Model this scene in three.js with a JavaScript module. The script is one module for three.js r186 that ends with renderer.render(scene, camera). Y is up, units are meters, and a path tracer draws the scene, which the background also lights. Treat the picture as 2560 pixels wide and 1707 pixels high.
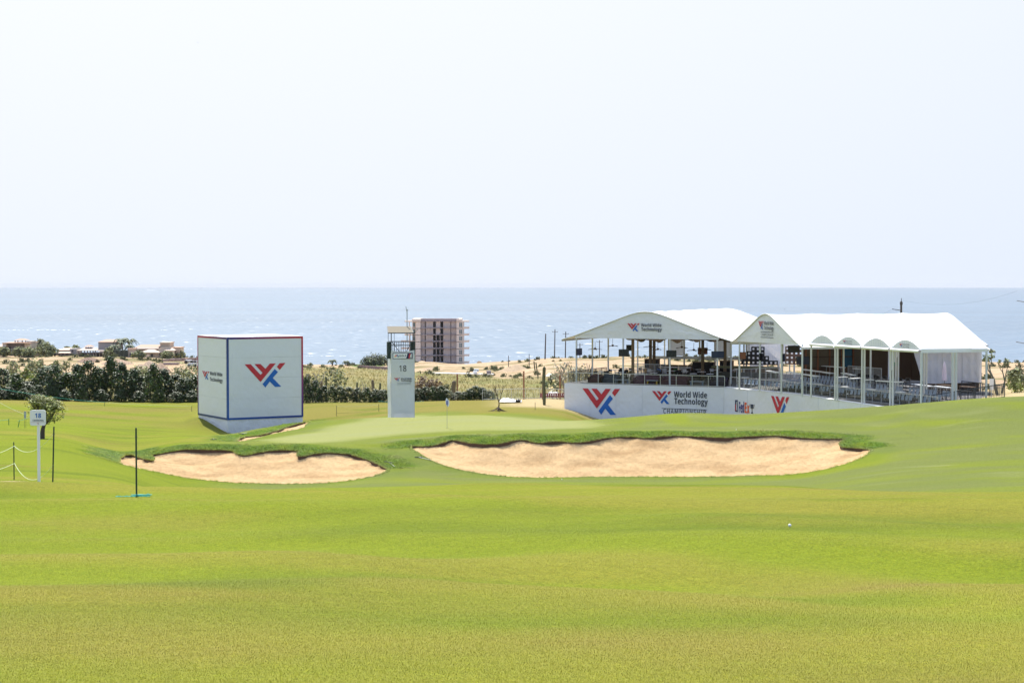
import * as THREE from 'three';
import { ImprovedNoise } from 'three/addons/math/ImprovedNoise.js';
import { FontLoader } from 'three/addons/loaders/FontLoader.js';
import { mergeGeometries } from 'three/addons/utils/BufferGeometryUtils.js';

// ---------- camera, sky, sun, exposure ----------
const F = 4400, HZ = 712, EYE = 40;                       // focal length and horizon row in photograph pixels, eye height over the sea
const PITCH = Math.atan((853.5 - HZ) / F);
const scene = new THREE.Scene();
const camera = new THREE.PerspectiveCamera(2 * Math.atan(853.5 / F) * 180 / Math.PI, 1024 / 682, 0.3, 60000);
camera.position.set(0, EYE, 0);
camera.rotation.x = -PITCH;
camera.updateMatrixWorld();
const renderer = new THREE.WebGLRenderer({ antialias: true });
renderer.toneMapping = THREE.LinearToneMapping;
renderer.toneMappingExposure = 1.3;
renderer.shadowMap.enabled = true;

const SUN_EL = 56 * Math.PI / 180, SUN_AZ = 15 * Math.PI / 180;   // the sun stands behind the tents, a little left
const sunDir = new THREE.Vector3(-Math.sin(SUN_AZ) * Math.cos(SUN_EL), Math.sin(SUN_EL), -Math.cos(SUN_AZ) * Math.cos(SUN_EL));
const sun = new THREE.DirectionalLight(new THREE.Color(1, 0.95, 0.86), 5.0);
sun.position.copy(sunDir).multiplyScalar(300).add(new THREE.Vector3(0, 30, -120));
sun.target.position.set(0, 30, -120);
sun.castShadow = true;
Object.assign(sun.shadow.camera, { left: -130, right: 130, top: 130, bottom: -130, near: 1, far: 700 });
sun.shadow.mapSize.set(4096, 4096);
scene.add(sun, sun.target);

const clamp01 = (x) => Math.min(1, Math.max(0, x)), lerp1 = (a, b, t) => a + (b - a) * t;
{ // a hazy bright sky: pale at the horizon, bluer overhead and away from the sun
  const W = 1024, Hh = 512, data = new Float32Array(W * Hh * 4), d = new THREE.Vector3();
  for (let j = 0; j < Hh; j++) for (let i = 0; i < W; i++) {
    const el = ((j + 0.5) / Hh - 0.5) * Math.PI, az = ((i + 0.5) / W - 0.5) * 2 * Math.PI;
    d.set(Math.cos(az) * Math.cos(el), Math.sin(el), Math.sin(az) * Math.cos(el));
    const up = Math.max(0, d.y); if (el <= 0) d.set(0, 0, -1); const t = Math.exp(-Math.pow(up / 0.75, 2)), ang = Math.acos(Math.min(1, d.dot(sunDir)));
    const glow = 0.42 * Math.exp(-ang / 0.45), side = 0.60 + 0.40 * Math.exp(-Math.pow(ang / 1.35, 2)), k = (j * W + i) * 4;
    const lo = Math.exp(-up / 0.035);
    const w = clamp01((side - 0.60) / 0.32), z = [lerp1(0.17, 0.33, w), lerp1(0.36, 0.49, w), lerp1(0.85, 0.78, w)], h = [lerp1(0.38, 0.645, w), lerp1(0.56, 0.637, w), lerp1(0.98, 0.61, w)], hz = h;
    for (let c = 0; c < 3; c++) data[k + c] = (THREE.MathUtils.lerp(THREE.MathUtils.lerp(z[c], h[c], t), hz[c], lo * 0.8)) * side / 0.78 + glow;
    data[k + 3] = 1;
  }
  const sky = new THREE.DataTexture(data, W, Hh, THREE.RGBAFormat, THREE.FloatType);
  sky.mapping = THREE.EquirectangularReflectionMapping; sky.magFilter = sky.minFilter = THREE.LinearFilter; sky.needsUpdate = true;
  scene.background = sky; scene.environment = sky;
}
scene.fog = new THREE.FogExp2(new THREE.Color(0.93, 0.96, 1.0), 0.000028);

// ---------- helpers ----------
const V = (x, y, z) => new THREE.Vector3(x, y, z);
const clamp = (x, a = 0, b = 1) => Math.min(b, Math.max(a, x)), lerp = (a, b, t) => a + (b - a) * t;
const sstep = (a, b, x) => { const t = clamp((x - a) / (b - a)); return t * t * (3 - 2 * t); };
function rng(s) { return () => { s |= 0; s = s + 0x6D2B79F5 | 0; let t = Math.imul(s ^ s >>> 15, 1 | s); t = t + Math.imul(t ^ t >>> 7, 61 | t) ^ t; return ((t ^ t >>> 14) >>> 0) / 4294967296; }; }
const R0 = rng(7), perlin = new ImprovedNoise();
const n2 = (x, y, s = 0) => perlin.noise(x, y, s * 7.31 + 0.37);
const fbm = (x, y, o = 4, s = 0) => { let a = 0, w = 0.5, f = 1; for (let i = 0; i < o; i++) { a += w * n2(x * f, y * f, s + i); w *= 0.5; f *= 2.03; } return a; };
// how the photograph was measured: a pixel and a distance give a place
const cp = Math.cos(PITCH), sp = Math.sin(PITCH);
function dirOf(px, py) { const x = px - 1280, y = 853.5 - py; return V(x, y * cp - F * sp, -(F * cp + y * sp)); }
function at(px, py, d) { const v = dirOf(px, py); return v.multiplyScalar(d / -v.z).add(V(0, EYE, 0)); }
function atY(px, py, Y) { const v = dirOf(px, py); return v.multiplyScalar((Y - EYE) / v.y).add(V(0, EYE, 0)); }
const hOf = (py, d) => at(1280, py, d).y;
const linear = (hex) => new THREE.Color(hex);

const used = {};
function numbered(name) { const n = used[name] = (used[name] ?? -1) + 1; return n ? name + '_' + String(n).padStart(3, '0') : name; }
function tag(o, label, category, group, kind) {
  if (label) o.userData.label = label; if (category) o.userData.category = category;
  if (group) o.userData.group = group; if (kind) o.userData.kind = kind; return o;
}
function thing(name, label, category, pos = [0, 0, 0], turn = 0, group) {
  const o = new THREE.Group(); o.name = numbered(name); o.position.set(...(pos.isVector3 ? pos.toArray() : pos)); o.rotation.y = turn;
  scene.add(o); return tag(o, label, category, group);
}
function copyOf(root, pos, turn, label, group, scale) {
  const r = root.clone(); r.name = numbered(root.name.replace(/_\d{3}$/, '')); scene.add(r); r.userData = { ...root.userData };
  r.position.set(...(pos.isVector3 ? pos.toArray() : pos)); if (turn !== undefined) r.rotation.y = turn;
  if (label) r.userData.label = label; if (group) r.userData.group = group; if (scale) r.scale.setScalar(scale); return r;
}
// a mesh builder: faces with flat normals, uv in metres
class G {
  constructor() { this.p = []; this.n = []; this.u = []; this.c = null; }
  v(a, n, u) { this.p.push(a.x, a.y, a.z); this.n.push(n.x, n.y, n.z); this.u.push(u[0], u[1]); }
  tri(a, b, c, n, uv) {
    n = n || V().subVectors(b, a).cross(V().subVectors(c, a)).normalize();
    const ax = Math.abs(n.x), ay = Math.abs(n.y), az = Math.abs(n.z);
    const f = uv ? null : ay > ax && ay > az ? (q) => [q.x, q.z] : ax > az ? (q) => [q.z, q.y] : (q) => [q.x, q.y];
    const N = Array.isArray(n) ? n : [n, n, n]; [a, b, c].forEach((q, i) => this.v(q, N[i], uv ? uv[i] : f(q))); return this;
  }
  quad(a, b, c, d, uv) { return this.tri(a, b, c, null, uv && [uv[0], uv[1], uv[2]]).tri(a, c, d, null, uv && [uv[0], uv[2], uv[3]]); }
  box(cx, cy, cz, sx, sy, sz, rot = 0) { // centre and size, turned about y
    const c = Math.cos(rot), s = Math.sin(rot), q = (x, y, z) => V(cx + x * c * sx / 2 + z * s * sz / 2, cy + y * sy / 2, cz - x * s * sx / 2 + z * c * sz / 2);
    const P = [q(-1, -1, -1), q(1, -1, -1), q(1, 1, -1), q(-1, 1, -1), q(-1, -1, 1), q(1, -1, 1), q(1, 1, 1), q(-1, 1, 1)];
    for (const [i, j, k, l] of [[4, 5, 6, 7], [1, 0, 3, 2], [5, 1, 2, 6], [0, 4, 7, 3], [7, 6, 2, 3], [0, 1, 5, 4]]) this.quad(P[i], P[j], P[k], P[l]);
    return this;
  }
  bar(a, b, w, h, upv) { // square bar from a to b
    const d = V().subVectors(b, a).normalize(), up = upv || (Math.abs(d.y) > 0.95 ? V(0, 0, 1) : V(0, 1, 0));
    const s = V().crossVectors(d, up).normalize(), t = V().crossVectors(s, d); h = h ?? w;
    const q = (o, i, j) => o.clone().addScaledVector(s, i * w / 2).addScaledVector(t, j * h / 2);
    const A = [q(a, -1, -1), q(a, 1, -1), q(a, 1, 1), q(a, -1, 1)], B = [q(b, -1, -1), q(b, 1, -1), q(b, 1, 1), q(b, -1, 1)];
    for (let i = 0; i < 4; i++) { const j = (i + 1) % 4; this.quad(A[i], A[j], B[j], B[i]); }
    return this.quad(A[3], A[2], A[1], A[0]).quad(B[0], B[1], B[2], B[3]);
  }
  tube(pts, r, n = 6, caps = true) { // round tube through points; r is a number or a function of 0..1
    const N = pts.length, rings = [];
    let ref = V(0.31, 0.2, 0.93);
    for (let i = 0; i < N; i++) {
      const d = V().subVectors(pts[Math.min(N - 1, i + 1)], pts[Math.max(0, i - 1)]).normalize();
      if (Math.abs(d.dot(ref)) > 0.95) ref = V(1, 0.1, 0);
      const s = V().crossVectors(d, ref).normalize(), t = V().crossVectors(s, d), rr = typeof r === 'function' ? r(i / (N - 1)) : r, ring = [];
      for (let k = 0; k <= n; k++) { const a = -k / n * Math.PI * 2, nn = s.clone().multiplyScalar(Math.cos(a)).addScaledVector(t, Math.sin(a)); ring.push([pts[i].clone().addScaledVector(nn, rr), nn, [k / n * 2 * Math.PI * rr, i * 0.2]]); }
      rings.push(ring);
    }
    for (let i = 0; i < N - 1; i++) for (let k = 0; k < n; k++) {
      const a = rings[i][k], b = rings[i][k + 1], c = rings[i + 1][k + 1], d = rings[i + 1][k];
      this.tri(a[0], b[0], c[0], [a[1], b[1], c[1]], [a[2], b[2], c[2]]); this.tri(a[0], c[0], d[0], [a[1], c[1], d[1]], [a[2], c[2], d[2]]);
    }
    if (caps) for (const [i, s] of [[0, 1], [N - 1, -1]]) for (let k = 1; k < n - 1; k++) { const r_ = rings[i]; s < 0 ? this.tri(r_[0][0], r_[k][0], r_[k + 1][0]) : this.tri(r_[0][0], r_[k + 1][0], r_[k][0]); }
    return this;
  }
  sheet(f, nu, nv, su = 1, sv = 1) { // surface f(u, v) with smooth normals
    const e = 1e-3, P = [];
    for (let j = 0; j <= nv; j++) for (let i = 0; i <= nu; i++) {
      const u = i / nu, v = j / nv, p = f(u, v), a = V().subVectors(f(Math.min(1, u + e), v), f(Math.max(0, u - e), v)), b = V().subVectors(f(u, Math.min(1, v + e)), f(u, Math.max(0, v - e)));
      P.push([p, a.cross(b).normalize(), [u * su, v * sv]]);
    }
    for (let j = 0; j < nv; j++) for (let i = 0; i < nu; i++) {
      const k = j * (nu + 1) + i, a = P[k], b = P[k + 1], c = P[k + nu + 2], d = P[k + nu + 1];
      this.tri(a[0], b[0], c[0], [a[1], b[1], c[1]], [a[2], b[2], c[2]]); this.tri(a[0], c[0], d[0], [a[1], c[1], d[1]], [a[2], c[2], d[2]]);
    }
    return this;
  }
  add(geo, m) { // take over another geometry
    let g = geo.index ? geo.toNonIndexed() : geo.clone(); if (m) g.applyMatrix4(m);
    const p = g.attributes.position.array, n = g.attributes.normal.array, u = g.attributes.uv?.array;
    for (let i = 0; i < p.length; i++) { this.p.push(p[i]); this.n.push(n[i]); }
    for (let i = 0; i < p.length / 3; i++) this.u.push(u ? u[2 * i] : 0, u ? u[2 * i + 1] : 0);
    return this;
  }
  ball(c, rx, ry, rz, w = 10, h = 7) { return this.add(new THREE.SphereGeometry(1, w, h), new THREE.Matrix4().compose(c, new THREE.Quaternion(), V(rx, ry, rz))); }
  geo() {
    const g = new THREE.BufferGeometry();
    g.setAttribute('position', new THREE.Float32BufferAttribute(this.p, 3)); g.setAttribute('normal', new THREE.Float32BufferAttribute(this.n, 3)); g.setAttribute('uv', new THREE.Float32BufferAttribute(this.u, 2));
    if (this.c) g.setAttribute('color', new THREE.Float32BufferAttribute(this.c, 3));
    return g;
  }
  mesh(name, mat, parent = scene) { return part(name, this.geo(), mat, parent); }
}
function part(name, geo, mat, parent = scene) {
  const m = new THREE.Mesh(geo, mat); m.name = parent === scene ? numbered(name) : name; m.castShadow = m.receiveShadow = true; parent.add(m); return m;
}
function pix(w, h, f, srgb = false) { // a computed texture; f gives linear r, g, b
  const d = new Uint8Array(w * h * 4);
  const s = (x) => { x = clamp(x); return 255 * (srgb ? (x < 0.0031308 ? 12.92 * x : 1.055 * Math.pow(x, 1 / 2.4) - 0.055) : x); };
  for (let j = 0; j < h; j++) for (let i = 0; i < w; i++) { const c = f(i / w, j / h, i, j), k = (j * w + i) * 4; d[k] = s(c[0]); d[k + 1] = s(c[1]); d[k + 2] = s(c[2]); d[k + 3] = 255; }
  const t = new THREE.DataTexture(d, w, h, THREE.RGBAFormat); t.wrapS = t.wrapT = THREE.RepeatWrapping; t.magFilter = THREE.LinearFilter; t.minFilter = THREE.LinearMipmapLinearFilter; t.generateMipmaps = true;
  if (srgb) t.colorSpace = THREE.SRGBColorSpace; t.needsUpdate = true; return t;
}
// noise that repeats every p cells
function tileNoise(seed, p) {
  const r = rng(seed), g = Float32Array.from({ length: p * p }, () => r() * 2 - 1), s = (t) => t * t * (3 - 2 * t);
  return (u, v) => { const x = ((u % 1) + 1) % 1 * p, y = ((v % 1) + 1) % 1 * p, i = Math.floor(x), j = Math.floor(y), a = s(x - i), b = s(y - j), q = (m, n) => g[(n % p) * p + (m % p)]; return lerp(lerp(q(i, j), q(i + 1, j), a), lerp(q(i, j + 1), q(i + 1, j + 1), a), b); };
}
const std = (o) => new THREE.MeshStandardMaterial({ roughness: 0.8, ...o });
const matte = (o) => new THREE.MeshPhysicalMaterial({ roughness: 1, specularIntensity: 0.12, ...o });
// ---------- the ground: heights measured along columns of the photograph, [distance, row] or [distance, height under the eye] ----------
const NEAR = [[0.5, -1.68], [4, -1.72], [8, 1707], [12, -2.26], [17, 1447], [26, 1315], [32, 1252]];
const COLS = [
  [-900, [[42, 1215], [55, 1202], [80, 1150], [110, 1098], [150, 1062], [205, 1000], [214, -14.2], [226, -17]]],
  [0, [[42, 1215], [55, 1202], [80, 1152], [110, 1099], [150, 1062], [205, 1000], [214, -14.2], [226, -17]]],
  [150, [[42, 1216], [55, 1204], [80, 1162], [110, 1106], [140, 1082], [165, 1054], [205, 1002], [214, -14.2], [226, -17]]],
  [300, [[48, 1223], [62, 1208], [80, 1185], [100, 1161], [112, 1145], [130, 1118], [150, 1089], [175, 1052], [207, 1003], [214, -14.2], [226, -17]]],
  [450, [[48, 1228], [66, -8.1], [88, 1226], [104, 1196], [117, 1116], [130, 1103], [147, 1090], [160, -13.5], [178, 1055], [207, 1004], [214, -14.2], [226, -17]]],
  [496, [[48, 1229], [66, -8.1], [88, 1228], [104, 1201], [117, 1115], [130, 1102], [147, 1089], [158, -13.5], [166, -13.9], [177, 1043], [190, 1026], [207, 1004], [214, -14.2], [226, -17]]],
  [600, [[48, 1230], [66, -8.2], [90, 1229], [104, 1208], [117, 1114], [122, 1107], [135, 1097], [149, 1083], [156, -13.6], [166, -14.4], [192, -14.6], [207, -14.2], [226, -17]]],
  [790, [[50, 1228], [66, -8.2], [90, 1226], [104, 1206], [117, 1116], [123, 1103], [133, 1086], [150, 1052], [157, -13.0], [170, -13.9], [190, 1022], [207, 1006], [226, -17]]],
  [950, [[50, 1226], [68, -8.4], [92, 1222], [108, 1181], [114, 1146], [120, 1112], [127, 1088], [136, 1068], [147, 1044], [153, -12.0], [170, -12.9], [188, 1021], [207, 1005], [226, -17]]],
  [1200, [[52, 1222], [70, -8.6], [92, 1218], [107, 1190], [118, 1096], [124, 1084], [131, 1066], [143, 1037], [149, -11.5], [162, 1030], [185, 1015], [207, 1000], [226, -17]]],
  [1400, [[52, 1221], [70, -8.6], [92, 1217], [107, 1191], [118, 1090], [125, 1075], [139, 1052], [146, -11.7], [160, 1040], [185, 1018], [207, 998], [226, -17]]],
  [1520, [[52, 1220], [70, -8.6], [92, 1217], [107, 1191], [118, 1088], [126, 1071], [138, 1047], [146, -11.7], [165, -13.6], [210, -14.6], [226, -17]]],
  [1700, [[52, 1219], [70, -8.6], [92, 1216], [107, 1190], [118, 1086], [124, 1068], [135, 1035], [144, -10.9], [158, -13.6], [210, -14.6], [226, -17]]],
  [1850, [[52, 1220], [70, -8.6], [92, 1216], [106, 1187], [118, 1086], [124, 1068], [135, 1037], [144, -11], [158, -13.6], [210, -14.6], [226, -17]]],
  [2000, [[50, 1222], [70, -8.6], [90, 1218], [105, 1178], [117, 1086], [123, 1068], [134, 1030], [143, -10.8], [156, -13.3], [210, -14.6], [226, -17]]],
  [2150, [[46, 1240], [60, -7.4], [85, 1215], [98, 1172], [110, 1128], [118, 1091], [124, 1068], [133, 1021], [142, -10.4], [154, -12.6], [210, -14.4], [226, -17]]],
  [2300, [[42, 1254], [55, -7.0], [75, 1230], [95, 1165], [112, 1104], [122, 1060], [132, 1009], [139, -9.75], [150, -10.9], [165, -11.5], [210, -13.5], [226, -17]]],
  [2560, [[42, 1247], [55, -6.85], [75, 1216], [95, 1150], [112, 1085], [122, 1038], [130, 994], [139, -8.85], [152, -9.55], [175, -10.5], [210, -12.5], [226, -17]]],
  [3500, [[42, 1240], [55, -6.7], [75, 1200], [95, 1140], [112, 1080], [122, 1034], [130, 992], [139, -8.7], [152, -9.4], [175, -10.4], [210, -12.5], [226, -17]]],
];
const FAR = [
  [-1500, [[198, -16], [240, -16.3], [300, 985], [400, 950], [470, 926], [540, 897], [590, 889], [660, -30], [760, -37.5], [830, -40.6], [960, -44]]],
  [0, [[198, -16], [240, -16.3], [300, 985], [400, 950], [470, 926], [540, 897], [590, 888], [660, -30], [760, -37.5], [830, -40.6], [960, -44]]],
  [230, [[198, -16], [240, -16.3], [300, 985], [400, 950], [470, 925], [530, 897], [560, 890], [590, 889], [660, -30], [760, -37.5], [830, -40.6], [960, -44]]],
  [440, [[198, -16], [240, -16.3], [300, 985], [400, 950], [480, 928], [530, 904], [560, 898], [600, 893], [660, -30], [760, -37.5], [830, -40.6], [960, -44]]],
  [620, [[198, -16], [240, -16.3], [300, 975], [420, 935], [560, 915], [640, 908], [700, -34], [780, -38.5], [830, -40.6], [960, -44]]],
  [800, [[198, -16], [240, -16.3], [300, 972], [420, 930], [560, 918], [640, 913], [700, -33.5], [780, -38.5], [830, -40.6], [960, -44]]],
  [980, [[198, -16], [240, -16.3], [300, 980], [420, 938], [520, 926], [600, 913], [640, 910], [700, -32], [800, -37.3], [850, -40], [960, -44]]],
  [1060, [[198, -16], [240, -16.3], [300, 980], [420, 940], [520, 931], [570, 911], [600, 906], [640, -29.5], [800, -37.3], [850, -40], [960, -44]]],
  [1150, [[198, -16], [240, -16.3], [300, 983], [420, 946], [500, 934], [570, 916], [610, 910], [660, -31.5], [800, -37.8], [850, -40], [960, -44]]],
  [1270, [[198, -16], [240, -16.3], [300, 985], [420, 950], [500, 935], [560, 915], [600, 904], [680, -31], [780, -38], [850, -41], [960, -44]]],
  [1380, [[198, -16], [240, -16.3], [300, 985], [400, 955], [470, 930], [540, 905], [580, 897], [660, -30], [780, -38], [850, -41], [960, -44]]],
  [1700, [[198, -16], [240, -16.3], [300, 975], [400, 945], [480, 920], [540, 902], [580, 894], [660, -30], [780, -38], [850, -41], [960, -44]]],
  [2400, [[198, -16], [240, -16.3], [300, 970], [400, 940], [480, 922], [540, 908], [580, 905], [660, -30], [780, -38], [850, -41], [960, -44]]],
  [4000, [[198, -16], [240, -16.3], [300, 970], [400, 940], [480, 922], [540, 910], [580, 906], [660, -30], [780, -38], [850, -41], [960, -44]]],
];
function pchip(xs, ys) {
  const n = xs.length, h = [], s = [], m = new Array(n);
  for (let i = 0; i < n - 1; i++) { h[i] = xs[i + 1] - xs[i]; s[i] = (ys[i + 1] - ys[i]) / h[i]; }
  m[0] = s[0]; m[n - 1] = s[n - 2];
  for (let i = 1; i < n - 1; i++) { if (s[i - 1] * s[i] <= 0) m[i] = 0; else { const a = 2 * h[i] + h[i - 1], b = h[i] + 2 * h[i - 1]; m[i] = (a + b) / (a / s[i - 1] + b / s[i]); } }
  return (x) => { let i = 0; x = clamp(x, xs[0], xs[n - 1]); while (i < n - 2 && x > xs[i + 1]) i++; const t = (x - xs[i]) / h[i], t2 = t * t, t3 = t2 * t; return (2 * t3 - 3 * t2 + 1) * ys[i] + (t3 - 2 * t2 + t) * h[i] * m[i] + (3 * t2 - 2 * t3) * ys[i + 1] + (t3 - t2) * h[i] * m[i + 1]; };
}
function surface(cols, pre, d0, d1, step) {
  const n = Math.ceil((d1 - d0) / step) + 1, us = cols.map((c) => c[0]), N = cols.length;
  const tab = cols.map(([, list]) => { const L = [...pre, ...list], f = pchip(L.map((e) => e[0]), L.map((e) => e[1] < 0 ? EYE + e[1] : hOf(e[1], e[0]))), a = new Float32Array(n); for (let i = 0; i < n; i++) a[i] = f(d0 + i * step); 
    for (let k = 0; k < 3; k++) { const b = a.slice(); for (let i = 1; i < n - 1; i++) a[i] = (b[i - 1] + 2 * b[i] + b[i + 1]) / 4; } return a; });
  return (x, d) => {
    d = clamp(d, d0, d1 - 1e-6); const u = clamp(1280 + x / Math.max(d, 3) * F, us[0], us[N - 1]); let i = 0; while (i < N - 2 && u > us[i + 1]) i++;
    const k = (d - d0) / step, a = Math.floor(k), f = k - a, q = (c) => { const t = tab[clamp(c, 0, N - 1)]; return t[a] + (t[Math.min(n - 1, a + 1)] - t[a]) * f; };
    const y0 = q(i), y1 = q(i + 1), h = us[i + 1] - us[i], t = (u - us[i]) / h;
    const m0 = i > 0 ? (y1 - q(i - 1)) / (us[i + 1] - us[i - 1]) * h : y1 - y0, m1 = i < N - 2 ? (q(i + 2) - y0) / (us[i + 2] - us[i]) * h : y1 - y0, t2 = t * t, t3 = t2 * t;
    return (2 * t3 - 3 * t2 + 1) * y0 + (t3 - 2 * t2 + t) * m0 + (3 * t2 - 2 * t3) * y1 + (t3 - t2) * m1;
  };
}
const golfBase = surface(COLS, NEAR, 0.5, 226, 0.5), farBase = surface(FAR, [], 198, 960, 2);
// soft ridges of the near fairway: [row of [column, distance]], height, half width before and behind
const RIDGES = [[[[-600, 19.5], [0, 18.6], [600, 18.0], [1000, 17.2], [1500, 17.8], [1900, 17.0], [2200, 15.6], [2560, 13.4], [3200, 11.5]], 0.17, 1.7], [[[-600, 31], [0, 30], [350, 29], [650, 28], [900, 26.6], [1400, 25], [2000, 23.6], [2560, 22.6], [3200, 22]], 0.15, 1.9], [[[-600, 37], [300, 35.5], [700, 33.5], [1000, 31.5], [1300, 29.5], [1700, 28.2], [2300, 27.4], [3200, 27]], 0.15, 1.8], [[[-600, 23], [200, 22.6], [700, 23.2], [1200, 21.0], [1700, 20.6], [2300, 19.2], [3200, 18.5]], 0.12, 1.4], [[[-600, 12], [500, 12.6], [1100, 13.4], [1700, 12.6], [2300, 10.8], [3200, 9.6]], 0.09, 1.2]].map(([l, h, s]) => [pchip(l.map((e) => e[0]), l.map((e) => e[1])), h, s, l]);
function ridge(x, d) { let h = 0, m = 0; if (d > 4 && d < 46) { const u = 1280 + x / d * F; RIDGES.forEach(([f, a, s], i) => { const r = d - f(u) - 0.8 * n2(x / 3, d / 5, 20 + i), k = Math.exp(-r * r / (r < 0 ? s * s : s * s * 2.2)) * (0.55 + 0.9 * clamp(0.5 + n2(x / 4.5, i * 3.1, 25))); h += a * k; m = Math.max(m, k * (1 - 0.5 * (i % 2))); }); } return [h, m]; }
let bunkers = null;
function lipMound(x, d) { // the turf rises in a shaggy lip round the back of each bunker
  if (!bunkers || d < 98 || d > 165) return 0; let h = 0;
  for (const b of bunkers) { if (x < b.box[0] - 4 || x > b.box[1] + 4 || d < b.box[2] - 1 || d > b.box[3] + 7) continue; const [s, db, df] = b.sd(x, d); if (s <= 0) continue; const w = sstep(-0.3, 0.9, df - db) * sstep(0, 1.3, s) * (1 - sstep(1.6, 6.5, s)); h = Math.max(h, w * b.lipUp * (0.85 + 0.35 * n2(x / 2.2, d / 2.2, 101))); }
  return h;
}
const golfH = (x, d) => lipMound(x, d) + golfBase(x, d) + ridge(x, d)[0] + ((0.14 + 0.06 * sstep(11, 18, d) * (1 - sstep(34, 46, d))) * n2(x / 9 + d / 30, d / 7.5) + 0.07 * n2(x / 3.2, d / 3.0, 2)) * sstep(5, 16, d) * (1 - 0.75 * sstep(60, 100, d));
const farH = (x, d) => farBase(x, d) + (0.9 * fbm(x / 17, d / 17, 4, 5) + 0.8 * fbm(x / 60, d / 50, 2, 9)) * sstep(205, 330, d) * (1 - sstep(780, 860, d));
// where a line of sight meets the course
function onGolf(px, py, d0 = 4, d1 = 225) {
  const v = dirOf(px, py); v.multiplyScalar(1 / -v.z); let pd = d0;
  for (let d = d0; d < d1; d += 0.25) { if (EYE + v.y * d < golfH(v.x * d, d)) { let a = pd, b = d; for (let k = 0; k < 20; k++) { const m = (a + b) / 2; EYE + v.y * m < golfH(v.x * m, m) ? b = m : a = m; } return V(v.x * a, EYE + v.y * a, -a); } pd = d; }
  return V(v.x * d1, golfH(v.x * d1, d1), -d1);
}
const ground = (x, z) => -z < 212 ? golfH(x, -z) : farH(x, -z);
const grounded = (px, d) => { const x = (px - 1280) * d / F; return V(x, d < 212 ? golfH(x, d) : farH(x, d), -d); };

// ---------- bunkers and green: outlines in the photograph ----------
const tileA = (l) => l.map(([x, y]) => [240 + x / 2.868, 1080 + y / 2.868]), tileB = (l) => l.map(([x, y]) => [1000 + x / 3.675, 1060 + y / 3.675]), tileC = (l) => l.map(([x, y]) => [1600 + x / 3.675, 1060 + y / 3.675]), tileD = (l) => l.map(([x, y]) => [440 + x / 4.481, 780 + y / 4.481]);
const BUNKERS = [
  { back: tileA([[150, 222], [162, 184], [200, 165], [262, 161], [300, 176], [345, 192], [404, 204], [411, 197], [384, 166], [450, 155], [550, 137], [640, 124], [740, 124], [830, 127], [930, 129], [985, 137], [1015, 158], [1050, 167], [1095, 163], [1150, 149], [1230, 135], [1330, 128], [1400, 130], [1463, 138], [1448, 152], [1450, 174], [1500, 171], [1560, 156], [1640, 148], [1730, 151], [1830, 160], [1880, 177], [1950, 200], [2020, 228], [2092, 264]]),
    front: tileA([[2062, 291], [1980, 319], [1850, 344], [1700, 361], [1500, 370], [1300, 372], [1100, 367], [900, 357], [750, 342], [600, 320], [450, 290], [330, 268], [240, 247]]), deep: 0.75, lipUp: 0.19,
    label: 'left greenside bunker of pale raked sand behind the lone stake' },
  { back: [...tileB([[95, 225], [75, 203], [130, 206], [200, 210], [290, 203], [350, 185], [420, 161], [480, 149], [540, 152], [620, 170], [700, 178], [790, 186], [880, 184], [960, 170], [1040, 152], [1130, 143], [1170, 150], [1220, 166], [1270, 173], [1340, 166], [1420, 158], [1500, 161], [1580, 170], [1660, 167], [1760, 152], [1880, 129], [2000, 118], [2120, 117], [2240, 127], [2330, 124]]), ...tileC([[150, 115], [300, 109], [420, 110], [560, 116], [700, 124], [850, 125], [920, 119], [980, 113], [1100, 109], [1250, 106], [1350, 110], [1450, 124], [1580, 133], [1720, 135], [1820, 134], [1908, 134], [1860, 162], [1840, 185], [1870, 214], [1960, 219], [2060, 226], [2110, 233]])],
    front: [...tileC([[2117, 245], [2090, 280], [2020, 320], [1900, 365], [1750, 406], [1600, 435], [1400, 462], [1250, 472], [1050, 473], [900, 478], [700, 483], [400, 485], [100, 483]]), ...tileB([[2100, 484], [1800, 484], [1500, 490], [1250, 493], [1050, 486], [800, 462], [620, 432], [450, 395], [330, 355], [220, 310], [150, 265]])], deep: 0.95, lipUp: 0.22,
    label: 'long right greenside bunker of tan raked sand under a ragged turf lip' },
  { back: tileD([[650, 1453], [700, 1412], [780, 1396], [900, 1386], [1000, 1362], [1120, 1330], [1250, 1284], [1350, 1253], [1440, 1236], [1495, 1226]]), front: tileD([[1478, 1240], [1445, 1262], [1436, 1290], [1350, 1313], [1200, 1340], [1050, 1372], [900, 1410], [780, 1440]]), deep: 0.3, lipUp: 0.22,
    label: 'small distant bunker strip sloping below the big cube' },
];
const GREEN = [[640, 1100], [720, 1112], [800, 1107], [900, 1098], [1000, 1087], [1100, 1080], [1200, 1076], [1330, 1075], [1480, 1070], [1515, 1062], [1490, 1056], [1400, 1052], [1330, 1046], [1250, 1040], [1160, 1037.5], [1060, 1037], [980, 1042], [900, 1052], [820, 1066], [790, 1080], [740, 1086]];
function outline(list) { return list.map(([x, y]) => { const p = onGolf(x, y, 60); return [p.x, -p.z]; }); }
function jag(poly, amp, step, r) { // a ragged edge between measured points
  const out = []; poly.forEach((a, i) => { const b = poly[i + 1]; if (!b) { out.push(a); return; } const L = Math.hypot(b[0] - a[0], b[1] - a[1]), n = Math.max(1, Math.round(L / step)); for (let k = 0; k < n; k++) { const t = k / n; out.push([lerp(a[0], b[0], t) + (k ? (r() - 0.5) * amp : 0), lerp(a[1], b[1], t) + (k ? (r() - 0.5) * amp : 0)]); } }); return out;
}
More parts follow.
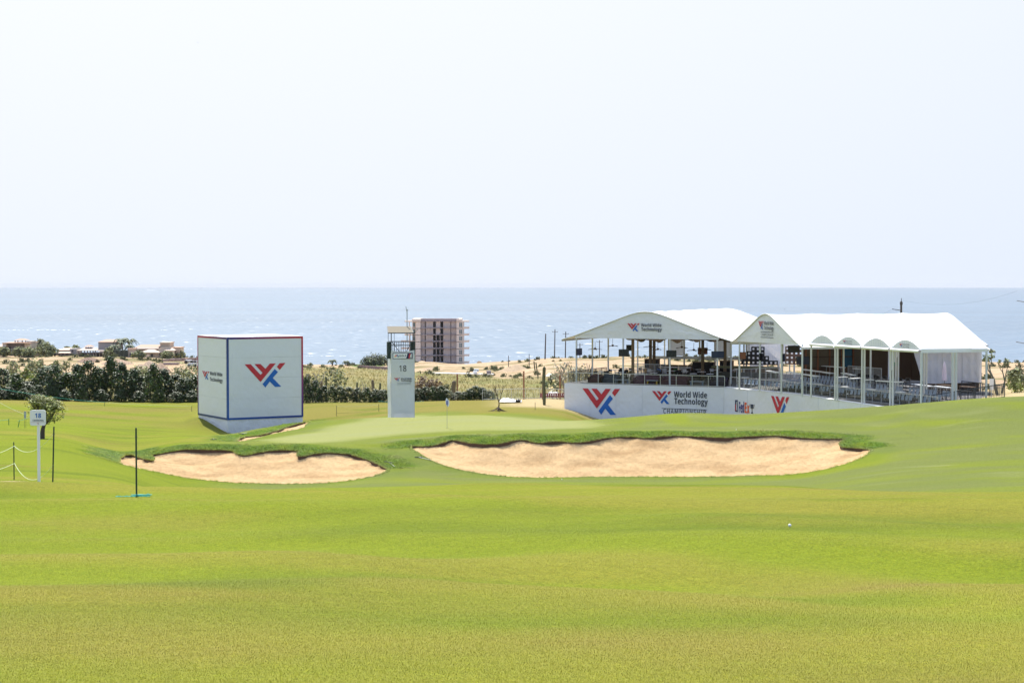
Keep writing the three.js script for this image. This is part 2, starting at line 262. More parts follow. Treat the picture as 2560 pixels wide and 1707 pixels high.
function region(poly, backCount = 0) {
  const n = poly.length, xs = poly.map((p) => p[0]), ds = poly.map((p) => p[1]), box = [Math.min(...xs), Math.max(...xs), Math.min(...ds), Math.max(...ds)];
  const sd = (x, d) => { // signed distance (inside negative), distance to the back edge, distance to the front edge
    let inside = false, db = 1e9, df = 1e9;
    for (let i = 0, j = n - 1; i < n; j = i++) {
      const ax = poly[j][0], ay = poly[j][1], bx = poly[i][0], by = poly[i][1], ex = bx - ax, ey = by - ay, t = clamp(((x - ax) * ex + (d - ay) * ey) / (ex * ex + ey * ey + 1e-12)), dd = (x - ax - ex * t) ** 2 + (d - ay - ey * t) ** 2;
      if (i > 0 && i < backCount) { if (dd < db) db = dd; } else if (dd < df) df = dd;
      if ((ay > d) !== (by > d) && x < (bx - ax) * (d - ay) / (by - ay) + ax) inside = !inside;
    }
    db = Math.sqrt(db); df = Math.sqrt(df); const m = Math.min(db, df);
    return [inside ? -m : m, db, df];
  };
  return { poly, box, sd };
}
const madeBunkers = BUNKERS.map((b, i) => { const r = rng(40 + i), bk = jag(outline(b.back), 0.10, 0.25, r), fr = jag(outline(b.front), 0.03, 0.5, r); return { ...b, ...region([...bk, ...fr], bk.length) }; });
const green = region(outline(GREEN)); bunkers = madeBunkers;

// sand lies under the turf: the lip at the back is a real step, the floor a hollow
function sandDrop(b, x, d) {
  const [s, db, df] = b.sd(x, d), e = Math.abs(s), w = df / (df + db + 1e-4);
  const lip = 0.03 + w * w * (0.05 + 0.16 * clamp(0.45 + 1.4 * n2(x / 1.4, d / 1.4, 4)));
  return lip + b.deep * (1 - Math.exp(-e / 2.4)) + (0.05 * fbm(x / 1.1, d / 1.1, 3, 2)) * sstep(0, 0.6, e);
}
// ---------- turf colours (they belong to the grass: mown lime fairway, dry patches, dark rough at the lips, pale green) ----------
const mix3 = (a, b, t) => [lerp(a[0], b[0], t), lerp(a[1], b[1], t), lerp(a[2], b[2], t)];
const C = { lime: [0.246, 0.276, 0.020], lush: [0.145, 0.185, 0.016], dry: [0.34, 0.28, 0.05], brown: [0.26, 0.19, 0.06], semi: [0.205, 0.222, 0.068], pale: [0.33, 0.32, 0.15], green: [0.335, 0.322, 0.115], rough: [0.105, 0.18, 0.012], bank: [0.29, 0.23, 0.06], dirt: [0.62, 0.45, 0.28] };
function turf(x, d) {
  const a = fbm(x / 9, d / 6, 3, 11), b = fbm(x / 3.1, d / 2.2, 3, 17), big = fbm(x / 26, d / 15, 2, 23), str = fbm(x / 14, d / 2.3, 3, 31);
  let c = C.lime;
  c = mix3(c, C.lush, clamp(0.22 + 2.2 * a + 0.9 * b) * 0.75);
  c = mix3(c, C.dry, sstep(0.0, 0.42, big * 0.9 + str * 0.55 + 0.03 + 0.03 * (1 - sstep(9, 15, d))) * 0.6);
  c = mix3(c, C.dry, sstep(0.45, 1.25, ridge(x, d)[1] * (0.7 + 1.6 * clamp(0.4 + fbm(x / 3, d / 3, 3, 95)))) * 0.55);
  for (const [px, pd, rx, rd] of [[-2.4, 10.2, 1.9, 2.0], [3.4, 15.5, 2.6, 1.3], [-5.6, 26, 2.6, 1.6], [1.0, 9.5, 1.2, 1.3], [-3.5, 19.5, 1.8, 1.0], [8, 33, 3, 1.6]]) { const k = sstep(1.15, 0.25, Math.hypot((x - px) / rx, (d - pd) / rd) + 0.9 * fbm(x / 1.3, d / 1.1, 4, 97)); if (k > 0) c = mix3(c, mix3(C.dry, C.brown, 0.4), k * 0.42); }
  c = mix3(c, C.brown, sstep(0.22, 0.5, str + big * 0.5 + b * 0.25) * 0.5);
  const u = 1280 + x / Math.max(d, 4) * F; // which side of the course
  // beyond the crest of the fairway: first cut, duller and brushed
  const cut = sstep(60, 74, d) * sstep(430, 700, u) * (1 - sstep(146, 152, d)), hill = sstep(50, 64, d) * sstep(2050, 2350, u) * (1 - sstep(146, 152, d));
  const brush = 0.5 + 1.3 * fbm(x / 7 + 0.9 * n2(x / 9, d / 9, 41), d / 2.4 + 1.5 * n2(x / 11, d / 8, 42), 3, 44);
  const semi = mix3(mix3(C.semi, C.lime, clamp(0.28 + 2.3 * fbm(x / 9, d / 4.5, 3, 43)) * 0.75), C.pale, 0.6 * sstep(0.55, 1, brush) * clamp(0.4 + 2 * fbm(x / 5, d / 5, 2, 47)));
  c = mix3(c, semi, 0.9 * Math.max(cut, hill));
  for (const [px, pd, rx, rd] of [[8.6, 132, 1.5, 6], [12.2, 132, 1.3, 7], [19, 104, 4.5, 6], [-22, 88, 7, 9]]) c = mix3(c, C.lime, 0.8 * sstep(1.1, 0.6, Math.hypot((x - px) / rx, (d - pd) / rd) + 0.3 * fbm(x / 3, d / 6, 2, 99)));
  // brown bank behind the green
  const bank = sstep(152, 164, d) * sstep(330, 760, u), leftBank = sstep(150, 185, d) * (1 - sstep(330, 760, u));
  c = mix3(c, mix3(C.bank, C.lush, sstep(0.05, 0.35, fbm(x / 10, d / 6, 3, 51)) * 0.8), bank * 0.9);
  c = mix3(c, C.bank, leftBank * 0.85 * clamp(0.6 + 2 * fbm(x / 12, d / 5, 2, 53)));
  // bare dirt by the cactus and along the sign
  const dirtRow = sstep(172, 186, d + 5 * fbm(x / 5, d / 5, 3, 57)) * sstep(1190, 1330, u) * (1 - sstep(1480, 1600, u));
  const dirtRight = sstep(139, 150, d + 3 * fbm(x / 4, d / 4, 3, 59)) * sstep(2380, 2440, u);
  c = mix3(c, C.dirt, Math.max(dirtRow, dirtRight));
  c = mix3(c, C.dirt, sstep(1, 0.55, Math.hypot((x + 10.55) / 0.42, (d - 37.6) / 1.1) + 0.5 * fbm(x * 3, d * 3, 3, 93)));
  // around the green and the bunkers
  const [sg] = green.sd(x, d);
  if (sg < 5) { c = mix3(mix3(C.lime, C.semi, 0.5 + 0.5 * n2(x / 6, d / 3, 61)), c, sstep(1.2, 5, sg)); c = mix3(mix3(C.green, C.pale, clamp(0.3 + 1.2 * fbm(x / 7, d / 2.5, 3, 63))), c, sstep(-2.0, 1.6, sg)); }
  for (const k of bunkers) {
    if (x < k.box[0] - 4 || x > k.box[1] + 4 || d < k.box[2] - 4 || d > k.box[3] + 4) continue;
    const [s, db, df] = k.sd(x, d), w = db < df ? 1 : 0.25; if (s > 0) c = mix3(c, mix3(C.rough, C.lime, clamp(0.25 + 1.3 * fbm(x / 1.2, d / 1.2, 3, 67)) * 0.8), w * (1 - sstep(1.0, 2.4, s + 0.8 * n2(x / 2, d / 2, 69))));
  }
  return c;
}
// fine grain of mown grass, 1.5 m a tile
const grassGrain = (() => { const a = tileNoise(3, 180), b = tileNoise(5, 64), c = tileNoise(9, 17), d = tileNoise(8, 310); return pix(512, 512, (u, v) => { const k = 0.86 + 0.30 * a(u, v) + 0.16 * b(u, v) + 0.07 * c(u, v) + 0.2 * d(u, v), w = 0.06 * b(u + 0.3, v); return [k * (0.92 + w) * 0.95, k * 0.95, k * (0.9 - w) * 0.9]; }, true); })();
const grassBump = (() => { const a = tileNoise(13, 150), b = tileNoise(15, 60), d = tileNoise(18, 310); return pix(512, 512, (u, v) => { const k = 0.5 + 0.25 * a(u, v) + 0.2 * b(u, v) + 0.2 * d(u, v); return [k, k, k]; }); })();
const turfMat = matte({ vertexColors: true, roughness: 0.95, map: grassGrain, bumpMap: grassBump, bumpScale: 0.02 });
const greenMat = matte({ vertexColors: true, roughness: 0.92, map: grassGrain, bumpMap: grassBump, bumpScale: 0.004 });
const sandGrain = (() => { const a = tileNoise(23, 256), b = tileNoise(25, 90), c = tileNoise(26, 9), rk = tileNoise(27, 30); return pix(512, 512, (u, v) => { const k = 0.90 + 0.07 * a(u, v) + 0.06 * b(u, v) + 0.05 * c(u, v); return [k, k * 0.995, k * 0.985]; }, true); })();
const sandBump = (() => { const a = tileNoise(33, 200), b = tileNoise(35, 40), c = tileNoise(37, 12); return pix(512, 512, (u, v) => { const rake = Math.sin((v * 44 + 1.2 * c(u, v)) * Math.PI * 2) * 0.18 * clamp(0.5 + c(u + 0.2, v) * 1.5), k = 0.5 + 0.2 * a(u, v) + 0.15 * b(u, v) + rake; return [k, k, k]; }); })();
const sandMat = matte({ vertexColors: true, roughness: 1, map: sandGrain, bumpMap: sandBump, bumpScale: 0.04 });
const soilMat = std({ color: new THREE.Color(0.10, 0.062, 0.038), roughness: 1 });

{
  const line = (segs) => { const o = []; for (const [a, b, s] of segs) { const n = Math.round((b - a) / s); for (let i = 0; i < n; i++) o.push(a + (b - a) * i / n); } o.push(segs.at(-1)[1]); return o; };
  const xs = line([[-795, -95, 50], [-95, -34, 1.2], [-34, 34, 0.2], [34, 95, 1.2], [95, 795, 50]]), ds = line([[-709, -9, 50], [-9, 60, 0.45], [60, 98, 0.45], [98, 122, 0.15], [122, 152, 0.28], [152, 226, 0.8]]);
  const nx = xs.length, nd = ds.length, H = new Float32Array(nx * nd);
  for (let j = 0; j < nd; j++) for (let i = 0; i < nx; i++) H[j * nx + i] = golfH(xs[i], ds[j]);
  const sets = [{ r: null }, { r: green }, ...bunkers.map((r) => ({ r }))].map((s) => ({ ...s, p: [], n: [], c: [], u: [], ix: [], map: new Map(), wall: new G() }));
  const nrm = (x, d) => { const e = 0.15, a = (golfH(x + e, d) - golfH(x - e, d)) / (2 * e), b = (golfH(x, d + e) - golfH(x, d - e)) / (2 * e), l = Math.hypot(a, 1, b); return [-a / l, 1 / l, b / l]; };
  const vert = (S, x, d, h, key) => {
    if (key !== undefined && S.map.has(key)) return S.map.get(key);
    const k = S.p.length / 3; let c;
    if (S.r && S.r.deep) { h -= sandDrop(S.r, x, d); const w = fbm(x / 2.4, d / 1.1, 4, 71), q = fbm(x / 0.8, d / 0.8, 3, 73); c = mix3([0.73, 0.50, 0.265], [0.47, 0.295, 0.145], clamp(0.2 + 1.7 * w + 0.4 * q) * 0.8); S.n.push(0, 1, 0); }
    else { c = turf(x, d); S.n.push(...nrm(x, d)); }
    S.p.push(x, h, -d); S.c.push(...c); S.u.push(x / 1.5, d / 1.5);
    if (key !== undefined) S.map.set(key, k); return k;
  };
  const put = (S, poly) => { const id = poly.map((q) => vert(S, q.x, q.d, q.h, q.k)); for (let i = 1; i < id.length - 1; i++) S.ix.push(id[0], id[i], id[i + 1]); };
  const sdc = [null, new Float32Array(nx * nd).fill(9), ...bunkers.map(() => new Float32Array(nx * nd).fill(9))];
  sets.forEach((S, s) => { if (!s) return; const b = S.r.box; for (let j = 0; j < nd; j++) { if (ds[j] < b[2] - 1 || ds[j] > b[3] + 1) continue; for (let i = 0; i < nx; i++) if (xs[i] > b[0] - 1.5 && xs[i] < b[1] + 1.5) sdc[s][j * nx + i] = S.r.sd(xs[i], ds[j])[0]; } });
  const tri3 = (A, B, Cc) => {
    for (let s = 1; s < sets.length; s++) {
      const v = [A, B, Cc].map((q) => sdc[s][q.k]); if (v.every((t) => t >= 0)) continue;
      if (v.every((t) => t < 0)) return put(sets[s], [A, B, Cc]);
      const inn = [], out = [], cut = [], P = [A, B, Cc];
      for (let i = 0; i < 3; i++) {
        const a = P[i], b = P[(i + 1) % 3], va = v[i], vb = v[(i + 1) % 3]; (va < 0 ? inn : out).push(a);
        if ((va < 0) !== (vb < 0)) { const t = va / (va - vb), lo = Math.min(a.k, b.k), hi = Math.max(a.k, b.k), q = { x: lerp(a.x, b.x, t), d: lerp(a.d, b.d, t), h: lerp(a.h, b.h, t), k: 'e' + lo + '_' + hi }; inn.push(q); out.push(q); cut.push(q); }
      }
      put(sets[s], inn); put(sets[0], out);
      if (sets[s].r.deep && cut.length === 2) { const [a, b] = cut, ya = a.h - sandDrop(sets[s].r, a.x, a.d), yb = b.h - sandDrop(sets[s].r, b.x, b.d); sets[s].wall.quad(V(a.x, a.h + 0.004, -a.d), V(b.x, b.h + 0.004, -b.d), V(b.x, yb - 0.01, -b.d), V(a.x, ya - 0.01, -a.d)); }
      return;
    }
    put(sets[0], [A, B, Cc]);
  };
  for (let j = 0; j < nd - 1; j++) for (let i = 0; i < nx - 1; i++) {
    const q = (a, b) => ({ x: xs[a], d: ds[b], h: H[b * nx + a], k: b * nx + a }), A = q(i, j), B = q(i + 1, j), Cc = q(i + 1, j + 1), D = q(i, j + 1);
    tri3(A, B, Cc); tri3(A, Cc, D);
  }
  sets.forEach((S, s) => {
    const g = new THREE.BufferGeometry(); g.setAttribute('position', new THREE.Float32BufferAttribute(S.p, 3)); g.setAttribute('normal', new THREE.Float32BufferAttribute(S.n, 3)); g.setAttribute('uv', new THREE.Float32BufferAttribute(S.u, 2)); g.setAttribute('color', new THREE.Float32BufferAttribute(S.c, 3)); g.setIndex(S.ix);
    if (s > 1) g.computeVertexNormals();
    const m = part(s === 0 ? 'fairway_ground' : s === 1 ? 'putting_green' : 'bunker_sand', g, s === 0 ? turfMat : s === 1 ? greenMat : sandMat);
    tag(m, s === 0 ? 'rolling lime green fairway turf with dry brownish patches' : s === 1 ? 'pale smooth putting green around the flagstick' : S.r.label, s === 0 ? 'fairway' : s === 1 ? 'putting green' : 'sand bunker', null, 'structure');
    if (s > 1) S.wall.mesh('soil_lip', soilMat, m);
  });
}

// ---------- grass blades: the near fairway and the shaggy bunker lips ----------
const bladeMat = new THREE.MeshPhysicalMaterial({ color: 0xffffff, roughness: 0.85, transmission: 0.35, thickness: 0, side: THREE.DoubleSide, specularIntensity: 0.3 });
function tuft(seed, n, h, w, spread) {
  const r = rng(seed), g = new G();
  for (let i = 0; i < n; i++) { const a = r() * 6.28, b = r() * 6.28, o = V(Math.cos(a) * spread * r(), 0, Math.sin(a) * spread * r()), hh = h * (0.55 + 0.6 * r()), l = hh * (0.35 + 0.8 * r()), t = V(Math.cos(b) * l, hh, Math.sin(b) * l), s = V(-Math.sin(b) * w / 2, 0, Math.cos(b) * w / 2), m = o.clone().addScaledVector(t, 0.5).add(V(0, hh * 0.12, 0)); const e = o.clone().add(t); g.quad(o.clone().sub(s), o.clone().add(s), m.clone().addScaledVector(s, 0.7), m.clone().addScaledVector(s, -0.7)); g.tri(m.clone().addScaledVector(s, -0.7), m.clone().addScaledVector(s, 0.7), e); }
  for (let i = 0; i < g.n.length; i += 3) { g.n[i] *= 0.25; g.n[i + 1] = 1; g.n[i + 2] *= 0.25; }
  return g.geo();
}
function scatter(name, label, category, geo, mat, list) { // list of [x, y, z, scale, color]
  const m = new THREE.InstancedMesh(geo, mat, list.length), M = new THREE.Matrix4(), q = new THREE.Quaternion(), up = V(0, 1, 0), c = new THREE.Color(), r = rng(list.length);
  list.forEach(([x, y, z, s, col, sy], i) => { M.compose(V(x, y, z), q.setFromAxisAngle(up, r() * 6.28), V(s, s * (sy ?? 1), s)); m.setMatrixAt(i, M); m.setColorAt(i, c.setRGB(...col)); });
  m.name = numbered(name); m.castShadow = m.receiveShadow = true; scene.add(m); return tag(m, label, category, null, 'stuff');
}
{
  const r = rng(99), list = [];
  for (let i = 0; i < 330000; i++) {
    const d = 5.8 * Math.pow(7, Math.pow(r(), 1.15)), x = (r() * 2 - 1) * (d * 0.31 + 1.0); if (r() > 1.35 - d / 30) continue;
    const c = turf(x, d), k = 1.12 + 0.2 * r(), y = r() * 0.06 - 0.05; list.push([x, golfH(x, d) - 0.004, -d, (0.75 + 0.5 * r()) * lerp(0.9, 1.15, sstep(10, 30, d)), [c[0] * k * (1 + y), c[1] * k, c[2] * k]]);
  }
  scatter('fairway_grass', 'short mown grass blades of the near fairway', 'grass', tuft(4, 16, 0.011, 0.0024, 0.065), bladeMat, list);
  const lip = [];
  for (const b of bunkers) {
    const [x0, x1, d0, d1] = b.box; let n = 0;
    while (n < (b.deep > 0.5 ? 42000 : 8000)) {
      const x = lerp(x0 - 2.5, x1 + 2.5, r()), d = lerp(d0 - 1, d1 + 2.5, r()), [s, db, df] = b.sd(x, d); n++;
      const reach = db <= df ? 1.8 + 0.8 * n2(x / 2, d / 2, 69) : 0.25; if (s < 0.0 || s > reach) continue;
      const c = turf(x, d), k = 0.8 + 0.8 * r(); lip.push([x, golfH(x, d) - 0.01, -d, (0.7 + 0.6 * r()) * (1 - 0.45 * s / reach), [c[0] * k, c[1] * k, c[2] * k]]);
    }
    // turf that hangs over the edge of the sand
    for (let i = 1; i < b.poly.length; i++) { const a = b.poly[i - 1], e = b.poly[i], L = Math.hypot(e[0] - a[0], e[1] - a[1]), m = b.sd((a[0] + e[0]) / 2, (a[1] + e[1]) / 2); if (m[1] > 0.01) continue; for (let k = 0; k < L * 26; k++) { const t = r(), x = lerp(a[0], e[0], t) + (r() - 0.5) * 0.08, d = lerp(a[1], e[1], t) + (r() - 0.5) * 0.08, q = 0.7 + 0.7 * r(), c = turf(x, d); lip.push([x, golfH(x, d) - 0.02, -d, 0.6 + 0.5 * r(), [c[0] * q, c[1] * q, c[2] * q]]); } }
  }
  scatter('bunker_rough', 'longer dark grass on the lips of the bunkers', 'grass', tuft(6, 9, 0.11, 0.016, 0.09), bladeMat, lip);
}

// ---------- land down to the shore, and the sea ----------
const scrubMat = matte({ vertexColors: true, roughness: 1, map: sandGrain, bumpMap: sandBump, bumpScale: 0.1 });
function landColor(x, d) {
  const u = 1280 + x / d * F, w = fbm(x / 22, d / 22, 4, 81), q = fbm(x / 6, d / 6, 3, 83);
  const sandc = mix3([0.66, 0.48, 0.30], [0.50, 0.355, 0.23], clamp(0.4 + 1.5 * q)), grass = mix3([0.36, 0.30, 0.125], [0.25, 0.245, 0.09], clamp(0.5 + 1.8 * w + q)), shrub = mix3([0.16, 0.17, 0.065], [0.25, 0.22, 0.10], clamp(0.5 + q));
  let sandy = sstep(430, 500, d + 50 * w + 40 * n2(x / 40, d / 30, 85));
  if (u < 560) sandy = sstep(380, 455, d + 60 * w); 
  if (u > 2400) sandy = sstep(255, 290, d + 30 * w);
  if (u > 1230 && u < 2400) sandy = Math.max(sandy, sstep(405, 460, d + 50 * w));
  let c = mix3(grass, sandc, sandy);
  const veg = sstep(0.02, 0.2, fbm(x / 13, d / 9, 4, 87) + (u > 1380 && u < 2400 && d > 535 ? 0.16 : 0) + (u < 560 && d > 515 && d < 545 ? 0.12 : 0) - (u > 520 && u < 1000 ? 0.1 : 0)) * sandy;
  c = mix3(c, shrub, veg * 0.8);
  if (u > 870 && u < 960 && d > 560 && d < 640) c = mix3(c, [0.13, 0.25, 0.05], 0.85 * sstep(870, 885, u)); // far golf green
  return mix3(c, [0.55, 0.43, 0.32], sstep(700, 760, d));
}
{
  const xs = [], ds = []; for (let x = -1600; x <= 1600; x += x < -190 || x >= 190 ? 15 : 2) xs.push(x); for (let d = 198; d <= 960; d += 2.5) ds.push(d);
  const p = [], c = [], u = [], ix = [], nx = xs.length;
  ds.forEach((d) => xs.forEach((x) => { p.push(x, farH(x, d), -d); c.push(...landColor(x, d)); u.push(x / 4, d / 4); }));
  for (let j = 0; j < ds.length - 1; j++) for (let i = 0; i < nx - 1; i++) { const a = j * nx + i; ix.push(a, a + 1, a + nx + 1, a, a + nx + 1, a + nx); }
  const g = new THREE.BufferGeometry(); g.setAttribute('position', new THREE.Float32BufferAttribute(p, 3)); g.setAttribute('uv', new THREE.Float32BufferAttribute(u, 2)); g.setAttribute('color', new THREE.Float32BufferAttribute(c, 3)); g.setIndex(ix); g.computeVertexNormals();
  tag(part('scrubland', g, scrubMat), 'dry grass scrub and pale dunes between the course and the sea', 'dunes', null, 'structure');
}
{
  const fs = [], r = rng(5), N = 256, ht = new Float32Array(N * N);   // waves as a sum of directions that fit the tile
  for (let k = 0; k < 60; k++) { const a = Math.round((r() - 0.5) * 26), b = Math.round((r() - 0.5) * 40) || 3, l = Math.hypot(a, b); fs.push([a, b, r() * 6.28, 1 / (l * (1 + l * 0.03))]); }
  for (let j = 0; j < N; j++) for (let i = 0; i < N; i++) { let h = 0; for (const [a, b, ph, am] of fs) h += am * Math.sin(2 * Math.PI * (a * i + b * j) / N + ph); ht[j * N + i] = h; }
  let rms = 0; const gx = (i, j) => ht[j * N + (i + 1) % N] - ht[j * N + (i + N - 1) % N], gy = (i, j) => ht[((j + 1) % N) * N + i] - ht[((j + N - 1) % N) * N + i];
  for (let j = 0; j < N; j++) for (let i = 0; i < N; i++) rms += gx(i, j) ** 2 + gy(i, j) ** 2; rms = Math.sqrt(rms / N / N);
  const waves = pix(N, N, (u, v, i, j) => { const k = 0.18 / rms, n = V(-gx(i, j) * k, -gy(i, j) * k, 1).normalize(); return [n.x / 2 + 0.5, n.y / 2 + 0.5, n.z / 2 + 0.5]; });
  const seaMat = std({ color: new THREE.Color(0.10, 0.172, 0.25), roughness: 0.31, normalMap: waves, vertexColors: true });
  const p = [], c = [], u = [], ix = [], A = 160, rads = []; for (let d = 830; d < 25200; d *= 1.04) rads.push(d); rads.push(25200);
  for (const d of rads) for (let i = 0; i <= A; i++) { const a = (i / A - 0.5) * 3.1, x = Math.sin(a) * d, z = -Math.cos(a) * d; p.push(x, 0, z); u.push((x + 0.3 * z) / 170, (z - 0.3 * x) / 170); const k = 0.92 + 0.35 * fbm(x / 900, z / 260, 3, 91); c.push(k, k, k); }
  for (let j = 0; j < rads.length - 1; j++) for (let i = 0; i < A; i++) { const a = j * (A + 1) + i; ix.push(a, a + 1, a + A + 2, a, a + A + 2, a + A + 1); }
  const g = new THREE.BufferGeometry(); g.setAttribute('position', new THREE.Float32BufferAttribute(p, 3)); g.setAttribute('uv', new THREE.Float32BufferAttribute(u, 2)); g.setAttribute('color', new THREE.Float32BufferAttribute(c, 3)); g.setIndex(ix);
  g.setAttribute('normal', new THREE.Float32BufferAttribute(p.map((_, i) => i % 3 === 1 ? 1 : 0), 3));
  tag(part('sea', g, seaMat), 'pale blue open sea glinting to the hazy horizon', 'sea', null, 'structure');
}
{ // lines of foam on the sea
  const foam = matte({ color: new THREE.Color(0.85, 0.87, 0.88) }), strip = (px0, px1, py, th, label, seed) => { const g = new G(), q = rng(seed), n = Math.round((px1 - px0) / 6); for (let i = 0; i < n; i++) { if (q() < 0.5) continue; const a = lerp(px0, px1, i / n), L = 3 + 7 * q(), y = py + (q() - 0.5) * 0.8, t = th * (0.15 + 0.6 * q()), p = (x, yy) => atY(x, yy, 0.12); g.quad(p(a, y + t / 2), p(a + L, y + t * 0.1), p(a + L * 0.9, y - t / 2), p(a + L * 0.2, y - t * 0.3)); } tag(g.mesh('sea_foam', foam), label, 'foam', null, 'stuff'); };
  strip(0, 185, 825, 1.6, 'long broken white foam line on the sea at left', 3); strip(388, 425, 825, 1.4, 'short white foam line left of the cube', 4); strip(365, 425, 725.5, 1.0, 'faint foam line near the horizon at left', 5); strip(765, 985, 890, 1.8, 'breaking wave line along the shore between cube and tower', 6); strip(1150, 1330, 891, 1.8, 'breaking wave line right of the apartment tower', 7); strip(1175, 1300, 902, 1.6, 'surf at the beach right of the apartment tower', 8); strip(60, 480, 872, 1.3, 'scattered wave crests off the villas', 9);
}
// ---------- print: letters and emblems as thin flat shapes mapped on a surface ----------
const fontBold = await new FontLoader().loadAsync('fonts/droid/droid_sans_bold.typeface.json'), fontReg = await new FontLoader().loadAsync('fonts/droid/droid_sans_regular.typeface.json');
const M = {
  banner: std({ color: new THREE.Color(0.72, 0.745, 0.77), roughness: 0.75 }), bannerWhite: std({ color: new THREE.Color(0.82, 0.82, 0.82), roughness: 0.7 }),
  red: std({ color: linear('#c02a35'), roughness: 0.6 }), blue: std({ color: linear('#0a62b4'), roughness: 0.6 }), navy: std({ color: linear('#14204a'), roughness: 0.6 }), ink: std({ color: linear('#1a2438'), roughness: 0.6 }), grey: std({ color: linear('#7d8894'), roughness: 0.6 }), orange: std({ color: linear('#f0642a'), roughness: 0.6 }), green: std({ color: linear('#2f7a3c'), roughness: 0.6 }), yellow: std({ color: linear('#d8a828'), roughness: 0.6 }), purple: std({ color: linear('#553078'), roughness: 0.6 }),
  steel: std({ color: new THREE.Color(0.50, 0.51, 0.52), roughness: 0.4, metalness: 0.75 }), darkSteel: std({ color: new THREE.Color(0.06, 0.065, 0.07), roughness: 0.5, metalness: 0.4 }), alu: std({ color: new THREE.Color(0.62, 0.63, 0.62), roughness: 0.5, metalness: 0.2 }),
  white: std({ color: new THREE.Color(0.8, 0.8, 0.79), roughness: 0.5 }), black: std({ color: new THREE.Color(0.012, 0.012, 0.014), roughness: 0.35 }), stakeGreen: std({ color: new THREE.Color(0.012, 0.04, 0.022), roughness: 0.55 }), ropeTeal: std({ color: new THREE.Color(0.07, 0.46, 0.40), roughness: 0.8 }), ropeWhite: std({ color: new THREE.Color(0.72, 0.80, 0.55), roughness: 0.8 }), wood: std({ color: new THREE.Color(0.22, 0.12, 0.06), roughness: 0.8 }), rust: std({ color: new THREE.Color(0.30, 0.12, 0.06), roughness: 0.9 }),
};
const shapeOf = (pts) => new THREE.Shape(pts.map(([x, y]) => new THREE.Vector2(x, y)));
const LOGO = (() => { const q = (l) => l.map(([x, y]) => [(x - 765) / 467, (857 - y) / 467]); return {
  red: [q([[765, 605], [835, 605], [945, 720], [968, 700], [877, 605], [945, 605], [1002, 658], [1052, 603], [1120, 603], [945, 797]]), q([[1165, 602], [1232, 600], [1165, 675], [1132, 640]])],
  blue: [q([[1108, 662], [1145, 697], [1085, 757], [1182, 853], [1112, 855], [1050, 795], [1000, 857], [967, 820]])] }; })(); // one unit wide, 0.55 high
function flat(shapes, sx, sy, ox, oy, map) { // 2-D shapes scaled, moved, then laid on the surface map(x, y)
  const g = new THREE.ShapeGeometry(shapes, 6), p = g.attributes.position, e = 0.02;
  for (let i = 0; i < p.count; i++) { const q = map(ox + p.getX(i) * sx, oy + p.getY(i) * sy); p.setXYZ(i, q.x, q.y, q.z); }
  const a = map(ox, oy), n = V().subVectors(map(ox + e, oy), a).cross(V().subVectors(map(ox, oy + e), a)).normalize(), N = g.attributes.normal;
  for (let i = 0; i < p.count; i++) N.setXYZ(i, n.x, n.y, n.z);
  return g;
}
function print(parent, name, mat, list) { return part(name, mergeGeometries(list.map((g) => g.index ? g.toNonIndexed() : g)), mat, parent); }
function logo(parent, map, x, y, w, k = 1) { // emblem with its lower left corner at x, y
  print(parent, 'emblem_red', M.red, LOGO.red.map((l) => flat([shapeOf(l)], w, w * k, x, y, map))); print(parent, 'emblem_blue', M.blue, LOGO.blue.map((l) => flat([shapeOf(l)], w, w * k, x, y, map)));
}
function textW(s, font, track = 0) { let w = 0; for (const ch of s) w += (font.data.glyphs[ch] ?? font.data.glyphs['?']).ha / font.data.resolution + track; return w - track; }
const capOf = (font) => font.cap ??= Math.max(...font.generateShapes('H', 1)[0].getPoints().map((p) => p.y));
function text(parent, s, map, x, y, h, { font = fontReg, mat = M.ink, width, track = 0, name = 'lettering' } = {}) { // h is the height of a capital; width squeezes the line
  const size = h / capOf(font), k = width ? width / (textW(s, font, track) * size) : 1, gs = []; let cx = 0;
  for (const ch of s) { if (ch !== ' ') gs.push(flat(font.generateShapes(ch, 1), size * k, size, x + cx * size * k, y, map)); cx += (font.data.glyphs[ch].ha / font.data.resolution) + track; }
  return print(parent, name, mat, gs);
}
const planeMap = (o, u, v, lift = 0.012) => { const n = V().crossVectors(u, v).normalize().multiplyScalar(lift); return (x, y) => o.clone().addScaledVector(u, x).addScaledVector(v, y).add(n); };
const UP = V(0, 1, 0);
function lockup(parent, map, x, y, w, champ = false) { // emblem and name in two lines, w wide in all, lower edge of the second line at y
  const e = w * 0.36; logo(parent, map, x, y + w * 0.015, e); 
  text(parent, 'World Wide', map, x + w * 0.40, y + w * 0.135, w * 0.083, { width: w * 0.59 }); text(parent, 'Technology', map, x + w * 0.405, y + w * 0.012, w * 0.083, { width: w * 0.58 });
  if (champ) { print(parent, 'rule', M.ink, [flat([shapeOf([[0, 0], [1, 0], [1, 1], [0, 1]])], w * 0.82, w * 0.006, x + w * 0.17, y - w * 0.07, map)]); text(parent, 'CHAMPIONSHIP', map, x + w * 0.19, y - w * 0.17, w * 0.062, { width: w * 0.78, track: 0.12 }); }
}

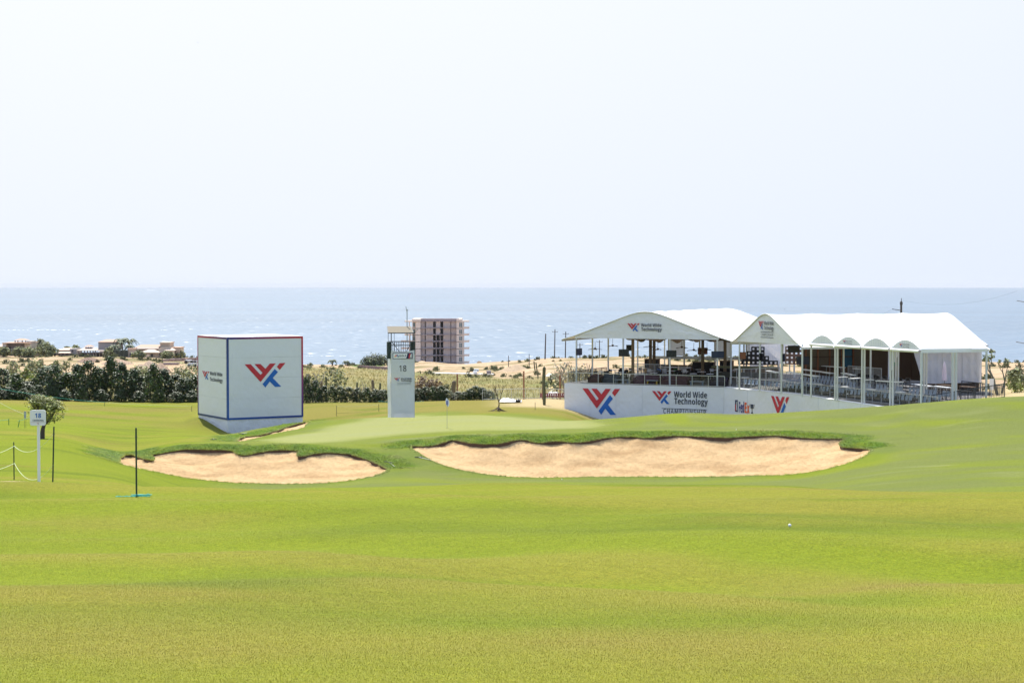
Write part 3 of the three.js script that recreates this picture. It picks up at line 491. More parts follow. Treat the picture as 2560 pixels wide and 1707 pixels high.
// ---------- the cube-shaped billboard ----------
{
  const S = 8.0, th = 30.5 * Math.PI / 180, D = 170, top = at(566, 843.6, D), yTop = top.y, yBot = at(566, 1050, D).y, Hc = yTop - yBot;
  const c0 = V(top.x, 0, -D), r = V(Math.cos(th), 0, -Math.sin(th)), l = V(-Math.sin(th), 0, -Math.cos(th));   // near corner, along the right face, along the left face
  const cube = thing('advertising_cube', 'giant white cube billboard with red and blue borders and W emblem', 'billboard', c0.clone().setY(yBot));
  const P = (a, b, y) => r.clone().multiplyScalar(a).addScaledVector(l, b).setY(y);
  const wrinkle = (() => { const a = tileNoise(51, 7), b = tileNoise(52, 23), c = tileNoise(53, 120); return pix(256, 256, (u, v) => { const k = 0.5 + 0.3 * a(u, v) + 0.12 * b(u, v) + 0.05 * c(u, v); return [k, k, k]; }); })();
  wrinkle.repeat.set(0.14, 0.14); M.wrinkle = wrinkle;
  M.cubeSkin = std({ color: new THREE.Color(0.74, 0.755, 0.765), roughness: 0.42, bumpMap: wrinkle, bumpScale: 0.05 });
  M.skirt = std({ color: new THREE.Color(0.74, 0.745, 0.76), roughness: 0.7, bumpMap: wrinkle, bumpScale: 0.10 });
  const face = (a, b, name) => { const n = 4; for (let i = 0; i < n; i++) { const g = new G(); const y0 = Hc * i / n + 0.01, y1 = Hc * (i + 1) / n; g.quad(P(...a, y0), P(...b, y0), P(...b, y1), P(...a, y1)); g.mesh(name, M.cubeSkin, cube); } };
  face([0, 0], [S, 0], 'banner_panel'); face([0, S], [0, 0], 'banner_panel'); face([S, 0], [S, S], 'banner_panel'); face([S, S], [0, S], 'banner_panel');
  new G().quad(P(0, 0, Hc + 0.03), P(S, 0, Hc + 0.03), P(S, S, Hc + 0.02), P(0, S, Hc + 0.02)).mesh('top_sheet', M.bannerWhite, cube);
  const bt = 0.19, off = 0.02;
  const grad = (hexA, hexB, a, b) => { const g = new G(); const N = 24, cA = linear(hexA), cB = linear(hexB); g.c = []; for (let i = 0; i < N; i++) { const p0 = a[0].clone().lerp(b[0], i / N), p1 = a[0].clone().lerp(b[0], (i + 1) / N), q0 = a[1].clone().lerp(b[1], i / N), q1 = a[1].clone().lerp(b[1], (i + 1) / N), t0 = cA.clone().lerp(cB, i / N), t1 = cA.clone().lerp(cB, (i + 1) / N); g.quad(p0, p1, q1, q0); for (const t of [t0, t1, t1, t0, t1, t0]) g.c.push(t.r, t.g, t.b); } return g; };
  const bm = std({ vertexColors: true, roughness: 0.5 }), nr = V(-Math.sin(th), 0, Math.cos(th)).multiplyScalar(0).add(V(l.x, 0, l.z).multiplyScalar(-off)), nl = r.clone().multiplyScalar(-off);
  const Q = (a, b, y, n) => P(a, b, y).add(n);
  // right face: blue lower left to red upper right; the printed border keeps its own blend of dye
  grad('#0b4f9e', '#1a3a86', [Q(0, 0, 0, nr), Q(0, 0, bt, nr)], [Q(S, 0, 0, nr), Q(S, 0, bt, nr)]).mesh('border', bm, cube);
  grad('#0b55a4', '#24346f', [Q(bt, 0, bt, nr), Q(0, 0, bt, nr)], [Q(bt, 0, Hc - bt, nr), Q(0, 0, Hc - bt, nr)]).mesh('border', bm, cube);
  grad('#2b2b78', '#c23a3c', [Q(0, 0, Hc - bt, nr), Q(0, 0, Hc, nr)], [Q(S, 0, Hc - bt, nr), Q(S, 0, Hc, nr)]).mesh('border', bm, cube);
  grad('#1a2f80', '#c23a3c', [Q(S, 0, bt, nr), Q(S - bt, 0, bt, nr)], [Q(S, 0, Hc - bt, nr), Q(S - bt, 0, Hc - bt, nr)]).mesh('border', bm, cube);
  grad('#17385f', '#123a78', [Q(0, S, 0, nl), Q(0, S, bt, nl)], [Q(0, 0, 0, nl), Q(0, 0, bt, nl)]).mesh('border', bm, cube);
  grad('#2f2f70', '#c0444a', [Q(0, S - bt, bt, nl), Q(0, S, bt, nl)], [Q(0, S - bt, Hc - bt, nl), Q(0, S, Hc - bt, nl)]).mesh('border', bm, cube);
  grad('#c23a3c', '#3a2c6c', [Q(0, S, Hc - bt, nl), Q(0, S, Hc, nl)], [Q(0, 0, Hc - bt, nl), Q(0, 0, Hc, nl)]).mesh('border', bm, cube);
  grad('#0b4f9e', '#2b2b78', [Q(0, 0, bt, nl), Q(0, bt * 0.6, bt, nl)], [Q(0, 0, Hc - bt, nl), Q(0, bt * 0.6, Hc - bt, nl)]).mesh('border', bm, cube);
  // emblem on the right face, name on the left face
  const fr = planeMap(P(0, 0, 0), r, UP, 0.02), fl = planeMap(P(0, S, 0), l.clone().negate(), UP, 0.02), yy = (py) => (1050 - py) / (1050 - 843.6) * Hc;
  logo(cube, fr, S * (764 - 567) / (1436 - 567), yy(971.5), S * 467 / 869 * 1.0, 1.0);
  const xs = (tx) => S * (tx - 235) / (567 - 235); logo(cube, fl, xs(290), yy(955.5), xs(370) - xs(290), 0.80); 
  text(cube, 'World Wide', fl, xs(378), yy(942.5), 0.36, { font: fontBold, width: xs(520) - xs(378) }); text(cube, 'Technology', fl, xs(378), yy(957.5), 0.36, { font: fontBold, width: xs(520) - xs(378) });
  // skirt down to the grass
  const gy = (p) => golfH(p.x + c0.x, -(p.z + c0.z)) - yBot - 0.05, sk = (a, b) => new G().sheet((u, v) => { const p = P(lerp(a[0], b[0], u), lerp(a[1], b[1], u), 0); return p.setY(lerp(gy(p), -0.01, v)); }, 12, 2, 8, 2);
  const sn = 0.04; for (const [a, b] of [[[sn, sn], [S / 2, sn]], [[S / 2, sn], [S - sn, sn]], [[sn, S - sn], [sn, sn]], [[S - sn, sn], [S - sn, S - sn]], [[S - sn, S - sn], [sn, S - sn]]]) sk(a, b).mesh('skirt', M.skirt, cube);
}

// ---------- camera tower with the hole number ----------
{
  const D = 157, px = (x, y) => at(920 + x / 4.481, 740 + y / 4.481, D), Lx = px(255, 0).x, Rx = px(520, 0).x, W = Rx - Lx, deep = 2.3, yT = px(255, 605).y, base = golfH((Lx + Rx) / 2, D) - 0.15, h = yT - base;
  const t = thing('camera_tower', 'slim scaffold camera tower wrapped in white with number 18', 'camera tower', [Lx, base, -D], 0.2);
  const sheetM = new THREE.MeshPhysicalMaterial({ color: new THREE.Color(0.74, 0.75, 0.76), roughness: 0.7, transmission: 0.25, thickness: 0, side: THREE.DoubleSide, bumpMap: M.wrinkle, bumpScale: 0.06 });
  const sag = (u) => -0.16 * Math.sin(Math.PI * u);
  new G().sheet((u, v) => V(u * W, lerp(0, h + (v > 0.5 ? sag(u) * (v - 0.5) * 2 : 0), v), 0.03 + 0.02 * Math.sin(u * 9 + v * 7)), 16, 16, W, h).mesh('front_sheet', sheetM, t);
  new G().sheet((u, v) => V(-0.02 + 0.03 * Math.sin(v * 9), lerp(0, h - 0.25, v), -deep * (1 - u)), 6, 10, deep, h).mesh('side_sheet', sheetM, t);
  new G().sheet((u, v) => V(W + 0.02, lerp(0, h - 0.2, v), -deep * u), 6, 10, deep, h).mesh('side_sheet', sheetM, t);
  new G().sheet((u, v) => V(W * (1 - u), lerp(0, h * 0.52, v), -deep - 0.03), 6, 8, W, h).mesh('back_sheet', sheetM, t);
  new G().sheet((u, v) => V(W * (1 - u), lerp(h * 0.66, h - 0.2, v), -deep - 0.03), 6, 8, W, h).mesh('back_sheet', sheetM, t);
  const roofY = px(255, 420).y - base + 0.05, backRoof = px(0, 352).y - base + 0.0, railY = px(0, 515).y - base;
  const st = new G(), pole = (a, b, r = 0.025) => st.tube([a, b], r, 5);
  for (const x of [0.05, W - 0.05]) { pole(V(x, 0, -0.06), V(x, roofY, -0.06)); pole(V(x, 0, -deep), V(x, backRoof, -deep)); }
  for (let y = 1.6; y < h + 0.2; y += 1.85) { for (const z of [-0.06, -deep]) pole(V(0, y, z), V(W, y, z), 0.02); for (const x of [0.05, W - 0.05]) pole(V(x, y, 0), V(x, y, -deep), 0.02); }
  for (let k = 0; k < 4; k++) { const a = k % 2 ? 0.05 : W - 0.05, b = k % 2 ? W - 0.05 : 0.05; pole(V(a, k * h / 4 + 0.3, -0.09), V(b, (k + 1) * h / 4, -0.09), 0.02); }
  for (const [x, b] of [[0.3, -0.06], [0.3, -deep]]) pole(V(x, railY - 1.2, b), V(x, roofY, b), 0.02);
  st.mesh('scaffold_frame', M.darkSteel, t);
  const deck = new G(); deck.box(W / 2, h - 0.35, -deep / 2, W, 0.06, deep - 0.1); deck.mesh('deck', M.wood, t);
  for (const z of [-0.1, -deep + 0.04]) { for (const dy of [0, 0.32]) new G().tube([V(0.05, railY - dy, z), V(W - 0.05, railY - dy, z)], 0.022, 5).mesh('rail', M.darkSteel, t); for (let i = 1; i < 13; i++) new G().tube([V(i * W / 13, railY, z), V(i * W / 13, railY - 1.2, z)], 0.014, 4).mesh('baluster', M.darkSteel, t); }
  new G().tube([V(0.1, railY, -0.12), V(W * 0.45, railY - 1.1, -0.12)], 0.03, 5).mesh('brace', M.darkSteel, t); new G().tube([V(W - 0.4, railY - 0.3, -0.12), V(W * 0.6, railY - 1.1, -0.12)], 0.03, 5).mesh('brace', M.darkSteel, t);
  const canvasG = std({ color: new THREE.Color(0.03, 0.045, 0.04), roughness: 0.8 });
  new G().box(-0.12, railY - 0.75, -0.45, 0.36, 1.5, 0.5).mesh('camera_cover', canvasG, t); new G().box(W - 0.1, railY - 0.55, -0.4, 0.38, 1.15, 0.55).mesh('camera_cover', canvasG, t);
  const roofM = std({ color: new THREE.Color(0.15, 0.12, 0.07), roughness: 0.75 }), rf = new G(), y0 = roofY, y1 = backRoof; // a tilted canopy seen from under its far edge
  const rx0 = -0.32, rx1 = W - 0.18, bx0 = 0.0, bx1 = W + 0.05;
  for (let i = 0; i < 6; i++) { const a = i / 6, b = (i + 0.94) / 6, z = (k) => lerp(0.5, -deep - 0.3, k), y = (k) => lerp(y0, y1, k), xl = (k) => lerp(rx0, bx0, k), xr = (k) => lerp(rx1, bx1, k); const A = V(xl(a), y(a), z(a)), B = V(xr(a), y(a), z(a)), Cc = V(xr(b), y(b), z(b)), Dd = V(xl(b), y(b), z(b)), d = V(0, 0.05, 0); const q = new G(); q.quad(A, B, Cc, Dd); q.quad(A.clone().add(d), Dd.clone().add(d), Cc.clone().add(d), B.clone().add(d)); q.quad(A, A.clone().add(d), B.clone().add(d), B); q.quad(Dd, Cc, Cc.clone().add(d), Dd.clone().add(d)); q.mesh('roof_slat', roofM, t); }
  rf.bar(V(rx0, y0 + 0.02, 0.5), V(bx0, y1 + 0.02, -deep - 0.3), 0.07); rf.bar(V(rx1, y0 + 0.02, 0.5), V(bx1, y1 + 0.02, -deep - 0.3), 0.07); rf.bar(V(rx0, y0, 0.52), V(rx1, y0, 0.52), 0.06); rf.bar(V(bx0, y1, -deep - 0.32), V(bx1, y1, -deep - 0.32), 0.07); rf.mesh('roof_frame', M.darkSteel, t);
  const mast = new G(), mx = px(478, 0).x - Lx, my0 = px(0, 520).y - base, my1 = px(0, 175).y - base, my2 = px(0, 120).y - base; mast.tube([V(mx, my0, -deep), V(mx, my1, -deep)], 0.05, 6); mast.tube([V(mx, my1, -deep), V(mx - 0.06, (my1 + my2) / 2, -deep), V(mx - 0.1, my2, -deep)], 0.03, 5); mast.box(mx, my1 + 0.1, -deep, 0.16, 0.14, 0.12); mast.mesh('antenna_mast', M.steel, t);
  const brk = new G(); const bxs = px(520, 375).x - Lx, by = px(0, 378).y - base; brk.tube([V(bxs - 0.1, by, -deep * 0.5), V(bxs + 0.55, by, -deep * 0.5)], 0.02, 4); brk.tube([V(bxs + 0.1, by - 0.4, -deep * 0.5), V(bxs + 0.5, by, -deep * 0.5)], 0.016, 4); for (let k = 0; k < 5; k++) brk.tube([V(bxs + 0.02, by - 0.2 - k * 0.3, -deep * 0.5), V(bxs + 0.17, by - 0.35 - k * 0.3, -deep * 0.5)], 0.015, 4); brk.tube([V(bxs + 0.02, by, -deep * 0.5), V(bxs + 0.02, by - 1.6, -deep * 0.5)], 0.02, 4); brk.tube([V(bxs + 0.18, by, -deep * 0.5), V(bxs + 0.18, by - 1.6, -deep * 0.5)], 0.02, 4); brk.mesh('bracket', M.darkSteel, t);
  // signs on the front sheet
  const X = (x) => (x - 255) / 265 * W, Y = (y) => px(0, y).y - base, fm = planeMap(V(0, 0, 0.055), V(1, 0, 0), UP, 0.012);
  const rect = (x0, y0, x1, y1) => shapeOf([[X(x0), Y(y1)], [X(x1), Y(y1)], [X(x1), Y(y0)], [X(x0), Y(y0)]]);
  print(t, 'sign_border', M.navy, [flat([rect(273, 637, 499, 705)], 1, 1, 0, 0, fm)]);
  const fm2 = planeMap(V(0, 0, 0.055), V(1, 0, 0), UP, 0.018), fm3 = planeMap(V(0, 0, 0.055), V(1, 0, 0), UP, 0.024);
  print(t, 'sign_face', M.white, [flat([shapeOf([[X(279), Y(699)], [X(425), Y(699)], [X(440), Y(643)], [X(279), Y(643)]])], 1, 1, 0, 0, fm2)]);
  const feather = (k, n = 5) => { const a = Math.PI * (0.98 - 0.96 * k / n), cx = X(318), cy = Y(682), r = 0.2; return shapeOf([[cx + 0.03 * Math.cos(a), cy + 0.03 * Math.sin(a)], [cx + r * Math.cos(a - 0.22), cy + r * Math.sin(a - 0.22)], [cx + r * 1.12 * Math.cos(a), cy + r * 1.12 * Math.sin(a)], [cx + r * Math.cos(a + 0.22), cy + r * Math.sin(a + 0.22)]]); };
  [M.yellow, M.orange, M.red, M.purple, M.blue, M.green].forEach((m, k) => print(t, 'bird_feather', m, [flat([feather(k)], 1, 1, 0, 0, fm3)]));
  text(t, 'GOLF', fm3, X(345), Y(682), Y(659) - Y(682), { font: fontBold, width: X(428) - X(345) });
  print(t, 'badge_red', M.red, [flat([shapeOf([[X(452), Y(699)], [X(466), Y(699)], [X(476), Y(645)], [X(458), Y(645)]])], 1, 1, 0, 0, fm3)]); print(t, 'badge_figure', M.white, [flat([shapeOf([[X(468), Y(697)], [X(473), Y(697)], [X(480), Y(672)], [X(486), Y(697)], [X(492), Y(697)], [X(485), Y(664)], [X(493), Y(648)], [X(478), Y(652)], [X(470), Y(670)]])], 1, 1, 0, 0, fm3)]);
  text(t, '18', fm, X(340), Y(845), Y(778) - Y(845), { width: X(432) - X(340), mat: M.ink });
  logo(t, fm, X(288), Y(953), X(356) - X(288), 1.0); text(t, 'World Wide', fm, X(364), Y(936), Y(918) - Y(936), { font: fontBold, width: X(490) - X(364) }); text(t, 'Technology', fm, X(364), Y(957), Y(939) - Y(957), { font: fontBold, width: X(488) - X(364) });
  print(t, 'rule', M.grey, [flat([rect(322, 970, 480, 972)], 1, 1, 0, 0, fm), flat([rect(322, 991, 480, 993)], 1, 1, 0, 0, fm)]); text(t, 'CHAMPIONSHIP', fm, X(326), Y(986), Y(976) - Y(986), { width: X(476) - X(326), mat: M.grey });
}

// ---------- flagstick, crossing sign, stakes, ropes, rakes ----------
{
  const p = onGolf(1117.5, 1070.5, 60), d = -p.z, f = thing('flagstick', 'flagstick with small blue and white flag on the green', 'flag', p);
  const topY = at(1118, 740 + 1140 / 4.481, d).y - p.y; new G().tube([V(0, -0.05, 0), V(0, topY, 0)], 0.014, 6).mesh('pole', std({ color: new THREE.Color(0.35, 0.36, 0.33), roughness: 0.4 }), f);
  const fx = 30 / 4.481 * d / F, fy = (1230 - 1145) / 4.481 * d / F; const s = new G().sheet((u, v) => V(lerp(-0.55, 0.9, u) * fx * (0.35 + 0.65 * Math.sin(Math.PI * Math.min(1, v * 0.9 + 0.05))), topY - 0.02 - fy * (1 - v) + (u - 0.2) * -0.12, 0.03 * Math.sin(u * 9) + 0.02), 8, 8); s.mesh('flag_cloth', std({ color: linear('#e8eaf4'), side: THREE.DoubleSide }), f);
  new G().sheet((u, v) => V(lerp(-0.4, 0.35, u) * fx * 0.6, topY - 0.1 - fy * (0.75 - 0.55 * v), 0.06 + 0.01 * Math.sin(u * 9)), 4, 4).mesh('flag_print', std({ color: linear('#2a3aa8') }), f);
  tag(part('golf_hole', new THREE.CylinderGeometry(0.054, 0.054, 0.02, 16).translate(p.x, p.y + 0.0, p.z), M.black), 'dark hole at the foot of the flagstick', 'hole');
}
{
  const d = 39, b = at(93, 1210.5, d); b.y = golfH(b.x, d); const q = (tx, ty) => at(tx / 4.481, 980 + ty / 4.481, d).sub(b), s = thing('crossing_sign', 'white 18 CROSSING sign on a square white post', 'sign', b);
  const L = q(333, 203), Rr = q(507, 373), cx = (L.x + Rr.x) / 2, w = Rr.x - L.x, hh = L.y - Rr.y, px0 = q(423, 600).x;
  new G().box(px0, (Rr.y) / 2 - 0.05, -0.03, 27 / 4.481 * d / F, Rr.y + 0.1, 0.055).mesh('post', M.white, s);
  const sh = new THREE.Shape(), r = 0.05, x0 = cx - w / 2, x1 = cx + w / 2, y0 = Rr.y, y1 = L.y; sh.moveTo(x0 + r, y0); sh.lineTo(x1 - r, y0); sh.quadraticCurveTo(x1, y0, x1, y0 + r); sh.lineTo(x1, y1 - r); sh.quadraticCurveTo(x1, y1, x1 - r, y1); sh.lineTo(x0 + r, y1); sh.quadraticCurveTo(x0, y1, x0, y1 - r); sh.lineTo(x0, y0 + r); sh.quadraticCurveTo(x0, y0, x0 + r, y0);
  part('board', new THREE.ExtrudeGeometry(sh, { depth: 0.02, bevelSize: 0.004, bevelThickness: 0.004, bevelSegments: 2 }).translate(0, 0, 0), M.white, s);
  const fm = planeMap(V(0, 0, 0.026), V(1, 0, 0), UP, 0.004), X = (x) => q(x, 0).x, Y = (y) => q(0, y).y;
  text(s, '18', fm, X(384), Y(287), Y(237) - Y(287), { font: fontBold, mat: M.blue, width: X(457) - X(384) }); text(s, 'CROSSING', fm, X(359), Y(325), Y(308) - Y(325), { font: fontBold, width: X(485) - X(359) });
  print(s, 'rule', M.rust, [flat([shapeOf([[X(336), Y(338.5)], [X(504), Y(338.5)], [X(504), Y(336.5)], [X(336), Y(336.5)]])], 1, 1, 0, 0, fm)]); logo(s, fm, X(408), Y(358), X(433) - X(408), 0.9);
}
function stakeAt(px, pyTop, d, label, group, mat = M.stakeGreen, r = 0.016, lean = 0) {
  const b = grounded(px, d), top = at(px, pyTop, d), t = thing('rope_stake', label, 'stake', b, 0, group); new G().tube([V(0, -0.1, 0), V(lean, top.y - b.y, 0)], r, 6).mesh('rod', mat, t); const loop = new G(); loop.tube([0, 1, 2, 3, 4, 5, 6].map((k) => V(lean * 0.87 + Math.cos(k) * r * 1.8, (top.y - b.y) * 0.87, Math.sin(k) * r * 1.8)), 0.004, 4); loop.mesh('rope_hook', mat, t); t.userData.top = top.y - b.y; return t;
}
function rope(name, a, b, sag, r, mat, label) { const N = 14, pts = []; for (let i = 0; i <= N; i++) { const t = i / N, p = a.clone().lerp(b, t); p.y -= sag * 4 * t * (1 - t); pts.push(p); } return tag(new G().tube(pts, r, 5).mesh(name, mat), label, 'rope'); }
{
  stakeAt(337, 1069.5, 32, 'tall dark green stake standing alone in turquoise rope', null, M.stakeGreen, 0.016);
  const s2 = stakeAt(126.5, 1066.5, 38.6, 'dark leaning stake just right of the crossing sign', null, M.stakeGreen, 0.016, 0.04), s3 = stakeAt(30, 1105, 55, 'dark green stake left of the crossing sign', null, M.stakeGreen, 0.017);
  const P = (s, k) => s.position.clone().add(V(0.02, s.userData.top * k, 0.02)), off = V(-13.8, 40 - 5.6, -48);
  rope('rope', P(s3, 0.9), P(s2, 0.86), 0.28, 0.006, M.ropeWhite, 'upper pale rope sagging behind the crossing sign'); rope('rope', P(s3, 0.44), P(s2, 0.34), 0.42, 0.006, M.ropeWhite, 'lower pale rope sagging behind the crossing sign');
  rope('rope', P(s3, 0.9), grounded(-130, 46).add(V(0, 0.85, 0)), 0.25, 0.006, M.ropeWhite, 'upper pale rope leaving the frame at the left edge'); rope('rope', P(s3, 0.44), grounded(-130, 46).add(V(0, 0.35, 0)), 0.2, 0.006, M.ropeWhite, 'lower pale rope leaving the frame at the left edge');
  // slack rope in loops round the foot of the lone stake
  const c = grounded(337, 32), r = rng(61), g = new G(); for (let k = 0; k < 7; k++) { const pts = [], ox = 0.02 + 0.12 * r(), rx = 0.06 + 0.15 * r(), rz = 0.1 + 0.22 * r(), ph = r() * 6; for (let i = 0; i <= 20; i++) { const a = i / 20 * 6.283 + ph, x = c.x + ox + Math.cos(a) * rx * (1 + 0.2 * Math.sin(3 * a)), z = c.z + Math.sin(a) * rz; pts.push(V(x, golfH(x, -z) + 0.022 + 0.005 * k, z)); } g.tube(pts, 0.006, 4); }
  const run = []; for (let i = 0; i <= 16; i++) { const t = i / 16, x = c.x + lerp(0, -0.38, t), z = c.z + 0.12 * Math.sin(t * 6) * (1 - t); run.push(V(x, golfH(x, -z) + 0.022, z)); } g.tube(run, 0.006, 4); g.tube(run.map((p, i) => V(p.x * 1, p.y + 0.004, p.z - 0.06 * Math.sin(i))), 0.006, 4);
  const lp = []; for (let i = 0; i <= 14; i++) { const a = i / 14 * 6.28; lp.push(V(c.x + 0.22 + 0.035 * Math.cos(a), c.y + 0.04 + 0.035 * Math.sin(a), c.z + 0.05)); } g.tube(lp, 0.005, 4);
  tag(g.mesh('rope_pile', M.ropeTeal), 'turquoise rope lying in loose loops at the lone stake', 'rope');
  // small far stakes and the line along the bank
  const g1 = stakeAt(18, 1047, 150, 'green topped stake at the far left edge', null, M.green, 0.03), g2 = stakeAt(40.5, 1050, 146, 'green topped stake left of the small grey notice', null, M.green, 0.03, 0.15);
  const b1 = stakeAt(258.5, 1005, 196, 'thin bank stake left of the cube under the dark hedge', null, M.stakeGreen, 0.022), b2 = stakeAt(477, 1014, 190, 'thin bank stake beside the left edge of the cube', null, M.stakeGreen, 0.022);
  rope('rope', P(b1, 0.95), P(b2, 0.95), 0.1, 0.010, M.ropeWhite, 'thin rope strung along the bank left of the cube'); rope('rope', P(b1, 0.95), at(-30, 966, 165), 0.2, 0.014, M.ropeTeal, 'teal rope running up left in front of the hedge'); rope('rope', P(b1, 0.4), P(b2, 0.3), 0.05, 0.008, M.stakeGreen, 'dark lower rope along the bank left of the cube'); rope('rope', P(b1, 0.4), at(150, 1015, 180), 0.1, 0.008, M.stakeGreen, 'dark lower rope running behind the small tree');
  rope('rope', P(g1, 0.9), at(-40, 1052, 150), 0.05, 0.012, M.ropeTeal, 'short teal rope at the left edge behind the small tree'); rope('rope', P(g2, 0.9), at(72, 1043, 135), 0.05, 0.012, M.ropeTeal, 'short teal rope reaching toward the small tree'); rope('rope', at(-20, 995, 120), at(68, 1038, 118), 0.1, 0.008, M.ropeWhite, 'pale rope slanting down toward the small tree');
  const b3 = stakeAt(840, 1014, 180, 'thin stake on the brown bank right of the cube', null, M.stakeGreen, 0.022), b4 = stakeAt(946, 1010, 182, 'thin stake on the bank left of the camera tower', null, M.stakeGreen, 0.022), b5 = stakeAt(1338, 1006, 168, 'thin stake in the grass left of the banner wall', null, M.stakeGreen, 0.022);
  rope('rope', P(b3, 0.95), P(b4, 0.95), 0.1, 0.008, M.ropeWhite, 'thin rope along the bank left of the camera tower'); rope('rope', P(b3, 0.3), P(b4, 0.3), 0.1, 0.008, M.stakeGreen, 'dark slack rope along the bank left of the camera tower');
  rope('rope', at(945, 1003, 200), at(1060, 1003, 200), 0.1, 0.016, M.ropeTeal, 'teal rope before the hedge at the camera tower');
  // small grey notice
  const nt = grounded(59, 146), ns = thing('small_notice', 'small grey notice board on two legs by the tree', 'sign', nt, 0.2), k = 146 / F; new G().box(0, 1.05, 0, 24 / 4.481 * k, 95 / 4.481 * k * 0.8, 0.04).mesh('board', std({ color: new THREE.Color(0.45, 0.47, 0.5) }), ns); const lg = new G(); for (const x of [-0.06, 0.06]) lg.tube([V(x, -0.05, 0), V(x, 0.7, 0)], 0.012, 4); lg.mesh('legs', M.darkSteel, ns); const nm = planeMap(V(-0.06, 0.75, 0.025), V(1, 0, 0), UP, 0.004); for (let i = 0; i < 4; i++) print(ns, 'print_line', M.grey, [flat([shapeOf([[0, 0], [1, 0], [1, 1], [0, 1]])], 0.11, 0.06, 0, 0.12 + i * 0.13, nm)]);
}
{ // bunker rakes: head and handle lying on the turf
  const dk = std({ color: new THREE.Color(0.05, 0.06, 0.07), roughness: 0.5 }), rake = (a, b, e, label) => { const A = onGolf(...a, 60), B = onGolf(...b, 60), E = onGolf(...e, 60), m = A.clone().lerp(B, 0.5), t = thing('bunker_rake', label, 'rake', m); for (const q of [A, B, E]) { q.y += 0.05; q.sub(m); } const dir = B.clone().sub(A).normalize(); E.setLength(Math.min(1.9, E.length())); new G().bar(A, B, 0.045, 0.05).mesh('head', dk, t); new G().tube([A.clone().lerp(B, 0.5), E], 0.014, 6).mesh('handle', M.alu, t); };
  const T7 = (x, y) => [x / 4.481, 980 + y / 4.481], TA = (x, y) => [240 + x / 2.868, 1080 + y / 2.868], T2 = (x, y) => [440 + x / 4.481, 780 + y / 4.481];
  rake(T7(1190, 715), T7(1291, 738), T7(1222, 784), 'rake on the turf at the left end of the left bunker'); rake(TA(2068, 217), TA(2130, 226), TA(2140, 252), 'rake between the left and right bunkers'); rake(TA(2284, 184), TA(2340, 186), TA(2400, 205), 'rake at the left end of the long right bunker');
  rake(T2(697, 1365), T2(752, 1374), T2(792, 1358), 'rake on the mound just below the cube skirt'); rake(T2(385, 1434), T2(450, 1434), T2(420, 1424), 'rake on the turf left of the distant bunker strip');
}
{ // balls and small white marks on the turf
  const m = std({ color: new THREE.Color(0.85, 0.85, 0.82), roughness: 0.3 }); [[1405, 1199, 'white ball just below the right bunker', 0.03], [1975, 1317, 'white ball on the open fairway at right', 0.0215], [1841, 1075, 'white ball on the turf above the right bunker', 0.03]].forEach(([x, y, l, r]) => { const p = onGolf(x, y, 20); tag(part('golf_ball', new THREE.IcosahedronGeometry(r, 2).translate(p.x, p.y + r * 0.9, p.z), m), l, 'golf ball'); });
}
// ---------- hospitality deck: platform, banner walls, marquees ----------
const Y0 = EYE - 10.22, YV = EYE - 5.52, YG = YV + 0.25, YR = EYE - 2.76;   // floor, valance hem, gable foot, ridge
const P0 = atY(1412, 958, Y0), P1 = atY(1811, 969, Y0), P2 = atY(1999, 987, Y0), FL = atY(1437.5, 845, YV), FR = atY(1797, 849.5, YV), BL = atY(1843, 853, YV), BR = atY(2005.5, 862.5, YV), E0 = atY(2026, 864.5, YV), E1 = atY(2299, 882.5, YV);
const hz = (p, y) => V(p.x, y, p.z), dirH = (a, b) => V(b.x - a.x, 0, b.z - a.z).normalize(), back = (u) => V(u.z, 0, -u.x).multiplyScalar(u.x > 0 ? 1 : -1);
const uA = dirH(FL, FR), wA = back(uA), uB = dirH(BL, E1), wB = back(uB), WA = Math.hypot(FR.x - FL.x, FR.z - FL.z), WB = Math.hypot(BR.x - BL.x, BR.z - BL.z), WC = Math.hypot(E1.x - E0.x, E1.z - E0.z), LA = 30, LB = 20, LC = 6.4;
const T = (o, u, w) => (a, b, y) => o.clone().addScaledVector(u, a).addScaledVector(w, b).setY(y);   // along the front, to the back, height
const TA_ = T(FL, uA, wA), TB_ = T(BL, uB, wB), TC_ = T(E0, uB, wB);
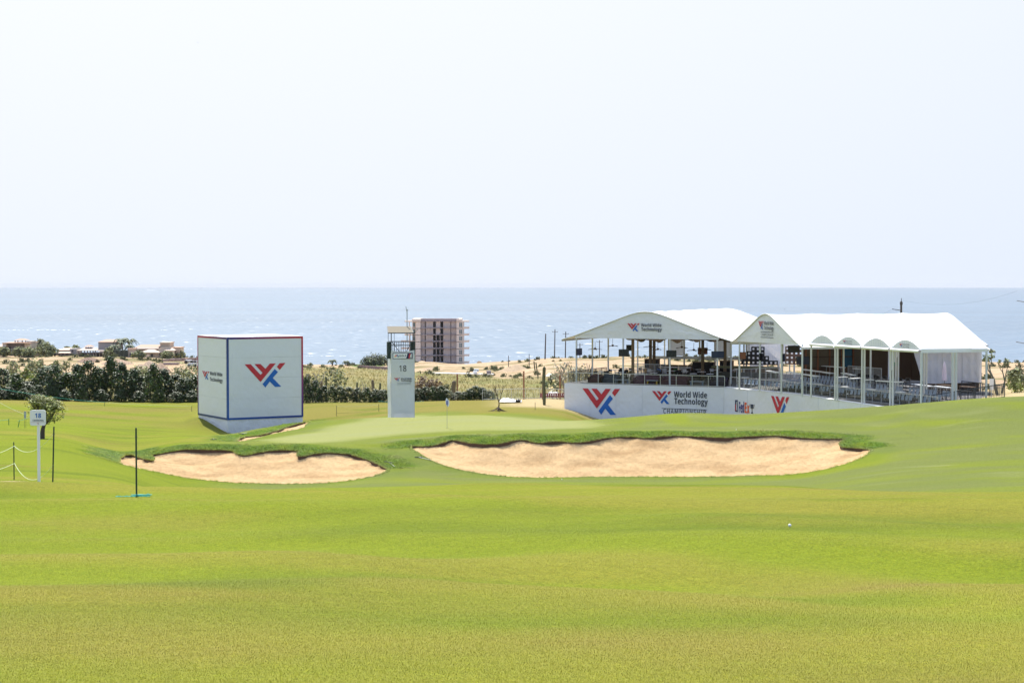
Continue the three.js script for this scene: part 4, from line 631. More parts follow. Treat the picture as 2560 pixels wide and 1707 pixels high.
Object.assign(M, {
  pvc: new THREE.MeshPhysicalMaterial({ color: new THREE.Color(0.86, 0.845, 0.82), roughness: 0.55, transmission: 0.10, thickness: 0, side: THREE.DoubleSide, bumpMap: M.wrinkle, bumpScale: 0.05 }),
  gable: new THREE.MeshPhysicalMaterial({ color: new THREE.Color(0.82, 0.82, 0.81), roughness: 0.6, transmission: 0.10, thickness: 0, side: THREE.DoubleSide, bumpMap: M.wrinkle, bumpScale: 0.08 }),
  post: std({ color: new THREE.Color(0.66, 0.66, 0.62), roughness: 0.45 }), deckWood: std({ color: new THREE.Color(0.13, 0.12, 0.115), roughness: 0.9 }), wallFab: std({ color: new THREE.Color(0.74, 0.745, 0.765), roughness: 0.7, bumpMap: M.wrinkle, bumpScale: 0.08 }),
  glass: new THREE.MeshPhysicalMaterial({ color: new THREE.Color(0.80, 0.84, 0.85), roughness: 0.05, transmission: 1, thickness: 0, specularIntensity: 0.4 }), shell: std({ color: new THREE.Color(0.33, 0.375, 0.44), roughness: 0.5 }), counter: std({ color: new THREE.Color(0.80, 0.80, 0.79), roughness: 0.5 }), maroon: std({ color: new THREE.Color(0.07, 0.014, 0.022), roughness: 0.7 }), slate: std({ color: new THREE.Color(0.05, 0.055, 0.07), roughness: 0.7 }),
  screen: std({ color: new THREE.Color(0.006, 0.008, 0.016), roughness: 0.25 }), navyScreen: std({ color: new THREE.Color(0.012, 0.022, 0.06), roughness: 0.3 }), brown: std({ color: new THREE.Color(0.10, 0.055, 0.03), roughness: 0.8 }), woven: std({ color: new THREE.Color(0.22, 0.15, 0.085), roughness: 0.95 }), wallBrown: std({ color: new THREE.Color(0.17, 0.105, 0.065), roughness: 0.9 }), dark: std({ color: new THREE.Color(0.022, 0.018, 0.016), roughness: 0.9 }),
});
let globalTiers;
// deck
{
  const pts = [P0, P1, P2, hz(E1, 0).addScaledVector(wB, -0.5).addScaledVector(uB, 0.3), TC_(WC + 0.3, LC + 3, 0), TB_(WB, LB + 1, 0), TB_(0, LB + 1, 0), TA_(WA, LA, 0), TA_(-1.2, LA, 0), TA_(-1.2, 0, 0)];
  const sh = new THREE.Shape(pts.map((p) => new THREE.Vector2(p.x, -p.z))), d = thing('viewing_deck', 'raised grey hospitality deck carrying the white marquees', 'deck', [0, 0, 0]);
  const g = new THREE.ExtrudeGeometry(sh, { depth: 0.2, bevelEnabled: false }).rotateX(-Math.PI / 2).translate(0, Y0 - 0.22, 0);
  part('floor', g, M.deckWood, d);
  const legs = new G(); for (let a = 1; a < WA; a += 2.5) for (let b = 1; b < 12; b += 3) { const p = TA_(a, b, 0); legs.mesh; new G().bar(V(p.x, golfH(p.x, -p.z) - 0.3, p.z), V(p.x, Y0 - 0.2, p.z), 0.1).mesh('scaffold_leg', M.steel, d); }
}
{ const d = scene.getObjectByName('viewing_deck'), stepM = std({ color: new THREE.Color(0.16, 0.155, 0.155), roughness: 0.9 }); globalTiers = (FIq) => { for (let k = 1; k <= 6; k++) { const o0 = 0.5 + k * 1.2, o1 = k === 6 ? 11 : o0 + 1.2, h = k * 0.21, lim = [0, 20.3, 20.3, 13, 11, 8, 4][k], A = FIq(-7.2, o0), B = FIq(lim, o0), Cc = FIq(lim, o1), D = FIq(-7.2, o1), up = V(0, h, 0), g = new G(), a = A.clone().add(up), b = B.clone().add(up), c = Cc.clone().add(up), e = D.clone().add(up); g.quad(a, b, c, e).quad(A, B, b, a).quad(D, A, a, e).quad(B, Cc, c, b); g.mesh('terrace_step', stepM, d); } }; }
// banner walls
const planeHit = (px, py, o, n) => { const v = dirOf(px, py), c = V(0, EYE, 0); return c.addScaledVector(v, (n.dot(o) - n.dot(c)) / n.dot(v)); };
function bannerWall(label, a, b, ledge, n = 5) {
  const u = dirH(a, b), w = back(u), L = Math.hypot(b.x - a.x, b.z - a.z); a = a.clone().addScaledVector(back(dirH(a, b)), -0.07); const t = thing('banner_wall', label, 'banner wall', [a.x, Y0, a.z]), o = a.clone();
  for (let i = 0; i < n; i++) new G().sheet((s, v) => { const x = L * (i + s) / n, p = u.clone().multiplyScalar(x), gx = a.x + p.x, gz = a.z + p.z; return p.setY(lerp(golfH(gx, -gz) - Y0 - 0.5, 0.02, v)).addScaledVector(w, 0.015 * Math.sin(x * 2.1)); }, 6, 4, L / n, 4).mesh('banner_panel', M.wallFab, t);
  for (let i = 1; i < n; i++) { const p = u.clone().multiplyScalar(L * i / n).addScaledVector(w, -0.012); new G().bar(p.clone().setY(-4), p.clone().setY(0), 0.012).mesh('seam', std({ color: new THREE.Color(0.45, 0.48, 0.53) }), t); }
  if (ledge) { for (let i = 0; i < n; i++) { const q = (x, d) => u.clone().multiplyScalar(x).addScaledVector(w, d); const x0 = L * i / n + 0.03, x1 = L * (i + 1) / n - 0.03; new G().quad(q(x0, -0.03).setY(0.03), q(x1, -0.03).setY(0.03), q(x1, ledge).setY(0.07), q(x0, ledge).setY(0.07)).mesh('ledge', M.white, t); } }
  const map = planeMap(V(0, 0, 0), u, UP, 0.04), nn = V().crossVectors(u, UP);
  const uv = (px, py) => { const p = planeHit(px, py, o, nn); return [(p.x - o.x) * u.x + (p.z - o.z) * u.z, p.y - Y0]; };
  return { t, map, uv };
}
{
  const A = bannerWall('long white banner wall with big W emblem and CHAMPIONSHIP name', P0, P1, 0, 6);
  const k = (x, y) => A.uv(1380 + x / 4.612, 740 + y / 4.612), l0 = k(352, 1360), l1 = k(788, 1070); logo(A.t, A.map, l0[0], l0[1], l1[0] - l0[0], (l1[1] - l0[1]) / (l1[0] - l0[0]) / 0.55);
  const e0 = k(1156, 1240), e1 = k(1382, 1097); logo(A.t, A.map, e0[0], e0[1], e1[0] - e0[0], (e1[1] - e0[1]) / (e1[0] - e0[0]) / 0.55);
  const w0 = k(1408, 1165), w1 = k(1795, 1105), t0 = k(1412, 1243); text(A.t, 'World Wide', A.map, w0[0], w0[1], w1[1] - w0[1] - 0.03, { font: fontBold, width: w1[0] - w0[0] }); text(A.t, 'Technology', A.map, t0[0], t0[1], w1[1] - w0[1] - 0.03, { font: fontBold, width: w1[0] - w0[0] });
  const r0 = k(1268, 1297), r1 = k(1790, 1297), c0 = k(1284, 1352), c1 = k(1780, 1315); print(A.t, 'rule', M.ink, [flat([shapeOf([[r0[0], r0[1]], [r1[0], r0[1]], [r1[0], r0[1] + 0.05], [r0[0], r0[1] + 0.05]])], 1, 1, 0, 0, A.map)]); text(A.t, 'CHAMPIONSHIP', A.map, c0[0], c0[1], c1[1] - c0[1], { width: c1[0] - c0[0], track: 0.16 });
  const B = bannerWall('angled white banner wall with parcel sponsor name and half hidden emblem', P1.clone().addScaledVector(uA, 0.03), P2, 0.5, 3), q = (x, y) => B.uv(1780 + x / 4.612, 740 + y / 4.612);
  { const a = q(686, 1430), b = q(897, 1165), w = b[0] - a[0]; logo(B.t, B.map, a[0], a[1], w, (b[1] - a[1]) / w / 0.55); }
  { const a = q(272, 1330), b = q(304, 1200); print(B.t, 'badge', M.navy, [flat([shapeOf([[a[0], a[1]], [b[0], a[1]], [b[0], b[1]], [a[0], b[1]]])], 1, 1, 0, 0, B.map)]); const m2 = planeMap(V(0, 0, 0), dirH(P1, P2), UP, 0.05), wd = b[0] - a[0], hh = b[1] - a[1]; print(B.t, 'badge_red', M.red, [flat([shapeOf([[0.1, 0.08], [0.42, 0.08], [0.42, 0.62], [0.1, 0.62]])], wd, hh, a[0], a[1], m2)]); print(B.t, 'badge_figure', M.white, [flat([shapeOf([[0.46, 0.1], [0.58, 0.1], [0.62, 0.4], [0.74, 0.1], [0.88, 0.1], [0.72, 0.55], [0.86, 0.9], [0.6, 0.85], [0.5, 0.5]])], wd, hh, a[0], a[1], m2)]); }
  { const a = q(313, 1338), m = q(377, 1338), b = q(437, 1225); text(B.t, 'Fed', B.map, a[0], a[1], b[1] - a[1] - 0.06, { font: fontBold, mat: std({ color: linear('#3a2a78') }), width: m[0] - a[0] }); text(B.t, 'Ex', B.map, m[0] + 0.02, q(377, 1345)[1], b[1] - a[1] - 0.06, { font: fontBold, mat: M.orange, width: b[0] - m[0] }); }
  { const a = q(440, 1350), b = q(496, 1240), w = b[0] - a[0], h = b[1] - a[1]; print(B.t, 'trophy_print', M.ink, [flat([shapeOf([[0.3, 0], [0.7, 0], [0.7, 0.07], [0.56, 0.14], [0.54, 0.42], [0.68, 0.55], [0.76, 0.82], [0.76, 0.9], [0.24, 0.9], [0.24, 0.82], [0.32, 0.55], [0.46, 0.42], [0.44, 0.14], [0.3, 0.07]])], w, h, a[0], a[1], B.map), flat([shapeOf([[0.78, 0.88], [0.98, 0.92], [0.98, 0.84], [0.86, 0.55], [0.7, 0.48], [0.7, 0.54], [0.82, 0.6], [0.9, 0.84]])], w, h, a[0], a[1], B.map), flat([shapeOf([[0.22, 0.88], [0.02, 0.92], [0.02, 0.84], [0.14, 0.55], [0.3, 0.48], [0.3, 0.54], [0.18, 0.6], [0.1, 0.84]])], w, h, a[0], a[1], B.map)]); }
  bannerWall('plain white banner wall running down behind the right hill', P2.clone().addScaledVector(uB, 0.02), hz(E1, Y0).addScaledVector(wB, -0.9), 0.5, 5);
}
// marquees
const prof = (s) => { const t = 1 - Math.abs(1 - 2 * clamp(s)); if (t < 0.6) return 1.13 * t; const k = (t - 0.6) / 0.4, k2 = k * k, k3 = k2 * k; return (2 * k3 - 3 * k2 + 1) * 0.678 + (k3 - 2 * k2 + k) * 0.452 + (3 * k2 - 2 * k3); };
function roofAt(W, over, drop) { return (x) => x < 0 ? YG - drop * (-x / over) : x > W ? YG - drop * ((x - W) / over) : lerp(YG, YR, prof(x / W)); }
function gableTent(name, label, Tm, W, L, bays, over, posts) {
  const t = thing(name, label, 'marquee', [0, 0, 0]), hgt = roofAt(W, over, 0.42), N = 44;
  for (let b = 0; b < bays; b++) { const b0 = L * b / bays + (b ? 0.015 : -0.05), b1 = L * (b + 1) / bays - 0.015; new G().sheet((u, v) => { const x = lerp(-over, W + over, u); return Tm(x, lerp(b0, b1, v), hgt(x) - 0.10 * Math.sin(Math.PI * v) * clamp(hgt(x) - YG + 0.3)); }, N, 5, W, L / bays).mesh('roof_panel', M.pvc, t); }
  for (const b of [0.02, L - 0.02]) { // gable ends and their hems
    new G().sheet((u, v) => Tm(W * u, b + (b < 1 ? -1 : 1) * 0.03 * Math.sin(u * 22) * v, lerp(YG - 0.02, hgt(W * u) - 0.02, v)), 40, 8, W, 2.6).mesh('gable', M.gable, t);
    new G().sheet((u, v) => Tm(W * u, b, lerp(YV, YG - 0.02, v)), 20, 1, W, 0.25).mesh('valance', M.gable, t);
  }
  for (const x of [-over, W + over]) new G().bar(Tm(x, -0.05, hgt(x) - 0.09), Tm(x, L, hgt(x) - 0.09), 0.06, 0.18).mesh('gutter', M.post, t);
  for (const [x, b, y] of posts) new G().bar(Tm(x, b, Y0), Tm(x, b, y ?? YV + 0.1), 0.14, 0.14, uA).mesh('post', M.post, t);
  const beam = new G(); for (let b = 0; b <= bays; b++) { const z = clamp(L * b / bays, 0.15, L - 0.15), pts = []; for (let i = 0; i <= 16; i++) pts.push(Tm(W * i / 16, z, hgt(W * i / 16) - 0.14)); const g = new G(); for (let i = 0; i < 16; i++) g.bar(pts[i], pts[i + 1], 0.12, 0.16); g.mesh('rafter', M.post, t); }
  for (let b = 1; b < bays; b++) { const p = []; for (let i = 0; i <= 30; i++) { const x = lerp(-over, W + over, i / 30); p.push(Tm(x, L * b / bays, hgt(x) + 0.0)); } new G().tube(p, 0.03, 4).mesh('keder_seam', M.post, t); }
  // trim along the front slope
  const pts = []; for (let i = 0; i <= 40; i++) { const x = lerp(-over, W + over, i / 40); pts.push(Tm(x, -0.06, hgt(x) + 0.01)); } new G().tube(pts, 0.05, 5).mesh('edge_trim', M.post, t);
  return t;
}
const aT = (px) => { const p = planeHit(px, 900, FL, V().crossVectors(uA, UP)); return (p.x - FL.x) * uA.x + (p.z - FL.z) * uA.z; }, bT = (px) => { const p = planeHit(px, 900, BL, V().crossVectors(uB, UP)); return (p.x - BL.x) * uB.x + (p.z - BL.z) * uB.z; };
const frontPosts = [1440, 1556.8, 1674, 1793].map((x) => [aT(x), 0.15]), sideA = []; for (let b = 5; b <= LA; b += 5) sideA.push([0.1, b], [WA - 0.1, b]);
const tA = gableTent('marquee_tent', 'large left marquee with broad grey gable and company name', TA_, WA, LA, 6, 1.45, [...frontPosts, ...sideA]);
const postsB = [1846, 1897, 1951, 2003].map((x) => [bT(x), 0.15]); for (let b = 5; b <= LB; b += 5) postsB.push([0.1, b], [WB - 0.1, b]);
const tB = gableTent('marquee_tent', 'middle marquee with tall narrow gable and long white roof', TB_, WB, LB, 4, 1.1, postsB);
{ // lettering on the gables
  const mA = planeMap(TA_(0, -0.03, YG), uA, UP, 0.05), kA = (x, y) => { const p = planeHit(1380 + x / 4.612, 740 + y / 4.612, FL, V().crossVectors(uA, UP)); return [(p.x - FL.x) * uA.x + (p.z - FL.z) * uA.z, p.y - YG]; };
  const a = kA(872, 406), b = kA(1015, 314); logo(tA, mA, a[0], a[1], b[0] - a[0], (b[1] - a[1]) / (b[0] - a[0]) / 0.55); const w0 = kA(1030, 353), w1 = kA(1268, 317), t0 = kA(1032, 402); text(tA, 'World Wide', mA, w0[0], w0[1], w1[1] - w0[1], { font: fontBold, width: w1[0] - w0[0] }); text(tA, 'Technology', mA, t0[0], t0[1], w1[1] - w0[1], { font: fontBold, width: w1[0] - w0[0] });
  const mB = planeMap(TB_(0, -0.03, YG), uB, UP, 0.05), kB = (x, y) => { const p = planeHit(1780 + x / 4.612, 740 + y / 4.612, BL, V().crossVectors(uB, UP)); return [(p.x - BL.x) * uB.x + (p.z - BL.z) * uB.z, p.y - YG]; };
  const c = kB(546, 386), d = kB(606, 288); logo(tB, mB, c[0], c[1], d[0] - c[0], (d[1] - c[1]) / (d[0] - c[0]) / 0.55); const x0 = kB(612, 332), x1 = kB(722, 294), y0 = kB(612, 388); text(tB, 'World Wide', mB, x0[0], x0[1], x1[1] - x0[1], { font: fontBold, width: x1[0] - x0[0] }); text(tB, 'Technology', mB, y0[0], y0[1], x1[1] - x0[1], { font: fontBold, width: x1[0] - x0[0] });
  for (const y of [413, 477]) { const p = kB(571, y), q = kB(720, y); print(tB, 'rule', M.ink, [flat([shapeOf([[p[0], p[1]], [q[0], p[1]], [q[0], p[1] + 0.05], [p[0], p[1] + 0.05]])], 1, 1, 0, 0, mB)]); } const p = kB(574, 457), q = kB(716, 432); text(tB, 'CHAMPIONSHIP', mB, p[0], p[1], q[1] - p[1], { width: q[0] - p[0], track: 0.1 });
}
{ // the row of four barrel vaults
  const t = thing('scalloped_marquee', 'low marquee of four scalloped barrel vaults with pleated grey arches', 'marquee', [0, 0, 0]), n = 4, w = WC / n, rise = 0.78, spring = YV + 0.22, arc = (s) => spring + rise * Math.pow(Math.sin(Math.PI * clamp(s)), 0.85);
  const pleat = (() => pix(256, 8, (u) => { const k = 0.5 + 0.5 * Math.sin(u * 2 * Math.PI * 9); return [k, k, k]; }))();
  const pleatM = new THREE.MeshPhysicalMaterial({ color: new THREE.Color(0.82, 0.82, 0.81), roughness: 0.65, transmission: 0.10, thickness: 0, side: THREE.DoubleSide });
  for (let i = 0; i < n; i++) {
    const a0 = w * i + 0.1, a1 = w * (i + 1) - 0.1;
    new G().sheet((u, v) => TC_(lerp(a0, a1, u), lerp(-0.02, LC, v), arc(u) - 0.05 * Math.sin(Math.PI * v)), 24, 4, w, LC).mesh('vault', M.pvc, t);
    new G().sheet((u, v) => TC_(lerp(a0, a1, u), -0.05 + 0.045 * Math.sin(u * 2 * Math.PI * 15) * (0.4 + 0.6 * (1 - v)), lerp(spring, arc(u) - 0.01, v)), 120, 5, w, 1).mesh('pleated_arch', pleatM, t);
    new G().sheet((u, v) => TC_(lerp(a0, a1, u), -0.10 - 0.12 * Math.sin(Math.PI * v), lerp(YV, spring + 0.04, v)), 12, 4, w, 0.25).mesh('rolled_hem', M.gable, t);
    new G().bar(TC_(a0 - 0.12, 0, spring), TC_(a0 - 0.12, LC, spring), 0.2, 0.14).mesh('gutter', M.post, t);
    for (const x of [w * i + (i ? 0.2 : 0.05), ...(i < n - 1 ? [w * (i + 1) - 0.2] : [])]) for (const b of [0.1, LC - 0.1]) new G().bar(TC_(x, b, Y0), TC_(x, b, spring - 0.05), 0.12, 0.12, uB).mesh('post', M.post, t);
    if (i % 2) { const m = planeMap(TC_(a0, -0.1, spring), uB, UP, 0.05), c = (a1 - a0) / 2; logo(t, m, c - 0.75, 0.2, 0.5, 1.0); text(t, 'World Wide', m, c - 0.2, 0.36, 0.11, { width: 0.95 }); text(t, 'Technology', m, c - 0.2, 0.17, 0.11, { width: 0.95 }); }
  }
  new G().sheet((u, v) => TC_(WC + 0.02, lerp(0, LC, u), lerp(YV, spring + 0.1, v)), 6, 1, LC, 0.3).mesh('side_fascia', M.gable, t);
  for (const b of [0.08, LC / 2 - 0.15, LC / 2 + 0.15, LC - 0.08]) new G().bar(TC_(WC - 0.05, b, Y0), TC_(WC - 0.05, b, YV + 0.1), 0.13, 0.13, uB).mesh('post', M.post, t);
  new G().sheet((u, v) => TC_(WC + lerp(-2.4, 0.1, u), LC + lerp(-1.6, 0.15, v), spring + 0.55 * Math.sin(Math.PI * clamp(u * 0.62 + 0.38)) ), 14, 3, 3, 2).mesh('corner_vault', M.pvc, t);
}
{ // side walls and back walls of the tents
  const wall = (name, label, Tm, a, b, mat, y0, y1, n, bulge = 0) => { const t = thing(name, label, 'tent wall', [0, 0, 0]); for (let i = 0; i < n; i++) new G().sheet((u, v) => { const k = (i + u) / n; return Tm(lerp(a[0], b[0], k), lerp(a[1], b[1], k), lerp(y0, y1, v)).add(V(0, 0, bulge * Math.sin(u * 17 + v * 2) * (1 - v))); }, 14, 4, 2, 3).mesh('wall_panel', mat, t); return t; };
  const curtain = new THREE.MeshPhysicalMaterial({ color: new THREE.Color(0.80, 0.79, 0.80), roughness: 0.8, transmission: 0.35, thickness: 0, side: THREE.DoubleSide, bumpMap: M.wrinkle, bumpScale: 0.25 });
  wall('tent_sidewall', 'white curtain sidewall behind the closed parasol at right', TB_, [WB + 0.1, 13.4], [WB + 0.1, 20], curtain, Y0 + 0.9, YG, 3, 0.05);
  const fl = thing('tent_door_flap', 'pair of tied back white door flaps at the dark entrance', 'tent flap', [0, 0, 0]); for (const [b0, b1, c] of [[9.6, 11.0, 9.7], [13.3, 12.2, 13.2]]) new G().sheet((u, v) => TB_(WB + 0.15, lerp(b0, lerp(c, b1, sstep(0.2, 1, v)), u), lerp(Y0, YG, v)), 8, 10, 1, 4).mesh('flap', curtain, fl);
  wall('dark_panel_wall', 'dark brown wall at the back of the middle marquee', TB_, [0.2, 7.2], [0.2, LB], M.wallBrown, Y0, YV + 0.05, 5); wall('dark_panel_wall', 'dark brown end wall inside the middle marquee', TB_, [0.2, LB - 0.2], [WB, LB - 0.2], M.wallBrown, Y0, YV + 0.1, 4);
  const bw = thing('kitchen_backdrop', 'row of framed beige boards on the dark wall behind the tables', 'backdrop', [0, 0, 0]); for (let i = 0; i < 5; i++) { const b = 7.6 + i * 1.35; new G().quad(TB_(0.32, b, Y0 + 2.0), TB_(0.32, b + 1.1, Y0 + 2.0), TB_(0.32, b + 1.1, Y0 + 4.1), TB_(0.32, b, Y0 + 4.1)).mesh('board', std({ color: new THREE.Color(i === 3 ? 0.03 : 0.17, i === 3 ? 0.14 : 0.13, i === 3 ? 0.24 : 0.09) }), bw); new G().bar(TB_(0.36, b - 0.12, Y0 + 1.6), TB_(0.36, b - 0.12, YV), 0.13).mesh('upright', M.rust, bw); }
  new G().bar(TB_(0.38, 7.4, Y0 + 3.05), TB_(0.38, 13, Y0 + 3.05), 0.08).mesh('rail', M.brown, bw);
  // glazed wall with white frames at the back of the left tent
  const gw = thing('window_wall', 'white framed window wall at the back of the left marquee', 'window wall', [0, 0, 0]), bz = 19.5; for (let i = 0; i <= 9; i++) { const x = 2.2 + i * (WA + 3.0 - 2.2) / 9; new G().bar(TA_(x, bz, Y0), TA_(x, bz, YV + 0.6), i % 3 === 1 ? 0.34 : 0.16, 0.16, uA).mesh('mullion', M.post, gw); if (i < 9) { const x1 = 2.2 + (i + 1) * (WA + 3.0 - 2.2) / 9; new G().bar(TA_(x + 0.1, bz, Y0 + 2.0), TA_(x1 - 0.1, bz, Y0 + 2.0), 0.14, 0.3).mesh('transom', M.post, gw); new G().bar(TA_(x + 0.1, bz, YV - 0.35), TA_(x1 - 0.1, bz, YV - 0.35), 0.14, 0.5).mesh('transom', M.woven, gw); if ([1, 4, 6, 7, 8].includes(i)) new G().quad(TA_(x + 0.1, bz + 0.03, Y0 + 2.2), TA_(x1 - 0.1, bz + 0.03, Y0 + 2.2), TA_(x1 - 0.1, bz + 0.03, YV - 0.6), TA_(x + 0.1, bz + 0.03, YV - 0.6)).mesh('blind', curtain, gw); } }
  const wr = wall('white_curtain_wall', 'white curtain wall between the two tall marquees', TA_, [WA + 1.2, 7.5], [WA + 3.2, 18.5], curtain, Y0 + 1.7, YV + 0.4, 4, 0.04);
  // lattice screen with square holes
  const ls = thing('lattice_screen', 'dark timber lattice screen with square holes between the marquees', 'lattice screen', [0, 0, 0]), lat = (x0, b, cols, hs, mat) => { for (let i = 0; i < cols; i++) for (let j = 0; j < hs[i]; j++) { const x = x0 + i * 0.47, y = Y0 + 1.95 + j * 0.47, s = new THREE.Shape([[0, 0], [0.47, 0], [0.47, 0.47], [0, 0.47]].map((q) => new THREE.Vector2(...q))); s.holes.push(new THREE.Path([[0.13, 0.13], [0.13, 0.34], [0.34, 0.34], [0.34, 0.13]].map((q) => new THREE.Vector2(...q)))); const g = new THREE.ExtrudeGeometry(s, { depth: 0.06, bevelEnabled: false }), m = new THREE.Matrix4().makeBasis(uA, UP, wA.clone().negate()); m.setPosition(TA_(x, b, y)); g.applyMatrix4(m); part('lattice_block', g, mat, ls); } };
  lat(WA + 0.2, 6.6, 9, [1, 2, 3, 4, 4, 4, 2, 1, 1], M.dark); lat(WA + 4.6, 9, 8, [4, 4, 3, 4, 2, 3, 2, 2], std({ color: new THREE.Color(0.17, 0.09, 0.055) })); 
  const bar = thing('bar_counter', 'dark olive bar counter below the lattice screen', 'bar', TA_(WA - 2.5, 6.2, Y0)); const L = 7; new G().bar(V(0, 0.9, 0), uA.clone().multiplyScalar(L).setY(0.9), 0.7, 0.5).mesh('front', std({ color: new THREE.Color(0.06, 0.055, 0.03) }), bar); new G().bar(V(0, 1.68, 0), uA.clone().multiplyScalar(L).setY(1.68), 0.5, 0.22).mesh('back_shelf', std({ color: new THREE.Color(0.13, 0.12, 0.05) }), bar);
  for (let i = 0; i < 9; i++) { const x0 = 3.6 + (i % 5) * 2.25, b = 5 + Math.floor(i / 5) * 5.5; new G().sheet((u, v) => TA_(x0 + u * 2.4, b + v * 4.6, YV + 0.05 - 0.55 * Math.sin(Math.PI * u) * (0.6 + 0.4 * Math.sin(v * 6 + i)) - 0.16 * Math.sin(u * 9 + v * 5 + i)), 10, 8, 3, 4.6).mesh('woven_drape', new THREE.MeshPhysicalMaterial({ color: new THREE.Color(0.24, 0.165, 0.09), roughness: 0.95, side: THREE.DoubleSide }), tA); }
}
// guard rails: posts, rails, clear panels
function guard(label, pts, step, hgt, group, panel = true, mat = M.steel) {
  pts.forEach((a, i) => { const b = pts[i + 1]; if (!b) return; const L = Math.hypot(b.x - a.x, b.z - a.z), n = Math.max(1, Math.round(L / step)), t = thing('guard_rail', pts.length > 2 ? label + (i ? ' along its right half' : ' along its left half') : label, 'railing', a, 0, group), u = dirH(a, b), q = (x, y) => u.clone().multiplyScalar(x).setY(y + lerp(0, b.y - a.y, x / L));
    for (let k = 0; k <= n; k++) new G().bar(q(L * k / n, 0), q(L * k / n, hgt), 0.055).mesh('rail_post', mat, t);
    new G().bar(q(0, hgt), q(L, hgt), 0.05, 0.06).mesh('top_rail', mat, t); new G().bar(q(0, 0.1), q(L, 0.1), 0.04, 0.05).mesh('bottom_rail', mat, t);
    for (let k = 0; k < n; k++) { if (panel) new G().quad(q(L * k / n + 0.05, 0.14), q(L * (k + 1) / n - 0.05, 0.14), q(L * (k + 1) / n - 0.05, hgt - 0.05), q(L * k / n + 0.05, hgt - 0.05)).mesh('clear_panel', M.glass, t); else { const m = Math.max(2, Math.round(L / n / 0.13)); for (let j = 1; j < m; j++) new G().bar(q(L * (k + j / m) / n, 0.1), q(L * (k + j / m) / n, hgt), 0.02).mesh('bar', mat, t); } }
  });
}
const FI = (a, o) => P2.clone().addScaledVector(uB, a).addScaledVector(wB, o).setY(Y0);   // along the angled front, inward
const tier = (o) => clamp(Math.floor((o - 0.5) / 1.2), 0, 6) * 0.21, offIn = (p) => (p.x - P2.x) * wB.x + (p.z - P2.z) * wB.z, FT = (a, o) => { const p = FI(a, o); p.y += tier(o); return p; };   // the terrace rises in steps to the back
function onTerrace(px, py, h) { let Y = Y0 + h, p; for (let i = 0; i < 8; i++) { p = atY(px, py, Y); Y = lerp(Y, Y0 + h + (px > 1880 && px < 2262 ? tier(offIn(p)) : 0), 0.7); } return p; }
globalTiers(FI);
const LBf = Math.hypot(P2.x - P1.x, P2.z - P1.z), uP = dirH(P1, P2), wP = back(uP);
guard('grey steel guard rail in front of the dark sofas', [P0.clone().addScaledVector(wA, 0.15).addScaledVector(uA, 0.3), P1.clone().addScaledVector(wA, 0.15)], 1.75, 1.12);
guard('grey guard rail above the angled banner wall with the trophy', [P1.clone().addScaledVector(wP, 0.5).addScaledVector(uP, 0.3), P2.clone().addScaledVector(wP, 0.5)], 1.3, 1.08);
guard('grey guard rail under the scalloped arches', [FI(0.4, 0.5), FI(Math.hypot(E1.x - P2.x, E1.z - P2.z), 0.5)], 1.45, 1.08);
guard('thin dark rail with bars closing the left end of the deck', [P0.clone().addScaledVector(wA, 0.2).addScaledVector(uA, 0.3), P0.clone().addScaledVector(wA, 12).addScaledVector(uA, 0.3)], 1.6, 1.15, null, false, M.darkSteel);
guard('barred rail on the inner floor behind the tables', [TB_(5.0, 9.5, Y0 + 1.26), TB_(11.0, 9.5, Y0 + 1.26)], 1.6, 1.1, null, false); guard('barred rail inside the left marquee beside the tall posts', [TA_(3.2, 9, Y0 + 0.4), TA_(7.0, 9, Y0 + 0.4)], 1.3, 1.3, null, false); guard('barred rail on the ramp between the marquees', [TA_(WA + 1.0, 3.2, Y0 + 0.3), TA_(WA + 5.0, 5.2, Y0 + 0.5)], 1.3, 1.3, null, false);
{ // black steel fence at the right end
  const a = at(2330, 1000, 144), b = at(2513, 994, 143); a.y = golfH(a.x, -a.z); b.y = golfH(b.x, -b.z); guard('black barred steel fence at the right end of the deck', [a, b], 1.2, 1.15, null, false, M.darkSteel); const c = at(2513, 975, 158); c.y = golfH(c.x, -c.z); guard('black barred fence behind the bare trees at right', [TB_(WB + 1.2, LB - 3, Y0), c.setY(Y0)], 1.3, 1.15, null, false, M.darkSteel);
}
